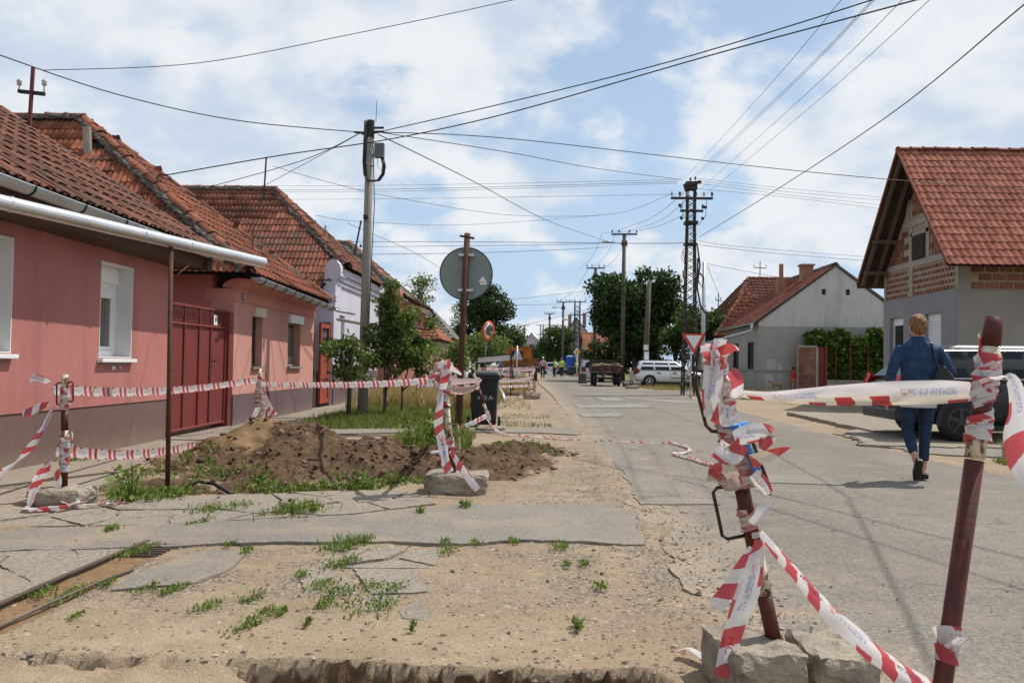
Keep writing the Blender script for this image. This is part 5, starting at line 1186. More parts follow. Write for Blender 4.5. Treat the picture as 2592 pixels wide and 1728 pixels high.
def wire(pts, r=.008, label=None, sag=0.0):
    """pts: list of (u, v, Y) read off the photograph, or Vectors"""
    Q = [p if isinstance(p, Vector) else P(*p) for p in pts]
    if len(Q) == 2:
        a, b = Q; Q = [a.lerp(b, t)-Vector((0, 0, 4*sag*t*(1-t))) for t in np.linspace(0, 1, 17)]
    else:                                   # smooth curve through the points
        out = []
        for i in range(len(Q)-1):
            p0, p1, p2, p3 = Q[max(i-1, 0)], Q[i], Q[i+1], Q[min(i+2, len(Q)-1)]
            for t in np.linspace(0, 1, 9)[:-1]:
                out.append(.5*((2*p1) + (p2-p0)*t + (2*p0-5*p1+4*p2-p3)*t*t + (3*p1-p0-3*p2+p3)*t**3))
        Q = out+[Q[-1]]
    def out(p): u, v = proj(p); return u < -20 or u > 2612 or v < -20      # runs on past the picture's edge
    if out(Q[0]): d = (Q[0]-Q[1]).normalized(); Q = [Q[0]+d*k+Vector((0, 0, .006*k*k)) for k in (6, 4, 2)]+Q
    if out(Q[-1]): d = (Q[-1]-Q[-2]).normalized(); Q = Q+[Q[-1]+d*k+Vector((0, 0, .006*k*k)) for k in (2, 4, 6)]
    mb = MB(); mb.tube(Q, r, 5, cap=False); nw[0] += 1
    return mb.build('overhead_wire', m_wire, None, True, label=label, cat='wire', group='overhead wires')
LT = Vector((-3.55, 16.75, 5.82)); LTr = Vector((-3.2, 16.75, 5.83)); TT = Vector((6.38, 33.3, 8.6))
wire([(-120, 95, 11), (0, 140, 12), (300, 240, 14), (600, 305, 15.6), LT], .010, 'thick black cable sagging from the left edge to the concrete pole')
wire([(110, 178, 12.1), (500, 160, 12.5), (900, 85, 12.6), (1300, 0, 12.6), (1500, -50, 12.6)], .006, 'thin twin wire from the maroon mast up to the top edge')
wire([LTr, (1300, 256, 15), (1700, 155, 13.5), (2208, 0, 11), (2500, -110, 9)], .010, 'upper black cable from the concrete pole to the top right')
wire([Vector((-6.72, 14.9, 4.48)), (700, 395, 15), (1000, 350, 15.5), (1300, 283, 15), (1800, 140, 13), (2320, 0, 10.5), (2500, -55, 9.5)], .011, 'lower black cable crossing over from the roof bracket to the top right')
wire([LTr, (1300, 352, 19.5), (1900, 420, 22.5), (2260, 455, 23), (2592, 480, 23.2), (2900, 500, 23.4)], .011, 'black cable from the concrete pole to the red roofed house')
wire([LTr, (1300, 388, 22), (1500, 425, 27), (1725, 455, 33)], .010, 'wire from the concrete pole to the top of the lattice tower')
wire([LTr-Vector((0, 0, .05)), (1200, 460, 24), (1390, 560, 40), (1540, 612, 57.5)], .012, 'slanting wire from the concrete pole down towards the lamp pole')
wire([LT, (760, 408, 20), (520, 476, 24)], .010, 'upper drop wire from the concrete pole to the roofs on the left'); wire([LT, (780, 410, 21), (650, 480, 25)], .008, 'lower drop wire from the concrete pole to the lavender roof')
wire([(690, 420, 23.3), (820, 458, 23), (1000, 500, 24), (1300, 545, 30), (1560, 540, 33), (1700, 490, 33.4)], .007, 'twin thin wire from the lavender roof mast towards the tower')
for i, (y0_, y1_, dy) in enumerate(((472, 455, 0), (481, 460, 2), (486, 464, 4), (506, 492, 0))):
    wire([(420, y0_, 46), (1000, y0_-3+dy*.3, 40), (1715, y1_, 33.4)], .009 if i == 1 else .007, ('topmost', 'second', 'third', 'lowest')[i]+' of the four level wires left of the tower head')
for i, (v0, v1, v2) in enumerate(((452, 478, 500), (458, 486, 508), (464, 494, 520), (478, 500, 530))):
    wire([(1765, v0, 33.5), (2000, v1, 37), (2240, v2, 40)], .007, ('topmost', 'second', 'third', 'lowest')[i]+' of the wires running right from the tower head')
for i, (u1, u0, v0) in enumerate(((2130, 1735, 450), (2208, 1748, 452), (2214, 1752, 456), (2285, 1772, 480), (2353, 1790, 490))):
    wire([(u1+40, -45, 9), (u1, 0, 9.5), ((u1+u0)/2+(6 if i else 4), v0/2+4, 16), (u0, v0, 33.4)], .0042, ('leftmost', 'second', 'third', 'fourth', 'rightmost')[i]+' thin wire fanning up from the tower to the top edge')
wire([(2660, -40, 9), (2592, 12, 10), (2250, 292, 15), (1950, 490, 23), (1770, 600, 33.4)], .010, 'single thick wire rising from the tower to the right edge')
wire([(880, 612, 44), (1200, 612, 46), (1680, 616, 34), (1745, 608, 33.4)], .014, 'upper of the two level cables at lamp height'); wire([(870, 625, 44), (1200, 622, 46), (1480, 618, 50), (1540, 612, 58)], .012, 'lower of the two level cables at lamp height')
wire([(760, 645, 45), (1200, 640, 48), (1500, 628, 55), (1540, 622, 58)], .014, 'level cable a little below lamp height')
wire([(800, 545, 33), (900, 560, 40), (1130, 570, 46), (1330, 560, 50), (1520, 545, 56)], .010, 'faint sagging wire above the round sign')
wire([(880, 565, 40), (1050, 640, 46), (1130, 690, 60)], .012, 'wire dropping from the grey roof mast behind the round sign')
wire([(1770, 620, 33.5), (1950, 640, 37), (2195, 660, 41)], .010, 'upper wire from the tower to the house on the right'); wire([(1790, 668, 38), (2000, 706, 46), (2190, 730, 55)], .010, 'wire from the galvanised pole across the white house roof')
wire([(1770, 610, 33.5), (1880, 625, 36), (2192, 650, 44)], .008, 'second wire from the tower to the house on the right'); wire([(1790, 672, 38), (1830, 770, 50), (1852, 800, 60)], .010, 'stay wire from the galvanised pole to the shaded roof')
for i, (u0, v0, u1, v1) in enumerate(((1525, 588, 1468, 680), (1560, 588, 1500, 678), (1590, 585, 1532, 678))):
    wire([(u0, v0, 58), ((u0+u1)/2+4, (v0+v1)/2+14, 66), (u1, v1, 75)], .012, ('left', 'middle', 'right')[i]+' wire from the lamp pole to the next wooden pole')
for i, (u0, v0, u1, v1) in enumerate(((1488, 682, 1412, 765), (1510, 680, 1440, 765), (1530, 682, 1475, 765))):
    wire([(u0, v0, 75), ((u0+u1)/2+3, (v0+v1)/2+10, 83), (u1, v1, 93)], .013, ('left', 'middle', 'right')[i]+' wire from the wooden pole towards the distant lamp pole')
for i, (u0, v0, u1, v1) in enumerate(((1740, 480, 1560, 585), (1760, 530, 1530, 590), (1745, 500, 1590, 584))):
    wire([(u0, v0, 33.4), ((u0+u1)/2, (v0+v1)/2+18, 45), (u1, v1, 58)], .010, ('upper', 'lower', 'middle')[i]+' wire from the lattice tower to the lamp pole')
wire([(1250, 752, 60), (1320, 755, 75), (1430, 742, 90), (1500, 735, 110)], .018, 'upper far wire above the orange truck'); wire([(1250, 820, 60), (1310, 825, 80), (1400, 805, 100), (1500, 780, 110)], .018, 'lower far wire above the orange truck')
wire([(1140, 770, 55), (1300, 772, 70), (1420, 770, 92)], .018, 'straight far wire beside the dark tree')
# ================================================================ barrier tape and stands
def mat_tape(name, red=(.55, .085, .09), base=(.73, .72, .71), dirt=.15, textband=True, trans=.35, half=False):
    t = NT(name); uvn = t.n.new('ShaderNodeTexCoord').outputs['UV']; u, v, _ = t.sepx(uvn)
    q = t.math('FRACT', t.math('ADD', t.math('DIVIDE', u, .46), t.math('MULTIPLY', v, .09)))
    def win(a, b): return t.math('MULTIPLY', t.math('GREATER_THAN', q, a), t.math('LESS_THAN', q, b))
    s = t.math('MAXIMUM', win(.52, .66), win(.79, .93))
    edge = t.math('MULTIPLY', win(.08, .22), t.math('GREATER_THAN', v, .84)); edge2 = t.math('MULTIPLY', win(.30, .44), t.math('LESS_THAN', v, .14))
    s = t.math('MAXIMUM', s, t.math('MAXIMUM', edge, edge2))
    if half: s = t.math('MULTIPLY', s, t.math('LESS_THAN', v, .40)); base = t.ramp(v, [(.0, (.70, .62, .50)), (.5, (.72, .68, .60)), (.62, (.74, .72, .74))])
    c = t.mix(s, base, red)
    if textband:
        l = t.math('MULTIPLY', win(.03, .40), t.math('MULTIPLY', t.math('GREATER_THAN', v, .36), t.math('LESS_THAN', v, .68)))
        st = t.ramp(t.noise(1.0, 2, .5, vec=uvn, stretch=(160, 6, 1)), [(.45, 0), (.5, 1)])
        c = t.mix(t.math('MULTIPLY', l, t.math('MULTIPLY', st, .5)), c, t.mix(win(.03, .10), (.16, .19, .50), red))
    c = t.mix(t.ramp(t.noise(22, 5, .7), [(.5, 0), (.8, dirt)]), c, (.42, .36, .28))
    t.col(c); t.set(.42, 0, .4); t.bump(t.noise(28, 3), .35, .01)
    tr = t.n.new('ShaderNodeBsdfTranslucent'); mx = t.n.new('ShaderNodeMixShader'); mx.inputs[0].default_value = trans
    t.put(c, tr.inputs[0]); t.l.new(t.b.outputs[0], mx.inputs[1]); t.l.new(tr.outputs[0], mx.inputs[2]); t.l.new(mx.outputs[0], t.out.inputs[0]); return t.m
m_tape = mat_tape('red_white_tape'); m_taped = mat_tape('dirty_tape', (.50, .07, .06), (.62, .55, .47), .7, True, .25); m_tapet = mat_tape('thin_backlit_tape', (.60, .10, .12), (.80, .78, .77), .1, True, .5)
m_tapeh = mat_tape('folded_tape', (.42, .05, .045), half=True, trans=.4)
m_tapef = mat_tape('faded_tape', (.52, .22, .21), (.64, .59, .54), .55, True, .3)
m_inkb = simple('blue_tape_print', (.16, .18, .46), .5, .1, 4, 30, 0); m_inkr = simple('red_tape_print', (.55, .03, .035), .5, .1, 4, 30, 0); m_inkc = simple('cyan_tape_print', (.05, .30, .48), .5, .1, 4, 30, 0)
def catmull(Q, k=8):
    out = []
    for i in range(len(Q)-1):
        p0, p1, p2, p3 = Q[max(i-1, 0)], Q[i], Q[i+1], Q[min(i+2, len(Q)-1)]
        for t in np.linspace(0, 1, k+1)[:-1]: out.append(.5*((2*p1) + (p2-p0)*t + (2*p0-5*p1+4*p2-p3)*t*t + (3*p1-p0-3*p2+p3)*t**3))
    return out + [Q[-1]]
class Ribbon:
    """strip of plastic tape through 3D points; roll = angle of its face about the run, one per point"""
    def __init__(s, pts, width=.075, roll=0., k=8, u0=0., curl=.06, wob=.0, seed=0, helix=False):
        Q = [Vector(p) for p in pts]; rolls = list(roll) if isinstance(roll, (list, tuple)) else [roll]*len(Q); ws = list(width) if isinstance(width, (list, tuple)) else [width]*len(Q)
        s.c = catmull(Q, k); n = len(s.c); s.r = [np.interp(i/k, range(len(Q)), rolls) for i in range(n)]; s.w = [np.interp(i/k, range(len(Q)), ws) for i in range(n)]
        s.rows = []; s.us = []; u = u0; N = 6
        run = Vector((0, 0, 0))
        for i in range(1, n): run += Vector([abs(q) for q in (s.c[i]-s.c[i-1])])
        ref = Vector((1, 0, 0)) if (run.z > .8*math.hypot(run.x, run.y) and not helix) else Vector((0, 0, 1))
        for i, p in enumerate(s.c):
            if i: u += (p-s.c[i-1]).length
            t = (s.c[min(i+1, n-1)]-s.c[max(i-1, 0)]).normalized()
            a = ref - t*ref.dot(t)
            if a.length < .05: a = Vector((0, 1, 0)) - t*t.y
            a.normalize(); b = t.cross(a)
            d = a*math.cos(s.r[i]) + b*math.sin(s.r[i]); nn = t.cross(d)
            row = []
            for j in range(N+1):
                v = j/N-.5; off = curl*s.w[i]*(4*v*v-.5) + wob*s.w[i]*mnoise.noise(Vector((u*9, v*5, seed)))
                row.append(p + d*(v*s.w[i]) + nn*off)
            s.rows.append(row); s.us.append(u)
        s.N = N
    def mesh(s, mb=None):
        mb = mb or MB(); N = s.N; k = len(s.rows)
        vs = [q for r_ in s.rows for q in r_]; uv = [(s.us[i], j/N) for i in range(k) for j in range(N+1)]
        fs = [(i*(N+1)+j, i*(N+1)+j+1, (i+1)*(N+1)+j+1, (i+1)*(N+1)+j) for i in range(k-1) for j in range(N)]
        return mb.add(vs, fs, 0, uv)
    def at(s, u, v, lift=.0012):
        i = min(max(int(np.searchsorted(s.us, u))-1, 0), len(s.us)-2); f = (u-s.us[i])/max(1e-6, s.us[i+1]-s.us[i]); x = min(max(v, 0), 1)*s.N; j = min(int(x), s.N-1); g = x-j
        A = s.rows[i][j].lerp(s.rows[i][j+1], g); B = s.rows[i+1][j].lerp(s.rows[i+1][j+1], g); p = A.lerp(B, f)
        n = (s.rows[i+1][j]-s.rows[i][j]).cross(s.rows[i][j+1]-s.rows[i][j]).normalized()
        if n.dot(Vector((0, 0, CAM_H))-p) < 0: n = -n
        return p + n*lift
    def text(s, body, u, v, size, m, parent, flip=False):
        cu = bpy.data.curves.new('txt', 'FONT'); cu.body = body; cu.size = size; cu.align_y = 'CENTER'; cu.resolution_u = 2
        ob = bpy.data.objects.new('txt', cu); me = bpy.data.meshes.new_from_object(ob); w_ = max(s.w)
        b = bmesh.new(); b.from_mesh(me); bmesh.ops.triangulate(b, faces=b.faces); L = max((q.co.x for q in b.verts), default=0)
        vs = []
        for q in b.verts:
            x, y = (q.co.x, q.co.y) if not flip else (L-q.co.x, -q.co.y)
            vs.append(s.at(s.us[0]+u+x, v+y/w_))
        if s.us[0]+u+L > s.us[-1]-.002:
            b.free(); bpy.data.objects.remove(ob); bpy.data.curves.remove(cu); bpy.data.meshes.remove(me); return None
        fs = [tuple(q.index for q in f.verts) for f in b.faces]; b.free(); bpy.data.objects.remove(ob); bpy.data.curves.remove(cu); bpy.data.meshes.remove(me)
        mb = MB(); mb.add(vs, fs); return mb.build('print', m, parent)
def tape(pts, label, width=.075, roll=0., m=None, prints=(), parent=None, name='barrier_tape', **kw):
    rb = Ribbon(pts, width, roll, **kw)
    if parent is None: o = rb.mesh().build(name, m or m_tape, None, True, label=label, cat='tape', group='red and white barrier tapes')
    else: o = rb.mesh().build(name, m or m_tape, parent, True)
    for pr in prints: rb.text(pr[0], pr[1], pr[2], pr[3], pr[4], o, *(pr[5:]))
    return o, rb
m_polered = simple('rusty_red_paint', (.085, .019, .015), .5, .3, 14, 60, .4, .004, base2=(.045, .02, .014), b2at=(.5, .66))
m_polewht = simple('flaking_white_paint', (.56, .50, .38), .7, .12, 12, 60, .6, .005, base2=(.10, .038, .022), b2at=(.5, .56))
m_rod = simple('rusty_rod', (.05, .027, .018), .7, .4, 30, 80, .3, base2=(.20, .10, .045), b2at=(.55, .7))
def concrete_block(name, parent, cx_, cy_, z0, sx, sy, sz, seed, rz=0., chop=.18, poly=None):
    """weathered cast block: subdivided body with chipped edges"""
    b = bmesh.new(); bmesh.ops.create_cube(b, size=1); bmesh.ops.subdivide_edges(b, edges=b.edges, cuts=9, use_grid_fill=True)
    M = Matrix.Translation((cx_, cy_, z0+sz/2)) @ Matrix.Rotation(rz, 4, 'Z')
    for v in b.verts:
        q = v.co.copy(); e = sorted([abs(q.x)*2, abs(q.y)*2, abs(q.z)*2]); r_ = max(0, e[1]-.72)/.28
        k = 1-chop*r_*(.5+.9*abs(mnoise.noise(q*3+Vector((seed, 0, 0)))))
        tb = 1-.10*max(0, -q.z*2)*(.5+mnoise.noise(q*2+Vector((0, seed, 3)))) 
        p = Vector((q.x*sx*k*tb, q.y*sy*k*tb, q.z*sz*(1-.25*chop*r_)))
        p += Vector((1, 1, .8))*0.016*mnoise.noise(q*5+Vector((seed, 3, 0))) + Vector((1, 1, .8))*.008*mnoise.noise(q*11+Vector((seed, 7, 0))) + q.normalized()*.006*mnoise.noise(q*26+Vector((seed, 1, 0)))
        v.co = M @ p
    me = bpy.data.meshes.new(name)
    if parent is not None:
        I = WM[parent].inverted()
        for v in b.verts: v.co = I @ v.co
    b.to_mesh(me); b.free(); return finish(me, name, m_block, parent, False)
def handle(parent, p, q, out, m=None, r=.0065):
    p, q, o = Vector(p), Vector(q), Vector(out); mb = MB(); mb.tube([p, p+o*.8+(q-p)*-.02, p+o+(q-p)*.06, q+o-(q-p)*.06, q+o*.8+(q-p)*.02, q], r, 7); return mb.build('handle', m or m_rod, parent, True)
def wrap(parent, a, b, t0, t1, turns, r0, rn, width, m, seed, k=14, wob=.25):
    """tape wound round a pole from a to b"""
    a, b = Vector(a), Vector(b); d = (b-a).normalized(); e1 = d.cross(Vector((0, 1, 0))).normalized(); e2 = d.cross(e1); rr_ = random.Random(seed); pts = []; n = int(turns*k); ph = rr_.random()*6
    for i in range(n+1):
        t = i/n; an = ph+2*math.pi*turns*t; h = t0+(t1-t0)*(t+(.35/turns)*math.sin(an*.83+seed)); rad = r0+rn*(.45+.8*mnoise.noise(Vector((math.cos(an)*.9+seed, math.sin(an)*.9, h*3+i*.02))))
        pts.append(a+(b-a)*h + e1*(math.cos(an)*rad) + e2*(math.sin(an)*rad))
    rb = Ribbon(pts, [width*(.75+.5*mnoise.noise(Vector((q*.11, seed, 1)))) for q in range(len(pts))], [.22*mnoise.noise(Vector((q*.13, seed, 5))) for q in range(len(pts))], 3, rr_.random(), .04, wob*.5, seed, True); return rb.mesh().build('tape_wrap', m, parent, True)
def stand(label, base, top, pr=.027, block=None, red=((0, 1),), white=(), cat='barrier post', group='barrier posts with concrete feet', seed=1, piece2=None):
    base, top = Vector(base), Vector(top); t = thing('barrier_post', label, cat, (base.x, base.y, 0), group=group)
    for t0, t1 in red:
        mb = MB(); mb.tube([base.lerp(top, t0), base.lerp(top, t1)], pr, 14); mb.build('pole', m_polered, t, True)
    for t0, t1 in white:
        mb = MB(); mb.tube([base.lerp(top, t0+.002), base.lerp(top, t1-.002)], pr*1.03, 14); mb.build('paint_band', m_polewht, t, True)
    if block: concrete_block('concrete_foot', t, *block, seed)
    return t, base, top
# ---- post in the right foreground, on a cracked concrete foot
sF, fb, ft = stand('leaning barrier post on a cracked concrete foot, bundled in tape', (.885, 3.0, .14), (.655, 2.98, 1.165), .0275, None, ((0, .17), (.30, .62), (.9, .97)), ((.17, .30), (.62, .9), (.97, 1)), seed=3)
concrete_block('concrete_foot', sF, .80, 2.98, -.03, .27, .36, .19, 4, .15, .10); concrete_block('concrete_foot', sF, 1.09, 3.02, -.035, .235, .34, .175, 7, .1, .12)
mb = MB(); mb.tube([fb.lerp(ft, .0), fb.lerp(ft, .02)], .034, 14); mb.build('collar', m_rust, sF)
ax = (ft-fb)
def onF(t, dx=0, dy=0, dz=0): return fb+ax*t+Vector((dx, dy, dz))
handle(sF, onF(.545, -.02), onF(.375, -.02), (-.085, -.01, -.012), m_black); handle(sF, onF(.935, -.02, 0, .0), onF(.73, -.01), (-.075, -.01, .012)); handle(sF, onF(.74, .03, -.05), onF(.55, .06, -.06), (.028, -.02, -.02))
rsd = 0
for (t0, t1, tn, r0, rn, wd, mm) in ((.55, .70, 9, .035, .035, .030, m_tapef), (.55, .63, 8, .045, .045, .030, m_taped), (.60, .70, 6, .042, .035, .035, m_tapef), (.68, .86, 7, .031, .018, .045, m_tapef), (.70, .78, 4, .034, .018, .04, m_tapet), (.84, 1.0, 8, .031, .018, .035, m_tapef), (.92, 1.03, 5, .033, .018, .035, m_tapet), (.38, .47, 4, .030, .006, .03, m_tapef), (.56, .62, 6, .052, .045, .030, m_tapef)):
    rsd += 1; wrap(sF, fb, ft, t0, t1, tn, r0, rn, wd, mm, rsd)
mb = MB(); mb.tube([onF(.76, .02, -.05), onF(.70, .03, -.075), onF(.62, .045, -.085), onF(.57, .05, -.07)], [.010, .014, .016, .008], 8); mb.tube([onF(.77, -.05, -.04), onF(.755, .0, -.06), onF(.765, .06, -.03)], .010, 8); mb.build('blue_strap', simple('blue_plastic', (.03, .19, .50), .4, .2, 8, 30, 0), sF, True)
def Tl(u, v, Y): return P(u, v, Y)
for i, (pts, wd, ro, mm, prn) in enumerate([
    ([Tl(1815, 935, 2.93), Tl(1812, 900, 2.92), Tl(1822, 858, 2.9)], .062, .5, m_tape, ()), ([Tl(1815, 925, 2.95), Tl(1805, 885, 2.95), Tl(1808, 862, 2.93)], .05, 1.2, m_tapet, ()), ([Tl(1825, 895, 2.93), Tl(1850, 882, 2.91), Tl(1870, 886, 2.9)], [.06, .05, .012], .9, m_tape, ()),
    ([Tl(1806, 925, 2.9), Tl(1804, 960, 2.9), Tl(1800, 1005, 2.9), Tl(1806, 1050, 2.9)], .068, .1, m_tape, ()), ([Tl(1845, 945, 2.9), Tl(1862, 965, 2.89), Tl(1858, 1005, 2.9)], .05, 1.0, m_tapet, ()),
    ([Tl(1808, 1040, 2.9), Tl(1838, 1052, 2.88), Tl(1868, 1040, 2.9)], .075, 0., m_tape, (('Г', .045, .55, .045, m_inkb),)),
    ([Tl(1860, 1110, 2.88), Tl(1895, 1100, 2.86), Tl(1945, 1098, 2.86), Tl(1925, 1135, 2.86)], [.05, .07, .06, .03], .2, m_tape, ()), ([Tl(1900, 1165, 2.87), Tl(1945, 1150, 2.86), Tl(2000, 1130, 2.85)], [.06, .05, .006], .4, m_taped, ()),
    ([Tl(1905, 1200, 2.87), Tl(1930, 1225, 2.86), Tl(1945, 1250, 2.86)], [.05, .05, .03], .6, m_tape, ()), ([Tl(1815, 1130, 2.87), Tl(1850, 1150, 2.85), Tl(1880, 1120, 2.87)], .07, 0., m_tape, ()), ([Tl(1800, 1220, 2.88), Tl(1810, 1180, 2.86), Tl(1840, 1190, 2.85), Tl(1862, 1232, 2.87)], .06, .5, m_taped, ()),
    ([Tl(1905, 1325, 2.93), Tl(1930, 1295, 2.92), Tl(1955, 1268, 2.92)], [.045, .05, .02], .5, m_tape, ()), ([Tl(1905, 1385, 2.93), Tl(1870, 1450, 2.91), Tl(1840, 1500, 2.9), Tl(1808, 1535, 2.9)], [.025, .05, .06, .055], .15, m_tapet, (('ЛИТЕЈ', .12, .5, .045, m_inkc),)),
    ([Tl(1920, 1365, 2.92), Tl(1915, 1410, 2.9), Tl(1895, 1490, 2.88), Tl(1868, 1560, 2.87), Tl(1845, 1640, 2.86), Tl(1830, 1715, 2.85)], [.02, .05, .075, .07, .06, .06], [.1, .2, .1, .0, .4, .1], m_tape, (('НС', .34, .5, .045, m_inkr), ('ИНЖ', .44, .5, .045, m_inkc)))]):
    tape(pts, None, wd, ro, mm, prn, sF, 'tape_end', seed=i, wob=.22, u0=.17*i, curl=(.34 if i % 2 else -.28) if not prn else .1)
# ---- nearest post at the right edge, out of focus
sN, nb, nt = stand('dark red post close to the camera at the right edge', (.985, 2.2, -.40), (1.217, 2.2, 1.265), .0235, (1.0, 2.2, -.55, .4, .34, .17), ((0, .775), (.84, .865), (.955, 1)), ((.775, .84), (.865, .955)), seed=11)
for i, (t0, t1, tn, r0, rn, wd, mm) in enumerate(((.868, .95, 4, .026, .005, .06, m_tapet), (.88, .935, 2, .028, .005, .06, m_tapet), (.80, .848, 3, .027, .009, .035, m_tape), (.455, .50, 2, .027, .003, .06, m_tapet))): wrap(sN, nb, nt, t0, t1, tn, r0, rn, wd, mm, 31+i, wob=.1)
tape([Tl(2480, 968, 2.16), Tl(2520, 958, 2.15), Tl(2562, 962, 2.14), Tl(2580, 1040, 2.13), Tl(2566, 1110, 2.13), Tl(2590, 1190, 2.12), Tl(2640, 1260, 2.1)], None, [.02, .02, .03, .045, .05, .06, .06], [0, 0, .3, .6, .3, .1, 0], m_tapet, (), sN, 'tape_end', wob=.1)
tape([Tl(2400, 1640, 2.17), Tl(2425, 1625, 2.16), Tl(2440, 1612, 2.15)], None, .05, .3, m_tape, (('ИН', .02, .5, .035, m_inkb),), sN, 'tape_end')
tape([Tl(1862, 994, 2.92), Tl(1950, 1003, 2.8), Tl(2100, 1001, 2.62), Tl(2250, 995, 2.45), Tl(2380, 992, 2.32), Tl(2462, 990, 2.22)], 'wide tape stretched between the two foreground posts', [.025, .032, .062, .070, .066, .05], [.2, .1, 0, 0, .0, .15], m_tapeh, (), curl=.10, wob=.22, u0=.3)
tape([Tl(1925, 1345, 2.93), Tl(1990, 1420, 2.85), Tl(2100, 1545, 2.66), Tl(2230, 1660, 2.45), Tl(2370, 1760, 2.22)], 'tape running down from the foreground post to the lower right corner', [.02, .06, .08, .085, .085], [.2, .45, .15, .35, .2], m_tapet, (('ИНЖИЊЕР', .20, .5, .022, m_inkb), ('ИНЖИЊЕР', .66, .5, .022, m_inkb)), curl=.25, wob=.15, u0=.1)
tape([G(1715, 1660)+Vector((0, 0, .02)), G(1750, 1665)+Vector((0, 0, .035)), G(1800, 1690)+Vector((0, 0, .02))], 'scrap of tape lying on the sand by the foreground post', .05, 1.2, m_tape, wob=.3)
# ---- post with the big block in the middle
sM, mb_, mt = stand('barrier post on a large concrete foot in front of the soil heap', (-.665, 7.25, .17), (-.775, 7.2, 1.09), .027, (-.64, 7.28, -.03, .55, .40, .195), ((0, .22), (.62, 1)), ((.22, .62),), seed=6)
for (t0, t1, tn, r0, rn, wd, mm) in ((.74, .96, 8, .035, .03, .04, m_taped), (.80, 1.03, 8, .045, .05, .04, m_tapef), (.85, 1.04, 6, .05, .05, .045, m_tapef), (.22, .32, 3, .032, .01, .05, m_tape), (.66, .72, 2, .034, .01, .07, m_tape)):
    rsd += 1; wrap(sM, mb_, mt, t0, t1, tn, r0, rn, wd, mm, rsd)
handle(sM, mb_.lerp(mt, .73)+Vector((.02, -.01, 0)), mb_.lerp(mt, .47)+Vector((.02, -.01, 0)), (.06, 0, 0)); handle(sM, mb_.lerp(mt, .46)+Vector((.02, -.01, 0)), mb_.lerp(mt, .20)+Vector((.02, -.01, 0)), (.065, 0, 0), m_polewht)
for i, (pts, wd, ro, mm, prn) in enumerate([
    ([Tl(1118, 975, 7.12), Tl(1112, 1030, 7.1), Tl(1110, 1080, 7.08), Tl(1120, 1120, 7.06), Tl(1125, 1160, 7.05), Tl(1138, 1195, 7.05)], [.05, .075, .08, .085, .08, .08], [.6, .4, .1, 0, 0, .1], m_tape, (('НС', .43, .55, .06, m_inkr, True), ('ИНЖИЊЕР', .50, .6, .045, m_inkb, True))),
    ([Tl(1140, 1140, 7.1), Tl(1165, 1180, 7.02), Tl(1190, 1215, 6.98), Tl(1208, 1240, 6.95)], [.03, .055, .065, .065], .2, m_tapet, ()), ([Tl(1130, 1135, 7.1), Tl(1108, 1142, 7.05), Tl(1090, 1145, 7.02)], [.03, .035, .03], .9, m_tape, ()),
    ([Tl(1118, 940, 7.1), Tl(1095, 955, 7.05), Tl(1085, 970, 7.04)], [.06, .06, .03], .4, m_tapet, ()), ([Tl(1125, 930, 7.1), Tl(1150, 935, 7.08), Tl(1168, 948, 7.06)], [.06, .05, .015], .2, m_tapet, ()), ([Tl(1110, 925, 7.1), Tl(1128, 915, 7.1), Tl(1135, 935, 7.08)], .06, .5, m_tape, ()),
    ([Tl(1090, 945, 7.1), Tl(1100, 965, 7.08), Tl(1114, 980, 7.08)], .05, .9, m_tape, ()), ([Tl(1118, 918, 7.12), Tl(1126, 950, 7.07), Tl(1118, 985, 7.07)], .08, .2, m_tapet, ())]):
    tape(pts, None, wd, ro, mm, prn, sM, 'tape_end', seed=40+i, wob=.12, u0=.21*i)
# ---- post at the left edge
sL, lb_, lt = stand('flaking barrier post on a flat concrete foot by the pink wall', (-3.60, 6.35, .12), (-3.62, 6.35, .985), .026, (-3.57, 6.3, -.04, .42, .36, .16), ((0, .38), (.5, .68)), ((.38, .5), (.68, 1)), seed=9)
handle(sL, lb_.lerp(lt, .93)+Vector((.02, 0, 0)), lb_.lerp(lt, .76)+Vector((.02, 0, 0)), (.045, 0, 0)); handle(sL, lb_.lerp(lt, .92)-Vector((.02, 0, 0)), lb_.lerp(lt, .73)-Vector((.02, 0, 0)), (-.045, 0, 0)); handle(sL, lb_.lerp(lt, .48)+Vector((.02, 0, 0)), lb_.lerp(lt, .31)+Vector((.02, 0, 0)), (.04, 0, 0), m_polewht)
for (t0, t1, tn, r0, rn, wd, mm) in ((.14, .46, 6, .031, .008, .06, m_tape), (.3, .36, 2, .031, .006, .06, m_tape), (.80, .86, 2, .031, .005, .06, m_tape), (.7, .76, 2, .031, .012, .04, m_tape)):
    rsd += 1; wrap(sL, lb_, lt, t0, t1, tn, r0, rn, wd, mm, rsd)
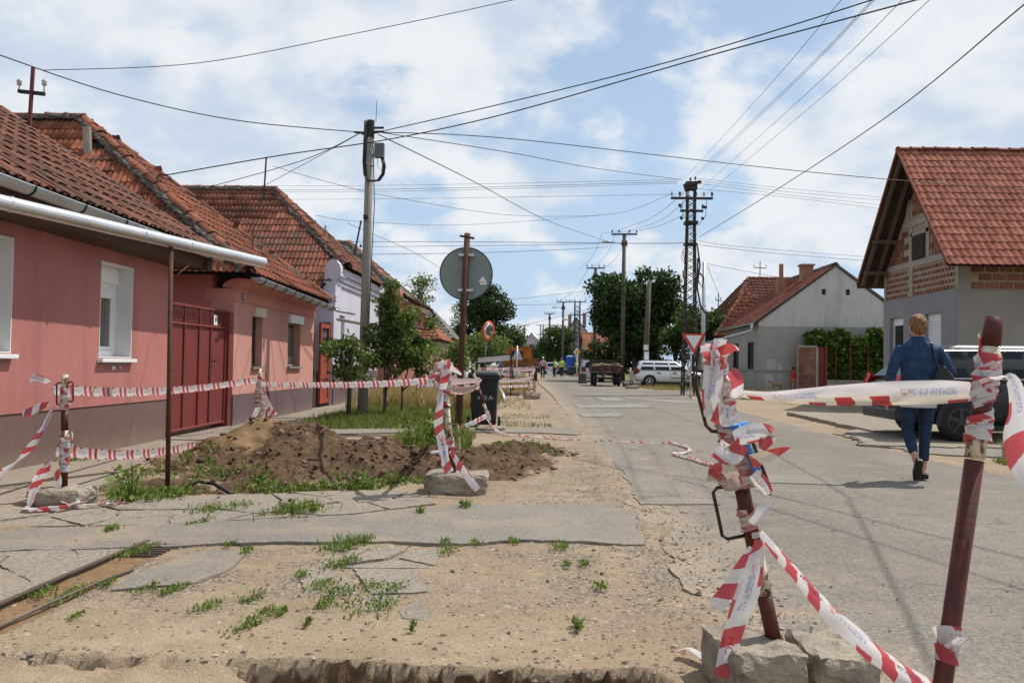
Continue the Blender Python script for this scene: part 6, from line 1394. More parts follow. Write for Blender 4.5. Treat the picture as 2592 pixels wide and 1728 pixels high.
for i, (pts, wd, ro, mm, prn) in enumerate([
    ([Tl(135, 1030, 6.3), Tl(110, 1080, 6.2), Tl(75, 1135, 6.1), Tl(40, 1170, 6.0), Tl(-10, 1210, 5.9), Tl(-60, 1270, 5.8)], [.05, .07, .075, .06, .085, .085], [.5, .3, .1, .5, .0, .0], m_tape, (('ИНЖИЊЕР', .08, .55, .035, m_inkb), ('НС', .52, .55, .04, m_inkb))),
    ([Tl(128, 1018, 6.32), Tl(100, 1030, 6.3), Tl(58, 1050, 6.28)], [.02, .06, .065], [.6, .2, .1], m_tape, (('НС', .14, .5, .04, m_inkb),)), ([Tl(128, 968, 6.33), Tl(110, 962, 6.3), Tl(85, 955, 6.3), Tl(75, 968, 6.3)], [.02, .05, .05, .01], .3, m_tape, ()),
    ([Tl(130, 1160, 6.3), Tl(112, 1190, 6.22), Tl(90, 1230, 6.12), Tl(75, 1275, 6.02), Tl(68, 1290, 5.98)], [.03, .09, .085, .05, .02], [.3, .1, .0, .3, .6], m_tape, (('Т', .25, .5, .05, m_inkr),)), ([Tl(142, 1190, 6.28), Tl(150, 1215, 6.26), Tl(147, 1235, 6.26)], .05, .2, m_tape, ())]):
    tape(pts, None, wd, ro, mm, prn, sL, 'tape_end', seed=60+i, wob=.12, u0=.2*i)
g0 = lambda u, v, z: G(u, v)+Vector((0, 0, z))
tape([g0(68, 1292, .03), g0(75, 1300, .03), g0(150, 1295, .03), g0(195, 1285, .04), g0(140, 1280, .045), g0(190, 1288, .03), g0(260, 1284, .03), g0(315, 1278, .025)], 'loose tape lying folded on the pavement by the left post', [.03, .07, .08, .07, .06, .05, .03, .02], [1.4, 1.1, .9, 1.2, .8, 1.2, 1.3, 1.4], m_tape, (('ИНЖИЊЕР НС', .08, .6, .035, m_inkb),), wob=.3)
# ---- post behind the heap, and the leaning one by the bin
sB, bb, bt = stand('barrier post bundled in dirty tape behind the soil heap', (-3.93, 12.0, .05), (-3.96, 12.0, 1.0), .027, (-3.93, 12.0, -.05, .42, .36, .16), ((0, .5),), ((.5, 1),), seed=12)
for (t0, t1, tn, r0, rn, wd, mm) in ((.2, .78, 12, .040, .05, .05, m_tapef), (.3, .7, 8, .05, .05, .05, m_taped), (.1, .5, 8, .045, .04, .05, m_tapef), (.76, .86, 3, .033, .01, .06, m_tape)):
    rsd += 1; wrap(sB, bb, bt, t0, t1, tn, r0, rn, wd, mm, rsd)
handle(sB, bb.lerp(bt, .96)+Vector((.02, 0, 0)), bb.lerp(bt, .82)+Vector((.02, 0, 0)), (.06, 0, 0))
for i, (pts, wd, ro) in enumerate([([Tl(655, 1030, 11.9), Tl(638, 1060, 11.7), Tl(618, 1085, 11.6)], .09, .2), ([Tl(675, 1010, 11.9), Tl(690, 1040, 11.8), Tl(700, 1048, 11.75)], .05, .3), ([Tl(672, 1000, 11.9), Tl(685, 1060, 11.7), Tl(700, 1080, 11.6)], .06, .2)]): tape(pts, None, wd, ro, m_tapet, (), sB, 'tape_end', seed=80+i, wob=.1)
sD, db_, dt = stand('thin rusty barrier post leaning in front of the black bin', (-.64, 13.9, .05), (-1.0, 13.9, 1.06), .025, (-.66, 13.95, -.06, .5, .4, .13), ((0, .22), (.4, .62), (.9, 1)), ((.22, .4), (.62, .9)), seed=14)
for (t0, t1, tn, r0, rn, wd, mm) in ((.72, .80, 3, .03, .012, .06, m_tape), (.14, .26, 3, .03, .014, .07, m_tape)): rsd += 1; wrap(sD, db_, dt, t0, t1, tn, r0, rn, wd, mm, rsd)
tape([Tl(1232, 1052, 13.7), Tl(1205, 1066, 13.3), Tl(1168, 1085, 13.1)], None, .085, .1, m_tape, (('ИНЖИЊЕР', .12, .5, .04, m_inkb),), sD, 'tape_end')
# ---- stretched tapes
tape([Tl(135, 985, 6.33), Tl(330, 992, 8.2), Tl(500, 982, 10.2), Tl(648, 962, 11.95)], 'upper tape along the pink wall from left post to dirty post', .085, [0, .05, .08, 0], m_tapet, wob=.06)
tape([Tl(140, 1140, 6.33), Tl(330, 1150, 8.0), Tl(480, 1130, 9.8), Tl(640, 1090, 11.95)], 'lower tape along the pink wall vanishing behind the soil heap', .09, [.1, .05, .08, .1], m_tapet, wob=.06)
tape([Tl(660, 972, 11.95), Tl(800, 974, 10.3), Tl(950, 972, 8.7), Tl(1095, 963, 7.25)], 'taut striped tape from dirty post to the middle post', [.06, .07, .07, .065], [.1, 0, .05, 0], m_tape, wob=.05)
tape([Tl(1130, 975, 7.2), Tl(1150, 985, 8.3), Tl(1180, 985, 10.8), Tl(1208, 975, 13.2), Tl(1216, 962, 13.85)], 'twisted pinkish tape from the middle post to the leaning post', [.05, .09, .10, .12, .06], [.3, .3, .4, .4, .3], m_taped, curl=.4, wob=.2)
tape([Tl(1142, 965, 7.2), Tl(1170, 965, 10), Tl(1210, 963, 13.85)], 'striped tape behind the round sign pole', .07, .1, m_tape)
tape([Tl(1232, 1058, 13.8), Tl(1252, 1085, 13.4), g0(1290, 1103, .02), g0(1340, 1107, .015), g0(1420, 1113, .02), g0(1470, 1117, .02), g0(1560, 1119, .02), g0(1660, 1124, .02), g0(1700, 1124, .03), g0(1745, 1138, .03), g0(1735, 1150, .03), g0(1705, 1152, .025), g0(1750, 1165, .03), g0(1800, 1180, .03), g0(1830, 1182, .02)],
     'long tape trailing from the leaning post across the road', [.06, .08, .06, .07, .06, .02, .02, .03, .06, .07, .03, .05, .06, .07, .05], [.3, .5, 1.2, 1.1, 1.2, .6, .5, .9, 1.0, .9, 1.1, 1.0, .9, .9, 1.1], m_tape, wob=.25)
# ================================================================ round sign seen from behind
rs = thing('round_sign', 'back of a round road sign on a leaning rusty pole', 'road sign', (-1.17, 13.57, 0))
mb = MB(); mb.tube([(-1.19, 13.57, -.2), (-1.08, 13.52, 3.26)], [.052, .05], 16); mb.build('pole', m_rust, rs, True)
m_signback = simple('sign_back_grey', (.185, .225, .21), .45, .12, 2.5, 30, .05, metal=.25)
cS = P(1180, 693, 13.62); mb = MB(); Mx = Matrix.Rotation(R(90), 4, 'X')
mb.lathe([(.002, -.004), (.425, -.004), (.435, .0), (.435, .012), (.427, .014), (.002, .014)], cS, 48, Mx); mb.build('disc', m_signback, rs)
mb = MB(); mb.lathe([(.424, -.008), (.442, -.006), (.442, .020), (.424, .021), (.424, -.008)], cS, 48, Mx); mb.build('rim', simple('sign_rim_dark', (.05, .055, .055), .5, .1, 4, 30, 0), rs)
for z in (.30, -.28):
    mb = MB(); mb.box(cS.x-.10, cS.x+.12, cS.y-.125, cS.y-.11, cS.z+z-.018, cS.z+z+.018); mb.box(cS.x-.12, cS.x-.07, cS.y-.12, cS.y-.004, cS.z+z-.024, cS.z+z+.024); mb.box(cS.x+.08, cS.x+.13, cS.y-.12, cS.y-.004, cS.z+z-.024, cS.z+z+.024); mb.build('clamp', m_zincd, rs)
mb = MB(); mb.bar((-1.20, 13.47, 3.21), (-.96, 13.47, 3.17), .012, .035); mb.build('top_bracket', m_rust, rs)
tri = [(cS.x+.275, cS.y-.0165, cS.z-.04), (cS.x+.205, cS.y-.0165, cS.z-.13), (cS.x+.345, cS.y-.0165, cS.z-.13)]
mb = MB(); mb.prism(tri, (0, -.001, 0)); mb.box(cS.x+.235, cS.x+.34, cS.y-.009, cS.y-.0165, cS.z-.175, cS.z-.142); mb.build('sticker', m_white, rs)
# ================================================================ wheelie bin
bn = thing('wheelie_bin', 'black wheelie bin standing on the verge behind the round sign', 'bin', (-.83, 14.8, 0))
m_bin = simple('black_bin_plastic', (.018, .019, .021), .45, .15, 3, 60, .1)
def rect(w_, d_, z, r=.04, cx_=-.83, cy_=14.95):
    pts = []
    for sx, sy, a0 in ((1, 1, 0), (-1, 1, 90), (-1, -1, 180), (1, -1, 270)):
        for k in range(4): a = R(a0+k*30); pts.append(Vector((cx_+sx*(w_/2-r)+r*math.cos(a), cy_+sy*(d_/2-r)+r*math.sin(a), z)))
    return pts
mb = MB(); mb.loft([rect(.42, .40, .04), rect(.43, .44, .12), rect(.50, .56, .84), rect(.52, .58, .86)]); mb.build('body', m_bin, bn, False)
mb = MB(); mb.loft([rect(.57, .64, .845), rect(.58, .66, .855), rect(.58, .66, .90), rect(.565, .64, .905)]); mb.build('rim', m_bin, bn)
ld_ = MB(); ld_.loft([rect(.57, .66, .908), rect(.58, .67, .93), rect(.54, .62, .965), rect(.45, .5, .985), rect(.2, .25, .99)]); ld = ld_.build('lid', simple('bin_lid', (.035, .037, .04), .35, .1, 3, 60, .1), bn)
mb = MB(); mb.tube([(-1.08, 14.66, .93), (-.58, 14.66, .93)], .016, 8); mb.build('grip', m_bin, ld)
for s in (-1, 1):
    mb = MB(); mb.lathe([(.02, -.025), (.08, -.025), (.095, -.015), (.095, .015), (.08, .025), (.02, .025)], (-.83+s*.275, 14.78, .1), 20, Matrix.Rotation(R(90), 4, 'Y')); mb.build('wheel', m_bin, bn)
text_on('·A·S·A·', .115, bn, simple('bin_print', (.45, .46, .47), .5, .1, 4, 30, 0), (-.80, 14.672, .52), (1, 0, .0), (0, .07, 1))
# ================================================================ signs in the street
def post(x, y, z, m, r=.03): mb = MB(); mb.tube([(x, y, -.1), (x, y, z)], r, 8); return mb
ys_ = thing('yield_sign', 'red and white triangular yield sign on a grey pole', 'road sign', (5.76, 30, 0))
post(5.78, 30.05, 2.2, None).build('pole', m_zincd, ys_, True)
m_signred = simple('sign_red', (.52, .06, .03), .4, .1, 3, 30, 0)
def tri_(cx_, cz, s, y, d=.012): return [(cx_-s*.5, y, cz+s*.29), (cx_+s*.5, y, cz+s*.29), (cx_+.02, y, cz-s*.58)]
mb = MB(); mb.prism(tri_(5.86, 2.09, .86, 30.0), (0, .015, 0)); fr_ = mb.build('red_border', m_signred, ys_); mb = MB(); mb.prism(tri_(5.865, 2.11, .57, 29.996), (0, -.002, 0)); mb.build('white_face', m_white, ys_)
pr_ = thing('priority_sign', 'yellow diamond priority sign beside the blue toilet', 'road sign', (4.85, 84, 0))
c_ = P(1461, 891, 84); post(c_.x, 84.1, c_.z, None, .05).build('pole', m_white, pr_, True)
mb = MB(); s = .42; mb.prism([(c_.x-s, 84, c_.z), (c_.x, 84, c_.z-s), (c_.x+s, 84, c_.z), (c_.x, 84, c_.z+s)], (0, .02, 0)); mb.build('white_border', m_white, pr_); s = .27; mb = MB(); mb.prism([(c_.x-s, 83.99, c_.z), (c_.x, 83.99, c_.z-s), (c_.x+s, 83.99, c_.z), (c_.x, 83.99, c_.z+s)], (0, -.002, 0)); mb.build('yellow_face', simple('sign_yellow', (.72, .36, .02), .4, .08, 4, 30, 0), pr_)
tm = thing('traffic_mirror', 'round orange rimmed traffic mirror on a blue grey pole', 'mirror', (-2.2, 40, 0))
c_ = P(1236, 838, 40); post(c_.x-.12, 40.05, c_.z, None, .035).build('pole', simple('blue_grey_paint', (.13, .18, .22), .5, .1, 4, 30, 0), tm, True)
Mm = Matrix.Rotation(R(10), 4, 'Y') @ Matrix.Rotation(R(238), 4, 'Z') @ Matrix.Rotation(R(90), 4, 'X')
mb = MB(); mb.lathe([(.41, -.03), (.48, -.03), (.50, .02), (.47, .06), (.2, .09), (.01, .1)], c_, 32, Mm); mb.build('rim', simple('mirror_orange', (.62, .09, .02), .4, .1, 4, 30, 0), tm, True)
mb = MB(); mb.lathe([(.43, -.028), (.3, -.055), (.15, -.068), (.01, -.072)], c_, 32, Mm); t_ = NT('mirror_glass'); t_.col((.8, .8, .8)); mb.build('mirror_glass', t_.set(.05, 1.0), tm, True)
wb = thing('white_board', 'white barrier board seen from behind on two posts', 'barrier board', (-1.3, 30, 0))
a0_, a1_, b0_, b1_ = P(1207, 905, 30), P(1294, 897, 30), P(1208, 918, 30), P(1294, 911, 30)
mb = MB(); mb.prism([b0_, b1_, a1_, a0_], (0, .03, 0)); mb.build('board', simple('dirty_white_board', (.55, .53, .50), .7, .15, 3, 30, .1), wb)
for q, r_ in ((a0_, b0_), (a1_, b1_)): mb = MB(); mb.box(q.x-.03, q.x+.03, 29.95, 29.985, -.05, q.z+.03); mb.build('post', m_wooddk, wb)
mb = MB(); mb.bar(a0_+Vector((0, -.01, .02)), a1_+Vector((0, -.01, .02)), .03, .04); mb.build('top_edge', m_wooddk, wb)
ts = thing('triangle_sign', 'back of a white triangular works sign on a grey post', 'road sign', (-.55, 34, 0))
c_ = P(1309, 890, 34); post(c_.x, 33.95, c_.z+.25, None, .03).build('pole', m_zincd, ts, True)
mb = MB(); mb.prism([(c_.x-.22*1.0, 34, c_.z-.33), (c_.x+.24, 34, c_.z-.33), (c_.x+.01, 34, c_.z+.22)], (0, .012, 0)); mb.build('plate', simple('sign_back_light', (.45, .44, .43), .5, .1, 4, 30, 0), ts)
mb = MB(); mb.box(c_.x-.2, c_.x+.12, 33.985, 33.998, c_.z-.30, c_.z-.27); mb.build('clamp', m_zincd, ts)
# ---- fenced trench further up the left verge: posts, feet and many tapes
FP = [(.02, 27.5, .12, 1.06, 'leaning barrier post at the road edge beyond the bin'), (-.65, 30.5, -.02, 1.12, 'barrier post half way along the far taped trench'), (-1.7, 29, .0, 1.0, 'barrier post beside the white board'), (-.1, 38, .05, 1.05, 'barrier post beyond the leaning one by the truck'), (-1.9, 37, 0, 1.0, 'far barrier post behind the white board'), (-3.1, 22.5, .02, 1.0, 'thin barrier post standing in the dry grass')]
for i, (x, y, ln_, h, lb__) in enumerate(FP):
    stand(lb__, (x, y, .05), (x+ln_, y, h), .028, (x+.02, y-.05, -.03, .55, .4, .17), ((0, .3), (.5, 1)), ((.3, .5),), seed=20+i)
concrete_block('concrete_block', None, .1, 29.6, -.02, .55, .4, .15, 33); setp(bpy.context.scene.objects[-1] if False else [o for o in C.objects if o.name.startswith('concrete_block')][-1], 'loose flat concrete block behind the far leaning post', 'concrete block')
FT = [(0, 1, .98, .95, 'top tape between the leaning far post and the middle far post'), (1, 2, 1.0, .95, 'top tape in front of the white board'), (0, 3, .95, 1.0, 'tape running up the road edge past the far posts'), (3, 4, .98, .95, 'farthest tape across the end of the trench'), (0, 1, .62, .55, 'middle tape at the far trench'), (1, 2, .6, .6, 'low tape under the white board'), (2, 4, .95, .95, 'tape along the far left side of the trench'), (1, 4, .7, .9, 'slanting tape inside the far trench fence'), (0, 3, .55, .6, 'lower tape along the road edge')]
for a, b, ha, hb, lbl in FT:
    A, B = FP[a], FP[b]; tape([(A[0]+A[2]*.9, A[1], ha), ((A[0]+B[0])/2, (A[1]+B[1])/2, (ha+hb)/2-.05), (B[0]+B[2]*.9, B[1], hb)], lbl, .085, .1, m_tape, k=5)
tape([(-.95, 13.9, .86), (-.5, 20, .72), (.1, 27.5, .72)], 'tape from the bin post to the far leaning post', .08, .1, m_tape)
tape([(-1.0, 13.9, .84), (-2.2, 18.5, .86), (-3.1, 22.5, .9)], 'upper tape from the bin post into the dry grass', .07, .1, m_tape); tape([(.04, 27.5, .42), (-1.2, 24.5, .45), (-3.1, 22.5, .5)], 'low tape in front of the dry grass behind the bin', .08, .1, m_tape)
tape([(.12, 27.4, 1.0), (.02, 27.35, .6), (.05, 27.3, .1)], 'tape end hanging down the leaning far post', .09, .2, m_tape)
mb = MB(); mb.box(-3.3, -2.9, 36.6, 37.0, 0, .75); bevel(mb.build('grey_drum', m_zincd, None, label='grey plastic drum behind the taped trench', cat='drum'), .05)
bb_ = thing('lettered_board', 'white board with dark red lettering behind the barrier tapes', 'board', (-1.5, 44, 0))
mb = MB(); mb.box(-2.75, -.55, 44, 44.05, .55, .92); mb.build('panel', m_white, bb_); text_on('DAMYAN', .40, bb_, simple('dark_red_letters', (.13, .012, .015), .5, .1, 4, 30, 0), (-1.75, 43.99, .74), (1, 0, 0), (0, 0, 1))
for x in (-2.6, -.7): mb = MB(); mb.box(x-.04, x+.04, 44.05, 44.12, -.1, .9); mb.build('leg', m_zincd, bb_)
mb = MB(); mb.tube([(-.75, 24.3, -.02), (-.82, 24.6, .22), (-.95, 25.1, .38), (-1.15, 25.8, .40)], .05, 8); mb.build('plastic_pipe', m_zincd, None, True, label='pale plastic pipe end curving out of the far trench', cat='pipe')
mb = MB(); mb.tube([g0(470, 1240, .0), g0(500, 1232, .05), g0(540, 1238, .05), g0(590, 1252, .0)], .016, 8); mb.build('black_hose', m_black, None, True, label='black hose looping out of the ground below the heap', cat='hose')
mb = MB(); mb.tube([P(640, 1088, 10.9), P(660, 1070, 10.9), P(685, 1068, 10.9), P(700, 1085, 10.9)], .02, 8); mb.build('black_hose', m_black, None, True, label='grey hose arching over the top of the heap', cat='hose')
# ================================================================ trees and shrubs
m_bark = simple('bark', (.085, .065, .048), .9, .35, 8, 50, .8, .01, stretch=(1, 1, .25))
m_lfdark = mat_leaf('chestnut_leaves', (.012, .028, .008), (.028, .06, .014), (.075, .13, .03), .5, .22)
m_lfmid = mat_leaf('street_tree_leaves', (.025, .052, .012), (.055, .10, .024), (.12, .18, .05), .55, .3)
m_lflt = mat_leaf('pale_leaves', (.07, .11, .03), (.14, .20, .06), (.26, .33, .12), .55, .35)
m_lfplum = mat_leaf('plum_leaves', (.045, .08, .02), (.095, .15, .038), (.20, .26, .08), .5, .38)
m_lfvine = mat_leaf('vine_leaves', (.025, .06, .01), (.07, .14, .02), (.22, .33, .05), .5, .4)
def foliage(clumps, n, size, seed, flat=.2):
    """leaf clumps: list of (centre, radii, weight)"""
    r = np.random.default_rng(seed); wts = np.array([c[2] for c in clumps], float); cnt = (n*wts/wts.sum()).astype(int); Ps = []; Os = []
    for (c, rad, _), k in zip(clumps, cnt):
        d = r.normal(size=(k, 3)); d /= np.linalg.norm(d, axis=1)[:, None]; q = r.random(k)**.45
        p = d*q[:, None]; p += .12*r.normal(size=p.shape); Ps.append(np.array(c) + p*np.array(rad)); Os.append(d)
    P0 = np.concatenate(Ps); return leaves(P0, np.full(len(P0), size), seed+1, flat, np.concatenate(Os)*.5)
def crown(c, rad, k, sub, seed, bias=.85):
    r = np.random.default_rng(seed); out = []
    for i in range(k):
        d = r.normal(size=3); d /= np.linalg.norm(d); q = bias*r.random()**.4; s = sub*(.55+.8*r.random())
        out.append((np.array(c)+d*np.array(rad)*q, np.array([1.15, 1.15, .75])*s, s*s))
    return out
def tree(name, label, x, y, trunk_h, c, rad, n, size, m, k=26, sub=.9, seed=1, tr=.15, group=None, cat='tree', limbs=6, bias=.85, extra=()):
    t = thing(name, label, cat, (x, y, 0), group=group); rr_ = random.Random(seed); cl = crown(c, rad, k, sub, seed, bias)+list(extra)
    mb = MB(); mb.tube([(x, y, -.15), (x+.05*rr_.uniform(-1, 1)*trunk_h*.3, y, trunk_h*.6), (c[0]*.5+x*.5, c[1]*.5+y*.5, trunk_h), (c[0], c[1], c[2]+rad[2]*.35)], [tr*1.2, tr, tr*.75, tr*.25], 8)
    b0 = Vector((c[0]*.4+x*.6, c[1]*.4+y*.6, trunk_h*.9))
    for i in range(limbs):
        q = Vector(cl[rr_.randrange(len(cl))][0]); m_ = b0.lerp(q, .5)+Vector((0, 0, .1*rad[2])); mb.tube([b0, m_, q], [tr*.5, tr*.3, tr*.1], 6)
    mb.build('trunk', m_bark, t, True)
    V, F, rn = foliage(cl, n, size, seed); npmesh('crown', V, F, m, t, False, dict(rnd=rn)); return t
tree('chestnut_tree', 'large dark round chestnut tree behind the white estate car', 7.7, 61, 2.6, (7.65, 61, 5.35), (3.15, 3.0, 3.3), 38000, .27, m_lfdark, 80, .95, 5, .28, bias=1.0)
tree('street_tree', 'dense dark tall tree behind the round road sign', -3.4, 60, 2.2, (-3.4, 60, 4.2), (1.75, 1.8, 2.9), 15000, .2, m_lfdark, 30, .7, 6, .2, bias=.95)
tree('street_tree', 'grey green wispy tree left of the sign pole beyond the roofs', -5.5, 66, 2.5, (-5.6, 66, 4.4), (.9, .9, 1.8), 1800, .14, m_lflt, 14, .5, 7, .1)
tree('street_tree', 'pale green birch top rising above the grey scale roof', -6.3, 44, 4.0, (-5.95, 44, 4.9), (.95, .8, 1.05), 1500, .12, m_lflt, 14, .42, 8, .08)
tree('fruit_tree', 'bright leafy small tree between brown house and sign pole', -3.6, 41, .8, (-3.6, 41, 1.55), (.75, .8, .75), 3000, .13, m_lflt, 16, .42, 9, .07)
tree('fruit_tree', 'light green bushy tree right of the rusty sign pole', -2.6, 46, 1.0, (-2.6, 46, 2.1), (1.1, 1.0, 1.0), 5200, .15, m_lflt, 18, .48, 10, .08)
tree('street_tree', 'mid green tree to the right of the dark tall tree', -1.6, 72, 1.5, (-1.9, 72, 3.0), (1.9, 1.4, 1.6), 5000, .2, m_lfmid, 18, .7, 11, .15)
tree('street_tree', 'broad green tree behind the blue toilet', 3.9, 108, 2.0, (3.6, 108, 3.6), (2.9, 2.0, 2.4), 9000, .26, m_lfmid, 26, .95, 12, .2)
tree('street_tree', 'dark shrubby tree left of the blue toilet at the end of the street', 1.2, 125, 2.0, (1.3, 125, 2.8), (2.0, 1.6, 2.0), 5000, .26, m_lfdark, 18, .85, 13, .2)
tree('street_tree', 'green tree in front of the shaded roofs right of the tower', 10.3, 53, 2.0, (10.6, 53, 3.6), (1.7, 1.4, 1.5), 6500, .18, m_lfmid, 20, .6, 14, .15)
tree('street_tree', 'low leafy tree just below the chestnut crown on its right', 9.6, 56, 1.5, (9.9, 56, 3.0), (1.3, 1.2, 2.0), 4500, .18, m_lfmid, 16, .6, 15, .12)
tree('pine_tree', 'dark pine top showing behind the white gable house', 19.0, 66, 5, (19.0, 66, 6.4), (1.3, 1.2, 1.7), 3500, .16, m_lfdark, 14, .5, 16, .15)
tree('street_tree', 'dark bushy undergrowth right below the chestnut crown', 9.6, 66, 1.0, (9.4, 66, 1.8), (2.6, 1.5, 1.6), 7000, .2, m_lfdark, 20, .7, 18, .12)
tree('street_tree', 'undergrowth tree under the chestnut by the trailer', 6.6, 66, 1.0, (6.2, 66, 1.9), (2.2, 1.5, 1.4), 6000, .2, m_lfdark, 18, .65, 17, .12)
for i, (x, y, h, rx, mm, lb__) in enumerate([(-5.5, 95, 5.2, 2.6, m_lfmid, 'far green tree beyond the low white cottage'), (-2.8, 130, 5.0, 2.8, m_lfmid, 'far tree left of the pale distant house'), (7.5, 140, 6.0, 3.4, m_lfdark, 'far dark tree behind the grey gabled house'), (-9, 150, 6, 4, m_lfdark, 'distant tree low above the left roofs'), (13, 120, 6, 3.6, m_lfmid, 'distant tree between chestnut and hip roofs'), (5.4, 180, 5.5, 3.5, m_lfdark, 'farthest dark tree closing the street on the right'), (-3.5, 210, 6.0, 5, m_lfdark, 'farthest dark tree closing the street on the left'), (1.5, 230, 5.0, 4, m_lfmid, 'farthest green tree at the middle of the street end')]):
    tree('street_tree', lb__, x, y, 1.5, (x, y, h*.55), (rx, rx*.7, h*.45), 3200, .34, mm, 16, rx*.34, 30+i, .2, 'distant trees')
# young plum trees beside the concrete pole
def sap(label, x, y, tops, n, seed, extra=()):
    t = thing('plum_sapling', label, 'tree', (x, y, 0), group='young plum trees'); mb = MB(); rr_ = random.Random(seed)
    cl = []
    for (cx_, cz, rx, rz, w_) in tops:
        for k in range(9): cl.append((np.array([cx_+rr_.gauss(0, rx*.55), y+rr_.gauss(0, rx*.5), cz+rr_.gauss(0, rz*.55)]), np.array([.20, .20, .16])*rr_.uniform(.5, 1.2), w_*rr_.uniform(.5, 1.5)))
        mb.tube([(x, y, .5), (x*.5+cx_*.5, y, cz*.6), (cx_, y, cz+rz*.5)], [.018, .014, .006], 6)
    for c_ in cl[::2]: p = Vector(c_[0]); mb.tube([Vector((x, y, .7)).lerp(p, .35)+Vector((0, 0, .12)), p], [.009, .003], 5)
    mb.tube([(x, y, -.1), (x+.015, y, .35), (x-.01, y, .75)], [.024, .022, .018], 7); mb.build('trunk', m_bark, t, True)
    V, F, rn = foliage(cl, n, .085, seed, .1); npmesh('crown', V, F, m_lfplum, t, False, dict(rnd=rn))
sap('young plum tree with slanting crown left of the concrete pole', -3.42, 15.58, [(-3.62, 1.45, .30, .16, .9), (-3.28, 1.25, .25, .25, .8), (-3.45, .95, .25, .15, .5)], 1500, 3)
sap('fullest young plum tree right of the concrete pole', -2.95, 16.6, [(-2.78, 1.80, .34, .42, 1.5), (-2.92, 2.35, .18, .35, .8), (-2.6, 1.25, .38, .3, 1.2), (-2.95, 1.35, .3, .35, 1.1), (-2.6, 1.95, .28, .3, 1.0)], 5600, 4)
sap('young plum tree at the outer right of the group by the pole', -2.75, 17.6, [(-2.5, 1.6, .26, .3, 1.), (-2.35, 1.15, .28, .22, .9)], 1700, 5)
for i, (x, y, h, lb__) in enumerate([(-3.40, 15.5, 1.5, 'wooden stake tied to the leftmost plum tree'), (-3.62, 16.3, 1.2, 'dark stake just left of the concrete pole'), (-3.1, 17.6, .9, 'dark stake right of the concrete pole among plum trees'), (-1.35, 16.2, 1.0, 'dark thin stump behind the rusty sign pole'), (-1.05, 18.5, 1.1, 'forked dead stem behind the bin')]):
    mb = MB(); mb.tube([(x, y, -.1), (x+.03, y, h)], .022, 7); mb.build('stake', m_wood, None, True, label=lb__, cat='stake', group='stakes on the verge')
# vines, ivy and tall weeds
def mass(name, label, parent, boxes, n, size, m, seed, cat='plant'):
    r = np.random.default_rng(seed); Ps = []
    for (x0, x1, y0, y1, z0, z1, w_) in boxes: k = int(n*w_); Ps.append(np.stack([r.uniform(x0, x1, k), r.uniform(y0, y1, k), r.uniform(z0, z1, k)], 1))
    P0 = np.concatenate(Ps); P0 += .08*r.normal(size=P0.shape); V, F, rn = leaves(P0, np.full(len(P0), size), seed, .3); return npmesh(name, V, F, m, parent, False, dict(rnd=rn), label, cat if parent is None else None)
t = thing('grape_vine', 'dense grape vine covering the rusty post fence', 'vine', (16.5, 42.9, 0)); mass('foliage', None, t, [(15.1, 19.2, 42.72, 43.1, .55, 2.3, .6), (14.9, 18.6, 42.7, 43.2, 2.2, 2.75, .22), (14.2, 15.0, 42.8, 43.2, 2.4, 3.0, .09), (15.4, 16.2, 42.7, 43.2, 2.7, 3.05, .06), (17.4, 18.2, 42.7, 43.2, 2.6, 3.2, .05)], 7000, .24, m_lfvine, 3)
mb = MB(); mb.tube([(15.3, 42.9, 0), (15.5, 42.9, 1.2), (16.2, 42.9, 2.2), (17.5, 42.9, 2.5)], .04, 6); mb.build('stem', m_bark, t, True)
t = thing('ivy', 'yellow green ivy hanging over the pink garden wall', 'ivy', (W, 42.5, 0)); mass('foliage', None, t, [(W-.2, W+.12, 39.5, 45.3, 1.62, 1.95, 1)], 900, .15, m_lflt, 4)
mb = MB(); mb.tube([(W+.05, 42, 0), (W+.08, 42.3, 1.7)], .02, 5); mb.build('stem', m_bark, t, True)
def weed(label, u, v, h, n, seed, spread=.12, size=.07):
    b = G(u, v); t = thing('tall_weed', label, 'weed', tuple(b), group='tall leafy weeds'); rr_ = random.Random(seed); mb = MB(); r = np.random.default_rng(seed); pts = []
    for k in range(5):
        e = Vector((b.x+rr_.gauss(0, spread), b.y+rr_.gauss(0, spread), h*rr_.uniform(.6, 1))); mb.tube([b-Vector((0, 0, .05)), b.lerp(e, .5)+Vector((0, 0, .03)), e], [.006, .005, .002], 5)
        for q in range(n//5): f = rr_.uniform(.1, 1); pts.append(np.array(b.lerp(e, f))+r.normal(size=3)*.025)
    mb.build('stem', m_weed, t, True); V, F, rn = leaves(np.array(pts), np.full(len(pts), size), seed, .3); npmesh('leaves', V, F, m_weed, t, False, dict(rnd=rn))
weed('spiky sow thistle growing beside the left post and heap', 335, 1270, .34, 40, 3, .10, .07); weed('broad leafed weed clump at the foot of the heap', 640, 1235, .17, 45, 4, .14, .06); weed('tall leafy weed left of the middle barrier post', 1045, 1140, .55, 80, 5, .09, .075)
weed('second leafy weed clump behind the middle barrier post', 1100, 1125, .50, 120, 6, .16, .08); weed('feathery pale weed on the face of the heap', 565, 1180, .20, 120, 7, .09, .035); weed('weed cluster in front of the heap to the left of the big foot', 900, 1228, .12, 70, 8, .18, .05); weed('weed under the thin rusty post', 440, 1255, .12, 70, 9, .2, .05)
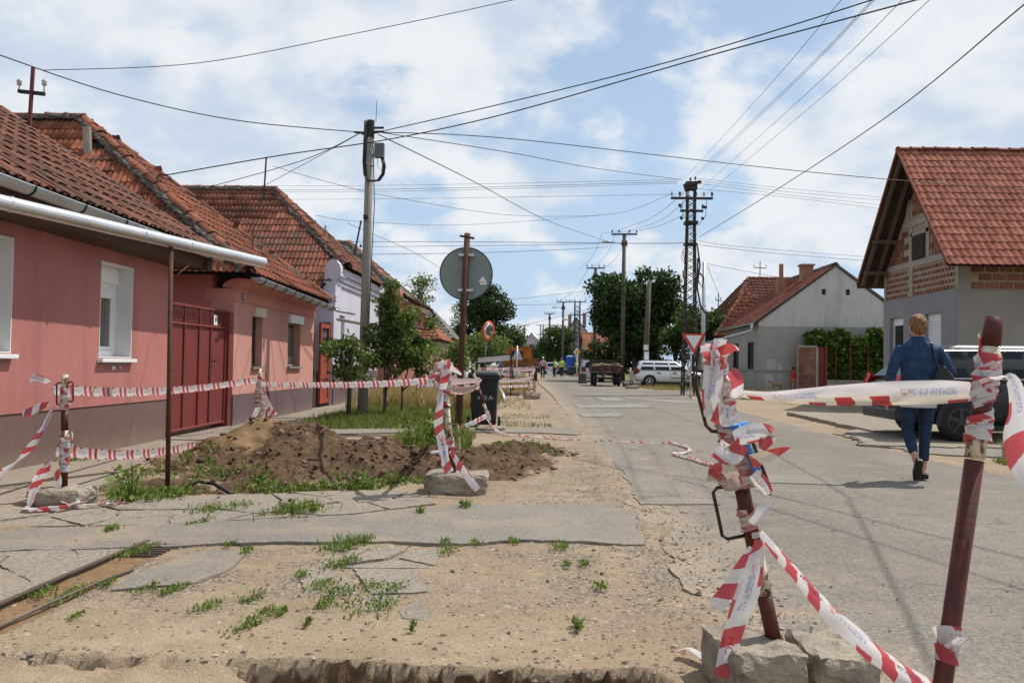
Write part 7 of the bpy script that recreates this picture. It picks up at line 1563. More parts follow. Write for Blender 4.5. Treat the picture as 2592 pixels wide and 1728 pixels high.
# ================================================================ far houses closing the street
cottage('cottage', 'grey gabled house with two chimneys at the far right', 4.1, 8.1, 112, 122, 5.0, 7.5, m_greyw, m_tileO, 'y', 0, .3, tiles=True, tile=(.5, .6), chim=((5.2, 113, 6.3, 7.9, .22), (7.2, 113, 6.3, 8.2, .22)), wins=(('y', 112, 5.9, 6.1, 6.2, 6.5),))
cottage('cottage', 'long red roofed outbuilding left of the chestnut tree', 6.5, 10.5, 98, 110, 2.6, 5.2, m_creamw, m_tileO, 'x', 0, .4, tile=(.5, .6), wins=(('y', 98, 7.0, 7.4, 1.0, 2.0), ('y', 98, 8.0, 8.4, 1.0, 2.0)))
cottage('cottage', 'pale distant house with dark roof and small windows above the truck', -2.6, 2.6, 150, 162, 4.2, 6.8, mat_stucco('pale_lilac_render', (.50, .46, .50), (.42, .39, .42), .3), m_tileD, 'y', 0, .4, tile=(.6, .7), wins=(('y', 150, -.4, .5, 3.9, 4.7), ('y', 150, 1.2, 1.9, 3.9, 4.7)))
# ================================================================ vehicles
m_tyre = simple('tyre_rubber', (.02, .02, .021), .85, .2, 6, 60, .2); m_rimshade = simple('shadowed_rim', (.05, .052, .055), .4, .1, 6, 40, 0, metal=.4)  # second one: rim copy with the wheel's shadow put into its colour
m_rim = simple('alloy_rim', (.45, .46, .48), .35, .1, 6, 40, 0, metal=.7)
m_trim = simple('black_trim', (.022, .022, .024), .5, .1, 5, 40, .1); m_taill = simple('tail_lamp', (.62, .015, .022), .15, .1, 6, 30, 0); m_headl = simple('head_lamp', (.55, .56, .56), .12, .15, 9, 30, 0, spec=.6)
m_ltail = simple('dim_tail_lamp', (.16, .02, .02), .3, .1, 6, 30, 0)
m_chrome = simple('chrome_strip', (.42, .44, .46), .3, .05, 5, 30, 0, metal=1); m_cglass = NT('car_glass'); m_cglass.col((.02, .03, .032)); m_cglass = m_cglass.set(.10, 0, .10)
def paint(name, c, rough=.28):
    t = NT(name); t.col(t.mix(t.ramp(t.noise(3, 5), [(.5, 0), (.9, .18)]), c, (.30, .27, .22))); t.set(rough, .25, .5)
    t.b.inputs['Coat Weight'].default_value = .3 if rough < .4 else .05; t.b.inputs['Coat Roughness'].default_value = .08; return t.m
def car(name, label, loc, rz, pm, L=4.45, Wd=1.76, H=1.48, estate=True, rails=True, detail=True, group=None):
    t = thing(name, label, 'car', loc, rz, group); hw_ = Wd/2; k = L/4.45; belt = .93*H/1.48; zr_ = H
    def sec(x, zl, zu, w_, cr=.05): return [Vector((x, s*q[0], q[1])) for s, qs in ((1, [(w_*.80, zl), (w_*.97, zl+.10), (w_, (zl+zu)*.5), (w_*.985, zu-.12), (w_*.93, zu-.02), (w_*.80, zu+cr*.2)]), (-1, [(w_*.80, zu+cr*.2), (w_*.93, zu-.02), (w_*.985, zu-.12), (w_, (zl+zu)*.5), (w_*.97, zl+.10), (w_*.80, zl)])) for q in qs]
    st = [(0, .46, .70, .80), (.03, .36, .84, .86), (.12, .27, belt+.0, .93), (.45, .22, belt+.02, .985), (1.2, .20, belt+.02, 1), (2.6, .20, belt, 1), (3.15, .20, belt-.02, .99), (3.6, .21, belt-.07, .97), (4.05, .23, belt-.15, .91), (4.30, .27, belt-.24, .82), (4.42, .34, belt-.36, .70), (4.45, .42, belt-.44, .62)]
    mb = MB(); mb.loft([sec(x*k, zl, zu, w_*hw_) for x, zl, zu, w_ in st]); body = bevel(mb.build('body', pm, t, True, local=True), .01); body.modifiers.remove(body.modifiers[0]); sm = body.modifiers.new('sub', 'SUBSURF'); sm.levels = 1; sm.render_levels = 1
    xr0, xf0 = .10, 3.28; xr1, xf1 = (.42, 2.32) if estate else (.85, 2.30)
    def gh(z):                      # greenhouse outline at height z: rear x, front x, half width
        f = (z-belt)/(zr_-belt); return (xr0+(xr1-xr0)*f**1.0)*k, (xf0+(xf1-xf0)*f**.85)*k, hw_*(.945-.20*f-.06*f**3)
    def ring(z, sh=0.):
        a, b, w_ = gh(z); a += sh; b -= sh; w_ -= sh*.6; r_ = .10; pts = []
        for sx, sy, a0 in ((1, 1, 0), (0, 1, 90), (0, 0, 180), (1, 0, 270)):
            cx_ = (b-r_) if sx else (a+r_); cy_ = (w_-r_) if sy else (-w_+r_)
            for q in range(4): an = R(a0+30*q); pts.append(Vector((cx_+r_*math.cos(an), cy_+r_*math.sin(an), z)))
        return pts
    zs = [belt-.06, belt+.12, belt+.3, zr_-.10, zr_-.045]; rings = [ring(max(z, belt)) for z in zs]
    for q in rings[0]: q.z = belt-.06
    top = ring(zr_-.045, .09); 
    for q in top: q.z = zr_-.008
    top2 = ring(zr_-.045, .30)
    for q in top2: q.z = zr_
    mb = MB(); mb.loft(rings+[top, top2]); mb.build('cabin', pm, t, True, local=True)
    def yz(z): return gh(z)[2]
    zb, zt = belt+.045, zr_-.12
    def side_pane(s, xa0, xb0, xa1, xb1):
        mb = MB(); e = .006; mb.add([Vector((xa0*k, s*(yz(zb)+e), zb)), Vector((xb0*k, s*(yz(zb)+e), zb)), Vector((xb1*k, s*(yz(zt)+e), zt)), Vector((xa1*k, s*(yz(zt)+e), zt))], [(0, 1, 2, 3) if s < 0 else (3, 2, 1, 0)]); return mb.build('side_window', m_cglass, t, local=True)
    ra = gh(zt)[0]/k
    for s in (-1, 1):
        for q in ([(.36, 1.12, ra+.16, 1.10), (1.20, 2.02, 1.17, 1.92), (2.10, 2.98, 2.00, 2.36)] if estate else [(.62, 1.02, ra+.12, 1.0), (1.10, 1.98, 1.08, 1.88), (2.06, 2.95, 1.96, 2.36)]): side_pane(s, *q)
        if detail:
            for xd in (1.16, 2.06, 3.02):
                mb = MB(); mb.box(xd*k-.005, xd*k+.005, s*hw_*1.002-.004, s*hw_*1.002+.004, .42, belt-.12); mb.build('door_gap', m_trim, t, local=True)
            for xh in (1.30, 2.18):
                mb = MB(); mb.box(xh*k, xh*k+.20, s*(hw_+.004)-.016, s*(hw_+.004)+.016, belt-.17, belt-.11); bevel(mb.build('door_handle', m_trim, t, local=True), .01)
            mb = MB(); mb.bar((.25*k, s*(yz(zb)+.012), zb-.02), (3.0*k, s*(yz(zb)+.012), zb-.02), .012, .02); mb.build('window_strip', m_chrome if name == 'dark_car' else m_trim, t, local=True)
            if name == 'dark_car':
                mb = MB(); mb.tube([(.42*k, s*(yz(zt)+.012), zt-.15), (.70*k, s*(yz(zt)+.012), zt+.02), (2.0*k, s*(yz(zt)+.012), zt+.03), (2.5*k, s*(yz(zt)+.02), zt-.06), (3.0*k, s*(yz(zb)+.02), zb+.02)], .007, 5); mb.build('window_strip', m_chrome, t, local=True)
            mb = MB(); mb.ell((2.95*k, s*(hw_+.07), belt+.07), (.07, .10, .06)); mb.build('wing_mirror', pm, t, True, local=True)
        mb = MB(); mb.box(2.1*k, 3.1*k, s*(hw_+.003)-.008, s*(hw_+.003)+.008, .50, .54); mb.build('rub_strip', m_trim, t, local=True)
        mb = MB(); mb.box(.75*k, 3.35*k, s*(hw_*.97)-.02, s*(hw_*.97)+.006, .17, .26); mb.build('sill', m_trim, t, local=True)
        if rails: mb = MB(); mb.tube([(.55*k, s*hw_*.64, zr_-.02), (.7*k, s*hw_*.64, zr_+.04), (2.0*k, s*hw_*.64, zr_+.04), (2.2*k, s*hw_*.64, zr_-.01)], .016, 6); mb.build('roof_rail', m_trim, t, local=True)
        for xw in (.88, 3.52):
            mb = MB(); c_ = Vector((xw*k, s*(hw_+.001), .31)); mb.add([c_] + [c_+Vector((.375*math.cos(a), .004*s if True else 0, .375*math.sin(a))) for a in np.linspace(-.25, math.pi+.25, 17)], [((0, i+1, i+2) if s < 0 else (0, i+2, i+1)) for i in range(16)]); mb.build('wheel_arch', m_trim, t, local=True)
            mb = MB(); mb.lathe([(.20, -.10), (.28, -.10), (.31, -.07), (.31, .07), (.28, .10), (.20, .10)], (xw*k, s*(hw_-.085), .31), 24, Matrix.Rotation(R(90), 4, 'X')); wh = mb.build('tyre', m_tyre, t, True, local=True)
            mb = MB(); yo = s*(hw_+.016); mb.lathe([(.205, -.012), (.21, .0), (.19, .004), (.188, -.02)], (xw*k, yo, .31), 24, Matrix.Rotation(R(-90*s), 4, 'X'))
            for q in range(5): a = q*2*math.pi/5+.3; mb.bar((xw*k+.03*math.cos(a), yo, .31+.03*math.sin(a)), (xw*k+.195*math.cos(a), yo-.006*s, .31+.195*math.sin(a)), .05, .016, up=(0, 1, 0))
            mb.lathe([(.05, -.01), (.05, .01), (.01, .012)], (xw*k, yo, .31), 12, Matrix.Rotation(R(-90*s), 4, 'X')); mb.build('rim', m_rimshade if name == 'dark_car' else m_rim, wh, local=True)
        mb = MB(); mb.loft([[Vector((x*k, s*y_, z)) for x, y_, z in r_] for r_ in ([(-.01, hw_*.60, .70), (.0, hw_*.64, .90), (.06, hw_*.66, 1.02)], [(.0, hw_*.86, .70), (.01, hw_*.88, .90), (.08, hw_*.86, 1.06)], [(.10, hw_*.97, .72), (.11, hw_*.97, .90), (.13, hw_*.94, 1.06)], [(.30, hw_*1.012, .78), (.28, hw_*1.01, .90), (.26, hw_*.985, 1.0)])], close=False, cap=False); mb.build('tail_lamp', m_taill if name in ('dark_car', 'silver_car') else m_ltail, t, True, local=True)
        mb = MB(); mb.loft([[Vector((x*k, s*y_, z)) for x, y_, z in r_] for r_ in ([(4.42, hw_*.42, .56), (4.38, hw_*.42, .66)], [(4.36, hw_*.70, .56), (4.30, hw_*.70, .69)], [(4.14, hw_*.895, .60), (4.06, hw_*.89, .74)])], close=False, cap=False); mb.build('head_lamp', m_headl, t, False, local=True)
    a0, _, w0 = gh(zb); a1, _, w1 = gh(zt)
    mb = MB(); mb.add([Vector((a0-.008, -w0+.14, zb)), Vector((a0-.008, w0-.14, zb)), Vector((a1-.008, w1-.16, zt)), Vector((a1-.008, -w1+.16, zt))], [(3, 2, 1, 0)]); mb.build('rear_window', m_cglass, t, local=True)
    _, b0, w0 = gh(zb); _, b1, w1 = gh(zt)
    mb = MB(); mb.add([Vector((b0+.01, -w0+.12, zb)), Vector((b0+.01, w0-.12, zb)), Vector((b1+.012, w1-.12, zt)), Vector((b1+.012, -w1+.12, zt))], [(0, 1, 2, 3)]); mb.build('windscreen', m_cglass, t, local=True)
    mb = MB(); mb.box(-.03, .12, -hw_*.8, hw_*.8, .30, .48); bevel(mb.build('rear_bumper', pm if name != 'far_car' else m_trim, t, local=True), .03); mb = MB(); mb.box(-.02, -.008, -.26, .26, .60, .71); mb.build('number_plate', m_white, t, local=True)
    mb = MB(); mb.tube([(.65*k, 0, zr_), (.45*k, 0, zr_+.20)], .006, 5); mb.build('aerial', m_trim, t, local=True)
    return t
slab('parking_apron', [(4.9, 12.2), (12, 12.2), (12, 16.2), (6.6, 16.2), (5.6, 14.8)], .035, .16, m_walk, None, .12, 36, .08, kind='structure')
car('dark_car', 'dark blue grey estate car parked beside the walking woman', (5.85, 14.0, .035), R(-2), paint('dark_slate_paint', (.013, .017, .023), .42), 4.5, 1.82, 1.52, False, False)
car('white_car', 'white estate car parked on the grass under the chestnut tree', (5.75, 46.9, 0), R(-1.5), paint('white_paint', (.78, .80, .83), .3), 4.35, 1.72, 1.46)
car('silver_car', 'silver hatchback seen from behind near the far workers', (2.55, 100, 0), R(90), paint('silver_paint', (.42, .43, .45), .3), 4.2, 1.74, 1.46, rails=False)
car('dark_hatchback', 'dark blue car parked sideways behind the far workers', (8.0, 96, 0), R(180), paint('navy_paint', (.035, .05, .075), .25), 4.3, 1.74, 1.44, False, False)
car('white_van', 'white small car standing behind the loaded trailer', (4.25, 56.5, 0), R(90), paint('offwhite_paint', (.52, .51, .49), .35), 4.0, 1.6, 1.5, rails=False)
# trailer with firewood
tr = thing('farm_trailer', 'dark wooden farm trailer loaded with firewood by the roadside', 'trailer', (4.2, 47, 0))
m_trb = simple('trailer_boards', (.055, .042, .036), .85, .3, 5, 40, .3)
for k in range(3): mb = MB(); mb.box(3.40, 5.0, 45.5, 45.54, .80+k*.10, .89+k*.10); mb.build('tail_board', m_trb, tr)
for x in (3.40, 3.72, 4.12, 4.5, 4.96): mb = MB(); mb.box(x-.025, x+.025, 45.46, 45.5, .74, 1.10); mb.build('stake', m_trim, tr)
for x in (3.40, 4.97): mb = MB(); mb.box(x-.02, x+.03, 45.54, 48.4, .78, 1.1); mb.build('side_board', m_trb, tr)
for k in range(3): mb = MB(); mb.box(3.40, 5.0, 48.4, 48.44, .80+k*.24, 1.02+k*.24); mb.build('head_board', m_trb, tr)
mb = MB(); mb.box(3.42, 4.98, 45.5, 48.4, .70, .77); mb.box(3.9, 4.0, 45.6, 49.6, .58, .70); mb.box(4.4, 4.5, 45.6, 49.6, .58, .70); mb.box(3.5, 4.9, 45.85, 45.97, .38, .5); mb.build('chassis', m_trim, tr)
for x in (3.55, 4.85):
    for y in (45.9, 47.9):
        mb = MB(); mb.lathe([(.15, -.08), (.32, -.085), (.37, -.05), (.37, .05), (.32, .085), (.15, .08)], (x, y, .37), 20, Matrix.Rotation(R(90), 4, 'Y')); mb.lathe([(.02, -.06), (.16, -.04), (.16, .04), (.02, .06)], (x, y, .37), 12, Matrix.Rotation(R(90), 4, 'Y')); mb.build('wheel', m_tyre, tr)
m_hi = simple('red_reflector', (.45, .03, .025), .4, .1, 4, 30, 0)
for (x0, x1, z0, z1) in ((4.02, 4.40, .82, .87), (4.02, 4.40, 1.0, 1.04), (4.80, 4.92, .86, .98)): mb = MB(); mb.box(x0, x1, 45.485, 45.497, z0, z1); mb.build('reflector', m_hi, tr)
mb = MB(); mb.bar((3.68, 45.48, .88), (3.96, 45.48, 1.02), .012, .05); mb.build('reflector', m_hi, tr)
m_logs = simple('split_wood', (.30, .215, .14), .9, .3, 6, 40, .3, rand=.5); me_log = None; rr = random.Random(4)
for k in range(26):
    if me_log is None:
        mb = MB(); mb.tube([(-.24, 0, 0), (.24, 0, 0)], [.07, .075], 6); lo = mb.build('firewood_log', m_logs, None, label='split firewood log heaped in the farm trailer', cat='log', group='firewood in the trailer'); me_log = lo.data
    else:
        lo = bpy.data.objects.new('firewood_log', me_log); C.objects.link(lo); setp(lo, 'split firewood log heaped in the farm trailer', 'log', 'firewood in the trailer')
    lo.location = (3.55+1.3*rr.random(), 45.7+2.2*rr.random()*rr.random(), 1.08+.10*rr.random()); lo.rotation_euler = (rr.uniform(-.3, .3), rr.uniform(-.3, .3), rr.uniform(-.6, .6) if k % 3 else 1.5)
# orange works lorry
tk = thing('orange_lorry', 'orange works lorry with rear cab window in the middle of the street', 'truck', (-.7, 57, 0)); m_or = simple('orange_truck_paint', (.50, .15, .012), .5, .2, 2, 40, .1, base2=(.30, .09, .02)); m_ord = simple('dirty_orange_paint', (.24, .085, .02), .7, .3, 2, 40, .1, base2=(.09, .06, .04), b2at=(.45, .65))
mb = MB(); mb.prism([(-1.88, 57, .95), (.02, 57, .95), (.08, 57, 1.6), (-.08, 57, 2.34), (-1.80, 57, 2.30), (-1.95, 57, 1.9)], (0, 1.9, 0)); mb.build('cab', m_or, tk)
mb = MB(); mb.box(-1.35, -.62, 56.97, 56.998, 1.62, 2.06); wd_ = mb.build('window_frame', m_trim, tk); mb = MB(); mb.box(-1.29, -.68, 56.955, 56.968, 1.67, 2.01); mb.build('pane', m_cglass, wd_)
mb = MB(); mb.bar((-1.85, 56.97, 2.31), (-.02, 56.97, 2.36), .06, .06)
for a_, b_ in (((-1.75, 56.98, 2.2), (-1.4, 56.98, 1.75)), ((-.2, 56.98, 2.25), (-.55, 56.98, 1.9)), ((-.57, 56.98, 2.3), (-.57, 56.98, 1.0)), ((-1.42, 56.98, 2.3), (-1.42, 56.98, 1.0))): mb.bar(a_, b_, .05, .03)
mb.build('cab_frame', m_ord, tk); mb = MB(); mb.box(-.86, .55, 56.3, 56.9, 1.02, 1.55); mb.box(-1.95, -.86, 56.5, 56.9, .85, 1.25); mb.build('tool_box', m_ord, tk)
mb = MB(); mb.box(-1.7, .3, 56.4, 62, .6, .85); mb.tube([(-.05, 57.5, 2.3), (-.05, 57.5, 2.55)], .05, 6); mb.build('chassis', m_trim, tk)
for x in (-1.55, .3):
    for y in (56.8, 60.5): mb = MB(); mb.lathe([(.2, -.14), (.42, -.14), (.48, -.08), (.48, .08), (.42, .14), (.2, .14)], (x, y, .48), 20, Matrix.Rotation(R(90), 4, 'Y')); mb.lathe([(.03, -.1), (.22, -.08), (.22, .08), (.03, .1)], (x, y, .48), 12, Matrix.Rotation(R(90), 4, 'Y')); mb.build('wheel', m_tyre, tk)
mb = MB(); mb.add([P(1385, 938, 56)+Vector((0, 0, .1)), P(1398, 940, 56), P(1400, 952, 56), P(1386, 948, 56)], [(0, 1, 2, 3)]); mb.build('mud_flap', m_white, tk)
# blue portable toilet, far bins, sack and soil
pt = thing('portable_toilet', 'blue portable toilet cabin behind the workers', 'toilet cabin', (4.75, 98, 0)); m_bl = simple('blue_cabin_plastic', (.02, .11, .45), .45, .12, 3, 30, .1)
mb = MB(); mb.box(4.2, 5.3, 98, 99.1, 0, 2.1); bevel(mb.build('body', m_bl, pt), .05); mb = MB(); mb.loft([[Vector((4.75+sx*.57*q, 98.55+sy*.57*q, z)) for sx, sy in ((-1, -1), (1, -1), (1, 1), (-1, 1))] for q, z in ((1, 2.1), (1, 2.18), (.7, 2.3))]); mb.build('roof', simple('pale_blue_roof', (.22, .33, .55), .45, .1, 3, 30, 0), pt)
mb = MB(); mb.box(4.38, 5.12, 97.97, 98.0, .15, 1.95); mb.build('door', m_bl, pt)
for i, (u, v, Y, lb__) in enumerate(((1445, 0, 88, 'dark wheelie bin left of the diamond sign'), (1474, 0, 88, 'dark wheelie bin right of the diamond sign'))):
    c_ = copy_tree(bn); c_.location = (P(u, 930, Y).x, Y, 0); c_['label'] = lb__; c_['group'] = 'wheelie bins'
bn['group'] = 'wheelie bins'
mb = MB(); mb.ell((5.55, 84, .28), (.42, .35, .40), 10, 7); mb.ell((5.45, 83.9, .62), (.16, .15, .14), 8, 6); mb.build('white_sack', m_white, None, True, label='bulging white sack beside the far soil pile', cat='sack')
r = np.random.default_rng(5); gx_, gy_ = np.meshgrid(np.linspace(3.9, 6.6, 30), np.linspace(80, 84, 24)); gz_ = .5*gauss(gx_, gy_, 5.0, 82, .8, 1.2)*(1+.4*fbm(gx_*3, gy_*3, 3, 3))-.03; ii = np.arange(30*24).reshape(24, 30)
npmesh('soil_pile', np.stack([gx_, gy_, gz_], -1).reshape(-1, 3), np.stack([ii[:-1, :-1], ii[:-1, 1:], ii[1:, 1:], ii[1:, :-1]], -1).reshape(-1, 4), m_clod, None, True, dict(rnd=r.random(720)), 'small reddish soil pile by the far right kerb', 'soil pile')
st_ = MB(); st_.lathe([(.30, -.05), (.26, .3), (.25, .62), (.02, .63)], (3.25, 52, 0), 10); st_.build('tree_stump', m_bark, None, label='cut tree stump standing left of the trailer', cat='stump')
mb = MB(); mb.tube([(5.05, 45.4, .15), (6.0, 45.6, .15)], .15, 12, cap=False); mb.tube([(5.05, 45.4, .15), (6.0, 45.6, .15)], .12, 12, cap=False); mb.build('concrete_pipe', simple('grey_pipe', (.15, .145, .14), .8, .2, 4, 40, .2), None, True, label='short grey concrete pipe lying right of the trailer', cat='pipe')
for i, (x, y, ln_, lb__) in enumerate(((5.0, 41.5, -.05, 'barrier post with pale foot in front of the white car'), (5.35, 43.5, -.12, 'leaning barrier post by the rear of the white car'))): stand(lb__, (x, y, .08), (x+ln_, y, 1.05), .03, (x+.05, y, -.03, .6, .4, .17), ((0, .4),), ((.4, 1),), seed=70+i)
# ================================================================ people and the dog
m_skin = simple('skin', (.50, .27, .19), .55, .08, 8, 60, .1); m_skint = simple('tanned_skin', (.36, .18, .115), .55, .08, 8, 60, .1)
def cloth(name, c, c2=None, rough=.85, bs=90, bump=.35): return simple(name, c, rough, .14, 7, bs, bump, .006, base2=c2, b2at=(.5, .72))
def remesh(o, vox, smooth=2):
    m = o.modifiers.new('remesh', 'REMESH'); m.mode = 'VOXEL'; m.voxel_size = vox; m.use_smooth_shade = True
    if smooth: s = o.modifiers.new('smooth', 'SMOOTH'); s.iterations = smooth; s.factor = .5
    return o
ctex = bpy.data.textures.new('folds', 'CLOUDS'); ctex.noise_scale = .09; ctex.noise_depth = 2
def folds(o, st=.02):
    d = o.modifiers.new('folds', 'DISPLACE'); d.texture = ctex; d.strength = st; d.mid_level = .5; d.texture_coords = 'LOCAL'; return o
def esec(z, cx_, cy_, rx, ry, n=16, tilt=0.): return [Vector((cx_+rx*math.cos(2*math.pi*k/n), cy_+ry*math.sin(2*math.pi*k/n), z+tilt*math.sin(2*math.pi*k/n))) for k in range(n)]
def hand(mb, wrist, dirv, side, s=1.0, curl=.35):
    """palm plus five unequal, slightly curled fingers; the thumb leaves the side of the palm"""
    w0, d = Vector(wrist), Vector(dirv).normalized(); sd = Vector(side).normalized(); nn = d.cross(sd).normalized()
    p1 = w0+d*.045*s; p2 = w0+d*.085*s; mb.tube([w0-d*.02, w0+d*.01, p1, p2], [.021*s, .024*s, .034*s, .030*s], 10, sq=.55)
    for i, (o, l) in enumerate(((-.026, .062), (-.009, .072), (.009, .068), (.025, .052))):
        a = p2+sd*o*s-d*.01; b = a+d*l*.5*s+nn*.012*curl*s; c = b+d*l*.35*s+nn*.035*curl*s; e = c+d*l*.22*s+nn*.04*curl*s; mb.tube([a, b, c, e], [.0095*s, .0088*s, .008*s, .0062*s], 7)
    a = w0+d*.025*s-sd*.026*s; b = a+d*.03*s-sd*.022*s+nn*.008*s; c = b+d*.03*s-sd*.006*s+nn*.012*s; mb.tube([a, b, c], [.012*s, .0105*s, .008*s], 7)
def person(label, loc, rz, H=1.72, vox=.012, top=None, legs=None, skin=None, hair=None, cap=None, pose=None, shoes=None, vest=None, crop=False, hem=None, slim=1.0, extra=None):
    t = thing('person', label, 'person', loc, rz); s = H/1.72; skin = skin or m_skint
    Pz = dict(lk=(-.10, .05, .50), la=(-.09, .0, .08), rk=(.10, .05, .50), ra=(.09, .0, .08), lft=0., rft=0., le=(-.27, -.03, 1.12), lw=(-.26, .05, .86), re=(.27, -.03, 1.12), rw=(.26, .05, .86)); Pz.update(pose or {})
    V = lambda q: Vector(q)*s
    hipL, hipR, shL, shR = V((-.095, 0, .90)), V((.095, 0, .90)), V((-.185*slim, 0, 1.40)), V((.185*slim, 0, 1.40))
    lk, la, rk, ra, le, lw, re_, rw = (V(Pz[k]) for k in ('lk', 'la', 'rk', 'ra', 'le', 'lw', 're', 'rw'))
    # body: one continuous surface
    mb = MB(); hd = V((0, .015, 1.60))
    mb.ell(hd, (.075*s, .095*s, .115*s), 16, 12); mb.ell(hd+V((0, .025, -.055)), (.055*s, .065*s, .06*s), 12, 8); mb.ell(hd+V((0, .098, -.012)), (.013*s, .02*s, .022*s), 8, 6)
    for e in (-1, 1): mb.ell(hd+V((e*.078, -.005, -.01)), (.012*s, .022*s, .032*s), 8, 6); mb.ell(hd+V((e*.03, .088, .012)), (.014*s, .01*s, .009*s), 8, 5)
    mb.ell(hd+V((0, .09, -.062)), (.024*s, .010*s, .009*s), 8, 5)
    mb.loft([esec(z*s, 0, y*s, rx*s, ry*s) for z, y, rx, ry in ((1.54, .0, .052, .055), (1.47, -.01, .055, .058), (1.42, -.01, .10, .075), (1.30, 0, .15, .09), (1.05, 0, .125, .085), (.92, 0, .15, .10), (.86, 0, .13, .09))])
    for a, k_, b in ((hipL, lk, la), (hipR, rk, ra)): mb.tube([a, a.lerp(k_, .5), k_, k_.lerp(b, .3), k_.lerp(b, .75), b], [.072*s, .066*s, .048*s, .05*s, .036*s, .033*s], 12)
    for a, e, w_, sg in ((shL, le, lw, -1), (shR, re_, rw, 1)):
        mb.tube([Vector((a.x*.8, a.y, a.z-.06*s)), a.lerp(e, .5), e, e.lerp(w_, .35), w_], [.035*s, .038*s, .034*s, .034*s, .024*s], 10); d = (w_-e).normalized(); hand(mb, w_, d, Vector((0, 1, 0)) if abs(d.y) < .8 else Vector((1, 0, 0)), s)
    for b, pit in ((la, Pz['lft']), (ra, Pz['rft'])):
        q = Matrix.Rotation(pit, 3, 'X'); mb.loft([[b+q @ (V((x, y, z-.045))) for x, y, z in r_] for r_ in ([(-.028, -.05, .0), (.028, -.05, .0), (.028, -.05, .05), (-.028, -.05, .05)], [(-.034, .02, -.02), (.034, .02, -.02), (.028, .02, .05), (-.028, .02, .05)], [(-.038, .11, -.02), (.038, .11, -.02), (.03, .11, .015), (-.03, .11, .015)], [(-.02, .165, -.02), (.02, .165, -.02), (.015, .165, .0), (-.015, .165, .0)])])
    remesh(mb.build('body', skin, t, True, local=True), vox*.8, 2)
    # trousers
    zc = .26 if crop else .06; mb = MB(); mb.loft([esec(z*s, 0, y*s, rx*s, ry*s) for z, y, rx, ry in ((1.00, 0, .145, .105), (.93, -.005, .165, .12), (.86, -.01, .17, .125), (.80, -.005, .155, .11))])
    for a, k_, b in ((hipL, lk, la), (hipR, rk, ra)):
        f = 1-zc/ .42 if crop else .97; e = k_.lerp(b, .72 if crop else .97); mb.tube([a+V((0, 0, -.02)), a.lerp(k_, .5), k_, k_.lerp(e, .5), e], [.092*s, .078*s, .060*s, .056*s, (.046 if crop else .058)*s], 14)
    folds(remesh(mb.build('trousers', legs, t, True, local=True), vox, 3), .018)
    # upper garment with sleeves
    mb = MB(); zh = .86 if not hem else hem
    mb.loft([esec(z*s, x*s, y*s, rx*slim*s, ry*s) for z, x, y, rx, ry in ((zh, 0, 0, .178, .128), (1.02, 0, 0, .168, .118), (1.14, 0, -.005, .172, .118), (1.28, 0, -.01, .192, .122), (1.37, 0, -.012, .195, .105), (1.425, 0, -.012, .14, .082), (1.465, 0, -.01, .075, .066))])
    for a, e, w_ in ((shL, le, lw), (shR, re_, rw)): mb.tube([Vector((a.x*.62, a.y, a.z-.055*s)), Vector((a.x*.98, a.y, a.z-.05*s)), a.lerp(e, .5), e, e.lerp(w_, .5), e.lerp(w_, .93)], [.055*s, .062*s, .058*s, .052*s, .050*s, .043*s], 12); 
    mb.loft([esec(z*s, 0, -.012*s, rx*s, ry*s) for z, rx, ry in ((1.42, .10, .082), (1.47, .078, .078), (1.50, .072, .074))])
    folds(remesh(mb.build('jacket' if not vest else 'shirt', top, t, True, local=True), vox, 3), .028)
    if vest:
        mb = MB(); mb.loft([esec(z*s, 0, y*s, rx*s, ry*s) for z, y, rx, ry in ((.88, 0, .195, .145), (1.05, 0, .19, .138), (1.28, -.01, .207, .138), (1.38, -.012, .20, .12), (1.44, -.01, .11, .085))]); vo = remesh(mb.build('safety_vest', vest, t, True, local=True), vox, 2)
        for z in (1.0, 1.12): mb = MB(); mb.loft([esec((z+q)*s, 0, 0, .202*s, .150*s) for q in (0, .045)], cap=False); mb.build('reflective_band', m_chrome, vo, local=True)
    for b, pit in ((la, Pz['lft']), (ra, Pz['rft'])):
        q = Matrix.Rotation(pit, 3, 'X'); mb = MB(); k = 1.12; mb.loft([[b+q @ (V((x*k, y, z-.045))) for x, y, z in r_] for r_ in ([(-.03, -.068, -.028), (.03, -.068, -.028), (.03, -.064, .03), (-.03, -.064, .03)], [(-.036, .0, -.03), (.036, .0, -.03), (.034, .0, .022), (-.034, .0, .022)], [(-.040, .09, -.03), (.040, .09, -.03), (.034, .09, .022), (-.034, .09, .022)], [(-.026, .178, -.03), (.026, .178, -.03), (.02, .172, -.005), (-.02, .172, -.005)])]); remesh(mb.build('shoe', shoes or m_trim, t, True, local=True), vox*.8, 1)
    if hair:
        mb = MB(); mb.ell(hd+V((0, -.012, .028)), (.088*s, .104*s, .108*s), 18, 12); mb.ell(hd+V((0, -.05, -.01)), (.074*s, .066*s, .085*s), 14, 10); mb.ell(hd+V((.01, .03, .085)), (.07*s, .07*s, .05*s), 12, 8); o = remesh(mb.build('hair', hair, t, True, local=True), vox*.7, 1)
        for v in o.data.vertices: v.co += v.normal*(.010*mnoise.noise(v.co*38)+.006*mnoise.noise(v.co*90))
    if cap:
        mb = MB(); mb.ell(hd+V((0, 0, .05)), (.088*s, .105*s, .085*s), 14, 8); mb.ell(hd+V((0, .12, .035)), (.07*s, .075*s, .012*s), 12, 5); remesh(mb.build('cap', cap, t, True, local=True), vox*.7, 1)
    return t, s
m_denim = cloth('denim_jacket', (.015, .040, .092), (.040, .088, .17), .8, 60, .5); m_jeans = cloth('dark_jeans', (.012, .028, .058), (.022, .05, .092), .8, 60, .3)
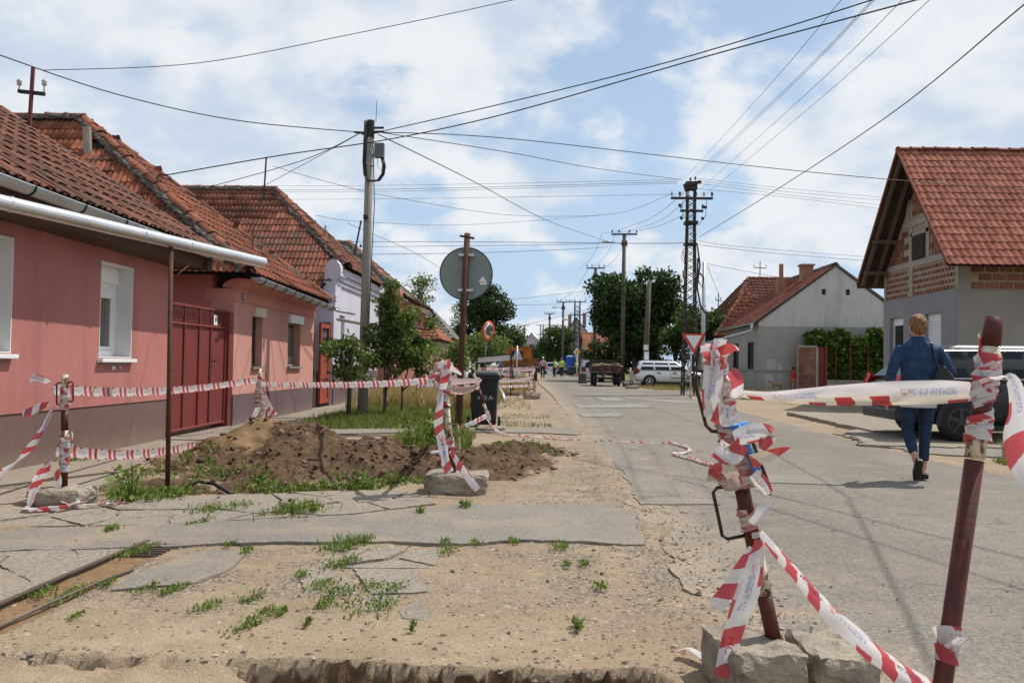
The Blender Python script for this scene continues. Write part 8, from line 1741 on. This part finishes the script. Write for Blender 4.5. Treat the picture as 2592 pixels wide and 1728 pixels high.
m_blond = simple('auburn_blond_hair', (.30, .145, .055), .45, .45, 26, 120, 1.0, .012, base2=(.10, .045, .018), b2at=(.42, .6), stretch=(1, 1, .25)); m_shirt = cloth('pale_shirt', (.52, .53, .55), (.42, .43, .46))
wl_, ws = person('woman in blue denim jacket and cropped jeans walking away, black bag on shoulder', (3.99, 8.62, .006), R(-4), 1.69, .010, m_denim, m_jeans, m_skin, m_blond, None,
    dict(lk=(-.085, .05, .50), la=(-.075, -.17, .20), rk=(.085, .035, .50), ra=(.06, .02, .085), lft=R(-62), rft=0., le=(-.285, -.05, 1.11), lw=(-.30, .03, .86), re=(.315, -.03, 1.12), rw=(.22, .17, 1.02)), simple('black_leather', (.014, .014, .015), .25, .2, 6, 60, .1), None, True, .88, 1.04)
V_ = lambda q: Vector(q)*ws
mb = MB(); mb.loft([esec(z*ws, 0, -.005, rx*ws, ry*ws) for z, rx, ry in ((.755, .182, .14), (.86, .178, .135), (.98, .168, .12))]); o = remesh(mb.build('shirt_hem', m_shirt, wl_, True, local=True), .012, 1)
m_leath = simple('black_bag_leather', (.016, .016, .017), .3, .2, 5, 50, .2)
bg_ = thing('shoulder_bag', 'black leather shoulder bag with chain under the woman\'s arm', 'bag', (0, 0, 0)); WMw = WM[wl_]
mb = MB(); q_ = [[WMw @ (V_(p)+Vector((0, -.02, .07))) for p in r_] for r_ in ([(.12, -.16, 1.10), (.18, -.20, 1.12), (.20, -.10, 1.12), (.14, -.10, 1.10)], [(.10, -.20, 1.0), (.24, -.23, 1.02), (.32, -.06, 1.03), (.15, -.09, 1.0)], [(.10, -.21, .88), (.30, -.24, .86), (.38, -.04, .88), (.14, -.10, .88)], [(.14, -.20, .82), (.28, -.22, .78), (.34, -.06, .80), (.16, -.11, .82)])]; mb.loft(q_); remesh(mb.build('pouch', m_leath, bg_, True), .012, 2)
mb = MB(); mb.tube([WMw @ V_(p) for p in ((.105, .07, 1.40), (.10, -.01, 1.465), (.105, -.09, 1.41), (.115, -.135, 1.28), (.135, -.165, 1.12))], .010, 8); mb.tube([WMw @ V_(p) for p in ((.14, -.17, 1.11), (.20, -.215, 1.10), (.26, -.20, 1.04))], .008, 6); mb.build('strap', m_leath, bg_, True)
mb = MB(); mb.tube([WMw @ V_((.185+.004*math.sin(k*2), -.226, 1.09-.02*k)) for k in range(10)], .004, 5); mb.build('chain', m_chrome, bg_)
# small figures far down the street
m_dk = cloth('dark_trousers', (.018, .018, .022)); m_hv = cloth('hi_vis_yellow', (.50, .72, .03), None, .7); m_wt = cloth('white_cap', (.7, .7, .7)); m_pk = cloth('lilac_white_jacket', (.52, .40, .48), (.70, .68, .66)); m_cb = cloth('blue_helmet', (.03, .12, .45), None, .4); m_or_ = cloth('orange_cap', (.7, .16, .03)); m_ol = cloth('olive_trousers', (.035, .035, .025))
p_ = P(1374, 940, 66); person('man in white cap and lilac jacket walking towards the camera', (p_.x, 66, 0), R(178), 1.76, .02, m_pk, m_ol, m_skint, None, m_wt, dict(lk=(-.10, .12, .52), la=(-.09, .10, .12), rk=(.10, -.02, .49), ra=(.09, -.12, .09), le=(-.30, -.04, 1.12), lw=(-.30, .04, .90), re=(.30, -.02, 1.12), rw=(.34, .06, .88)), None, None, False, 1.0)
p_ = P(1404, 940, 79); person('worker in yellow vest standing side on, left of the pair', (p_.x, 79, 0), R(60), 1.76, .022, cloth('grey_shirt', (.12, .13, .13)), m_dk, m_skint, m_trim, None, dict(lk=(-.1, .1, .5)), None, m_hv)
p_ = P(1421, 940, 78); person('worker in yellow vest and blue cap seen from behind', (p_.x, 78, 0), R(0), 1.82, .022, cloth('pale_blue_shirt', (.25, .33, .38)), cloth('navy_trousers', (.012, .016, .03)), m_skint, None, m_cb, dict(rk=(.10, .10, .5)), None, m_hv)
p_ = P(1459, 940, 92); person('worker in yellow vest and orange cap behind the diamond sign', (p_.x, 92, 0), R(20), 1.74, .022, cloth('grey_shirt_b', (.2, .2, .2)), m_dk, m_skint, None, m_or_, None, None, m_hv)
p_ = P(1270, 940, 52); person('worker with blue cap stooping behind the tapes left of the lorry', (p_.x, 51, -.35), R(150), 1.7, .02, cloth('blue_work_shirt', (.06, .09, .16)), m_dk, m_skint, None, m_cb)
person('child in red top and orange shorts half hidden by the block pillar', (13.56, 43.08, .0), R(-80), 1.22, .016, cloth('red_top', (.50, .035, .05)), cloth('orange_shorts', (.60, .20, .07)), m_skin, m_trim, None, None, None, None, True)
# the dog: trunk, neck, jointed legs, tail
dg = thing('dog', 'small light brown dog standing by the grey wall', 'dog', (12.5, 42.2, .05), 0.0); m_dog = simple('tan_fur', (.30, .155, .06), .9, .25, 9, 60, .5, .006, base2=(.18, .085, .035))
mb = MB(); 
def dsec(x, z, ry, rz, n=12): return [Vector((x, ry*math.cos(2*math.pi*k/n), z+rz*math.sin(2*math.pi*k/n))) for k in range(n)]
mb.loft([dsec(x, z, ry, rz) for x, z, ry, rz in ((-.30, .31, .03, .04), (-.26, .30, .065, .075), (-.12, .285, .065, .07), (.05, .275, .075, .09), (.18, .28, .08, .10), (.25, .30, .05, .06))])
mb.tube([(.20, 0, .31), (.27, 0, .38), (.31, 0, .43)], [.055, .045, .045], 10); mb.ell((.335, 0, .445), (.055, .042, .042), 12, 8); mb.tube([(.36, 0, .44), (.41, 0, .428), (.435, 0, .425)], [.03, .024, .016], 8)
for sy in (-1, 1):
    mb.tube([(.19, sy*.05, .25), (.18, sy*.05, .17), (.185, sy*.05, .12), (.18, sy*.05, .03), (.205, sy*.05, .012)], [.035, .024, .018, .016, .018], 8)
    mb.tube([(-.24, sy*.045, .28), (-.20, sy*.05, .20), (-.27, sy*.05, .115), (-.255, sy*.05, .03), (-.23, sy*.05, .012)], [.05, .035, .018, .016, .018], 8)
    mb.loft([[Vector((.315, sy*.03, .475)), Vector((.335, sy*.045, .475)), Vector((.31, sy*.042, .465))], [Vector((.295, sy*.055, .45)), Vector((.31, sy*.062, .445)), Vector((.295, sy*.06, .44))]])
mb.tube([(-.29, 0, .33), (-.34, 0, .30), (-.37, 0, .22), (-.375, 0, .16)], [.02, .016, .012, .007], 8); remesh(mb.build('body', m_dog, dg, True, local=True), .012, 2)
mb = MB(); mb.ell((.44, 0, .43), (.010, .012, .010), 8, 5); mb.build('nose', m_trim, dg, True, local=True)
